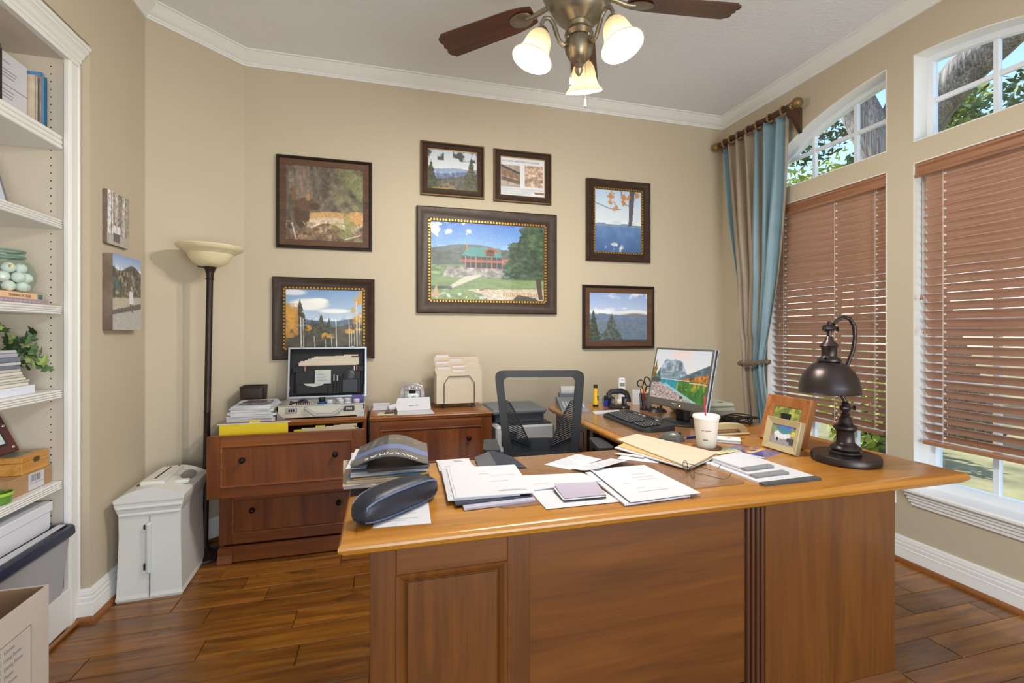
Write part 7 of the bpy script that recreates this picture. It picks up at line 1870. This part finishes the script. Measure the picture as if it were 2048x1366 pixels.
for i in range(nn):
    j = (i + 1) % nn
    for q in range(k - 1): jm.f.append((i * k + q, j * k + q, j * k + q + 1, i * k + q + 1)); jm.mi.append(0)
jm.f.append(tuple(i * k for i in range(nn))); jm.mi.append(0)
obj('glass_body', jm, M_JAR, jar, smooth=True, angle=180)
for zz in (.138, .160): obj('rim_ring', MB().tube([(.060 * math.cos(a), .060 * math.sin(a), zz) for a in [2 * PI * i / 36 for i in range(36)]], .004, 7, closed=True), mat('jar_rim_green', (150, 190, 178), rough=.12, trans=.6), jar, smooth=True)
bme_ = MB().lathe([(.0205 * math.sin(PI * i / 10), -.0205 * math.cos(PI * i / 10)) for i in range(11)], 16)
bme_.v = [(x if abs(x) > 1e-9 else 0, y, z_) for x, y, z_ in bme_.v]
gm = bpy.data.meshes.new('golf_ball'); gm.from_pydata(bme_.v, [], bme_.f); gm.materials.append(mat('golf_ball_white', (236, 236, 232), rough=.35, bump=.3, bscale=300)); gm.polygons.foreach_set('use_smooth', [True] * len(gm.polygons)); gm.update()
cnt = 0
for zz, rad, num, off in ((.0235, .0, 1, .2), (.0235, .056, 8, .0), (.058, .062, 9, .35), (.060, .0, 1, .1), (.094, .048, 7, .15)):
    for i in range(num):
        a = 2 * PI * i / num + off
        o = link('golf_ball', gm); o.location = (JX + rad * math.cos(a), JY + rad * math.sin(a), jb + zz); tag(o, 'white golf ball inside the glass jar', 'golf ball', 'golf balls in the jar')
        if zz > .08 and i == 6: o['label'] = 'golf ball with a gold emblem inside the glass jar'; q_ = obj('emblem', MB().lathe([(0, .0212), (.006, .0206)], 12, Rm('Z', math.degrees(a)) @ Rm('Y', 80)), M_GOLD); q_.parent = o
# papers and ivy on the fourth shelf
pz = SH_Z[3] + .0005
ps = [(.052, -1.322, 2.292, M_PAPER, 'thick white ream of paper at the bottom of the bookcase paper stack')]
M_BIND3 = mat('report_cream', (228, 222, 206), rough=.6)
zz = pz
for k, (th, x_, yr, m_, lb) in enumerate([
    (.034, -1.322, 2.290, mat('paper_cool_white', (226, 230, 242), rough=.6), 'cool white ream at the bottom of the bookcase paper stack'),
    (.012, -1.326, 2.262, M_BIND3, 'widest cream report of the bookcase paper stack'), (.010, -1.330, 2.275, M_PAPER2, 'cream report second above the white ream'), (.010, -1.332, 2.258, M_BIND3, 'cream report third above the white ream'),
    (.010, -1.336, 2.252, M_PAPER2, 'cream report fourth above the white ream'), (.012, -1.336, 2.246, M_BIND3, 'cream report fifth above the white ream'), (.012, -1.340, 2.244, M_PAPER2, 'thick cream report just below the grey booklets'),
    (.014, -1.338, 2.238, mat('booklet_slate', (120, 124, 140), rough=.5), 'lowest slate grey booklet of the bookcase paper stack'), (.012, -1.338, 2.242, M_LGREY, 'pale grey booklet between the slate ones'),
    (.018, -1.340, 2.244, mat('booklet_slate', (120, 124, 140)), 'upper slate grey booklet of the bookcase paper stack'), (.016, -1.344, 2.236, M_LAV, 'lavender booklet second from the top of the paper stack'), (.012, -1.346, 2.234, M_LGREY, 'topmost grey booklet of the bookcase paper stack')]):
    o = obj('paper_stack' if k == 0 else 'report', MB().box(-1.56, x_, 1.98, yr, 0, th - .001, c=.0015), m_); o.location = (0, 0, zz); tag(o, lb, 'papers'); zz += th
iv = thing('ivy_plant', 'trailing green ivy plant behind the bookcase paper stack', 'plant', (-1.47, 2.335, pz))
obj('pot', MB().lathe([(0, 0), (.040, 0), (.052, .070), (.054, .072), (.050, .074), (0, .070)], 24, Tm(-1.50, 2.335, pz)), mat('pot_tan', (196, 170, 120), rough=.7), iv, smooth=True)
M_IVY = [mat('ivy_dark', (52, 78, 46), rough=.45), mat('ivy_mid', (84, 112, 64), rough=.45), mat('ivy_light', (140, 164, 84), rough=.45)]
leafpts = [(0, 0), (.010, -.004), (.022, .004), (.016, .014), (.024, .026), (.011, .024), (0, .044), (-.011, .024), (-.024, .026), (-.016, .014), (-.022, .004), (-.010, -.004)]
lm_ = []
for m_ in M_IVY:
    b = MB(); n = len(leafpts); b.v = [(0, .012, .003)] + [(x, y_, -.25 * abs(x) - 3 * max(0, y_ - .02) ** 2) for x, y_ in leafpts]; b.f = [(0, 1 + i, 1 + (i + 1) % n) for i in range(n)]; b.mi = [0] * n
    me = bpy.data.meshes.new('leaf'); me.from_pydata(b.v, [], b.f); me.materials.append(m_); me.update(); lm_.append(me)
ri = random.Random(21)
stems = [((-1.50, 2.335, pz + .07), (-1.42, 2.32, pz + .21), (-1.36, 2.34, pz + .215)), ((-1.50, 2.335, pz + .07), (-1.42, 2.33, pz + .17), (-1.34, 2.365, pz + .135)), ((-1.50, 2.335, pz + .07), (-1.44, 2.25, pz + .23), (-1.39, 2.19, pz + .235)), ((-1.50, 2.335, pz + .07), (-1.40, 2.345, pz + .15), (-1.335, 2.35, pz + .09))]
for s0, s1, s2 in stems:
    P3 = [tuple(Vector(s0) * (1 - q) ** 2 + Vector(s1) * 2 * q * (1 - q) + Vector(s2) * q * q) for q in [i / 8 for i in range(9)]]
    obj('vine', MB().tube(P3, .0018, 5), M_IVY[1], iv)
    for q in range(13):
        f_ = .35 + .65 * q / 12; p = Vector(s0) * (1 - f_) ** 2 + Vector(s1) * 2 * f_ * (1 - f_) + Vector(s2) * f_ * f_
        o = link('leaf', lm_[ri.choice([0, 0, 0, 1, 1, 2])], iv)
        loc = Vector((p.x + ri.uniform(-.015, .02), min(2.385, p.y + ri.uniform(-.03, .025)), p.z + ri.uniform(-.025, .02)))
        o.location = loc; o.rotation_euler = (R(ri.uniform(40, 100)), R(ri.uniform(-25, 25)), R(ri.uniform(20, 150))); s_ = ri.uniform(.7, 1.15); o.scale = (s_, s_, s_)
# fifth shelf: framed photo, wooden box, carton, bowl
z5 = SH_Z[4] + .0005
t = thing('carton', 'brown cardboard carton with barcode labels under the wooden box', 'box', (-1.40, 2.30, z5))
fc = Tm(0, 0, 0)
obj('carton_body', MB().box(-1.58, -1.325, 2.165, 2.392, z5, z5 + .070, c=.002), mat('cardboard', (176, 140, 100), rough=.75, var=.05, vscale=14), t)
obj('shipping_label', MB().box(-1.3248, -1.3243, 2.258, 2.345, z5 + .003, z5 + .066), M_PAPER, t)
for k in range(9): obj('barcode_bar', MB().box(-1.3244, -1.3240, 2.272 + k * .0062 + (.001 if k % 3 else 0), 2.2745 + k * .0062 + (.0012 if k % 2 else 0), z5 + .034, z5 + .060), M_INK, t)
obj('label_rule', MB().box(-1.3244, -1.3240, 2.262, 2.341, z5 + .026, z5 + .027), M_INK, t)
obj('side_label', MB().box(-1.52, -1.36, 2.1644, 2.1649, z5 + .008, z5 + .064), mat('label_mint', (206, 216, 206), rough=.6), t)
t = thing('wooden_box', 'honey wooden box with brass clasp on the cardboard carton', 'box', (-1.40, 2.30, z5 + .0705))
M_PINE = wood('box_pine', (176, 118, 46), (200, 142, 62), (214, 160, 80), 'Y', 1.4, rough=.4)
bz0 = z5 + .0705
obj('box_body', MB().box(-1.53, -1.330, 2.232, 2.382, bz0, bz0 + .046, c=.002), M_PINE, t)
ld2 = obj('box_lid', MB().box(-1.53, -1.330, 2.232, 2.382, bz0 + .0468, bz0 + .068, c=.002), M_PINE, t)
obj('lid_picture', MB().box(-1.505, -1.365, 2.255, 2.360, bz0 + .0680, bz0 + .0684), mat('lid_picture_green', (104, 120, 96), rough=.4, var=.5, vscale=30), ld2)
cl_ = obj('clasp', MB().box(-1.330, -1.3265, 2.296, 2.324, bz0 + .036, bz0 + .056, c=.003), mat('brass_old', (120, 100, 64), rough=.35, metal=.8), t)
obj('clasp_hook', MB().tube([(-1.326, 2.298, bz0 + .046), (-1.323, 2.310, bz0 + .049), (-1.326, 2.322, bz0 + .045)], .002, 6), mat('brass_old', (120, 100, 64)), cl_)
slab('paper_sheet', 'white papers on the wooden box side of the lower shelf', 'paper', [(-1.57, 2.155), (-1.535, 2.155), (-1.535, 2.39), (-1.57, 2.39)], z5 + .071, .066, M_PAPER)
t = thing('leather_frame', 'dark red leather picture frame with studs leaning on the lower shelf', 'picture', (-1.40, 2.19, z5 + .14), local=True)
Tq = Tm(0, 0, .003) @ Rm('Y', -24)
t.location = (-1.420, 2.270, z5 + .140)
obj('frame', MB().box(-.006, .006, -.13, .095, .0, .165, c=.003, M=Tq), mat('leather_oxblood', (86, 36, 32), rough=.45), t)
obj('photo_mount', MB().box(.0062, .0070, -.115, .055, .030, .140, M=Tq), M_BLACK, t); im = Pic(24, 20, (206, 212, 214)); im.ell(.4, .6, .35, .4, (220, 90, 60), .3); im.ell(.5, .2, .2, .2, (60, 80, 80), .4); im.noise(6, 161, .3)
print_mesh('photo', im.a, Tq @ on_left(.0074, -.032, .085), t, vc_mat('photo_print', .45), .150, .090)
for (y_, zq) in ((.078, .110), (.072, .020)): obj('stud', MB().lathe([(0, .004), (.005, .003), (.0065, 0)], 12, Tq @ Tm(.006, y_, zq) @ Rm('Y', 90)), M_SILVER, t, smooth=True)
t = thing('bowl', 'small lime green glass bowl at the edge of the lower shelf', 'bowl', (-1.338, 2.128, z5), local=True)
obj('bowl_wall', MB().lathe([(0, .001), (.030, 0), (.036, .004), (.040, .040), (.038, .040), (.034, .006), (0, .004)], 28), mat('bowl_lime', (120, 170, 70), rough=.15, trans=.3), t, smooth=True); obj('rim_band', MB().lathe([(.0385, .030), (.0412, .031), (.0415, .040), (.039, .041)], 28), mat('bowl_rim_lime', (170, 206, 80), rough=.2), t, smooth=True)

# ---- storage bin, shoe box, moving box
t = thing('storage_bin', 'translucent plastic storage bin with navy lid at the bottom of the bookcase', 'bin', (-1.41, 2.05, .1805))
M_BIN = mat('bin_translucent', (206, 208, 214), rough=.35, trans=.35)
b = MB(); oA = rounded([(-1.57, 1.75), (-1.262, 1.75), (-1.262, 2.365), (-1.57, 2.365)], [.04] * 4, 5); oB = rounded([(-1.585, 1.73), (-1.246, 1.73), (-1.246, 2.385), (-1.585, 2.385)], [.04] * 4, 5); n = len(oA)
b.v = [(x, y_, .181) for x, y_ in oA] + [(x, y_, .412) for x, y_ in oB]; b.f = [tuple(range(n))] + [(i, (i + 1) % n, n + (i + 1) % n, n + i) for i in range(n)]; b.mi = [0] * (n + 1)
obj('tub', b, M_BIN, t, smooth=True, angle=50)
li = MB(); o1 = [(-1.597, 1.72), (-1.228, 1.72), (-1.228, 2.389), (-1.597, 2.389)]
li.sweep([(-.03, .442), (-.020, .452), (-.004, .450), (0, .444), (.002, .420), (-.004, .412), (-.02, .414)], [(x, y_, 0) for x, y_ in rounded(o1, [.045] * 4, 5)])
obj('lid_rim', li, mat('bin_lid_navy', (36, 42, 66), rough=.4), t, smooth=True, angle=40)
obj('lid_panel', MB().prism(rounded([(-1.572, 1.745), (-1.253, 1.745), (-1.253, 2.373), (-1.572, 2.373)], [.03] * 4, 5), .430, .440), mat('bin_lid_dark', (50, 52, 58), rough=.3), t)
obj('contents', MB().box(-1.55, -1.290, 1.80, 2.30, .19, .36), mat('bin_contents_pale', (206, 206, 210), rough=.8, var=.1, vscale=8), t)
slab('paper_sheet', 'white paper sticking out under the shoe box on the bin lid', 'paper', [(-1.290, 1.75), (-1.252, 1.78), (-1.262, 2.36), (-1.285, 2.36)], .4535, .004, M_PAPER)
t = thing('shoe_box', 'white lidded cardboard box on the navy bin lid', 'box', (-1.43, 2.10, .4415))
obj('box_body', MB().box(-1.56, -1.318, 1.86, 2.372, .4415, .535, c=.002), mat('shoebox_white', (230, 231, 238), rough=.6), t); obj('box_lid', MB().box(-1.566, -1.312, 1.854, 2.378, .515, .553, c=.003), mat('shoebox_white', (230, 231, 238)), t)
mb2 = thing('moving_box', 'open cardboard moving box printed with a room checklist, bottom left corner', 'box', (-1.21, 1.50, 0))
M_CARD = mat('moving_box_card', (196, 184, 172), rough=.8, var=.04, vscale=6)
M_CARDIN = mat('moving_box_inside', (150, 118, 86), rough=.85)
qx0, qx1, qy0, qy1, qh = -1.205, -.985, 1.20, 1.765, .478
for (a0, a1, b0, b1) in ((qx1 - .005, qx1, qy0, qy1), (qx0, qx0 + .005, qy0, qy1), (qx0 + .005, qx1 - .005, qy1 - .005, qy1), (qx0 + .005, qx1 - .005, qy0, qy0 + .005)): obj('box_side', MB().box(a0, a1, b0, b1, .003, qh), M_CARD, mb2)
obj('inside_liner', MB().box(qx0 + .0055, qx1 - .0055, qy1 - .0062, qy1 - .0055, .01, qh - .002).box(qx0 + .0052, qx0 + .006, qy0 + .006, qy1 - .006, .01, qh - .002), M_CARDIN, mb2)
obj('box_bottom', MB().box(qx0, qx1, qy0, qy1, .0005, .003), M_CARD, mb2)
def px_(y_, zz): return on_left(qx1 + .0006, y_, zz)
fr_ = MB()
for (y0, y1) in ((1.555, 1.690), (1.405, 1.545)):
    for a0, a1, c0, c1 in ((y0, y1, .400, .4012), (y0, y1, .205, .2062), (y0, y0 + .0012, .205, .4012), (y1 - .0012, y1, .205, .4012)): fr_.box(qx1, qx1 + .0006, a0, a1, c0, c1)
obj('printed_frame', fr_, M_INK, mb2)
for k, w_ in enumerate(('Kitchen', 'Living Room', 'Dining Room', 'Master', 'Bedroom', 'Attic', 'Garage', '')):
    zq = .376 - k * .0225
    if w_: text(w_, .015, px_(1.587, zq), M_INKG, mb2, xs=.85)
    cbx = MB()
    for a0, a1, c0, c1 in ((1.563, 1.577, zq, zq + .001), (1.563, 1.577, zq + .013, zq + .014), (1.563, 1.564, zq, zq + .014), (1.576, 1.577, zq, zq + .014)): cbx.box(qx1, qx1 + .0006, a0, a1, c0, c1)
    obj('check_box', cbx, M_INKG, mb2)
# lamp flex
o = obj('lamp_cord', MB().tube([(-.93, 3.08, .004), (-.90, 3.16, .004), (-.94, 3.20, .03), (-.90, 3.22, .10), (-.885, 3.21, .115), (-.866, 3.20, .11)], .003, 6), M_FLEX, smooth=True); tag(o, 'black power cord along the baseboard behind the floor lamp', 'cord')

# ------------------------------------------------------------------ groups of repeats
GROUPS = {'framed_picture': 'framed pictures on the back wall', 'canvas_print': 'canvas prints on the left pier', 'window_blind': 'wooden blinds', 'file_cabinet': 'file cabinets along the back wall',
          'hanging_folder': 'hanging folders in the open drawer', 'report': 'reports stacked on the bookcase', 'pill_bottle': 'bottles in the briefcase', 'note_pad': 'note pads on the desk',
          'paper_sheet': 'loose sheets on the desk', 'paper_slip': 'slips by the manila folders', 'book': 'books on the bookcase', 'binder': 'binders on the top shelf', 'shrub_tree': 'trees outside the windows',
          'desk_pad': 'desk pads', 'picture_frame': 'standing picture frames', 'ballpoint_pen': 'pens', 'envelope': 'envelopes on the desk', 'booklet': 'booklets in the desk paper stack'}
for o in list(scene.objects):
    if o.parent is None and 'label' in o.keys() and 'group' not in o.keys():
        nm = o.name.split('.')[0]; lb = o['label']
        if nm == 'file_folder': o['group'] = 'folders in the wire sorter' if 'sorter' in lb else 'folders in the open drawer' if 'drawer' in lb else 'folders in the briefcase lid' if 'briefcase' in lb else 'folders lying on the desk'
        elif nm == 'magazine': o['group'] = 'magazines stacked on the cabinet' if 'briefcase' in lb else 'magazines in the desk pile'
        elif nm == 'paper_bundle': o['group'] = 'bundles of paper'
        elif nm in GROUPS: o['group'] = GROUPS[nm]
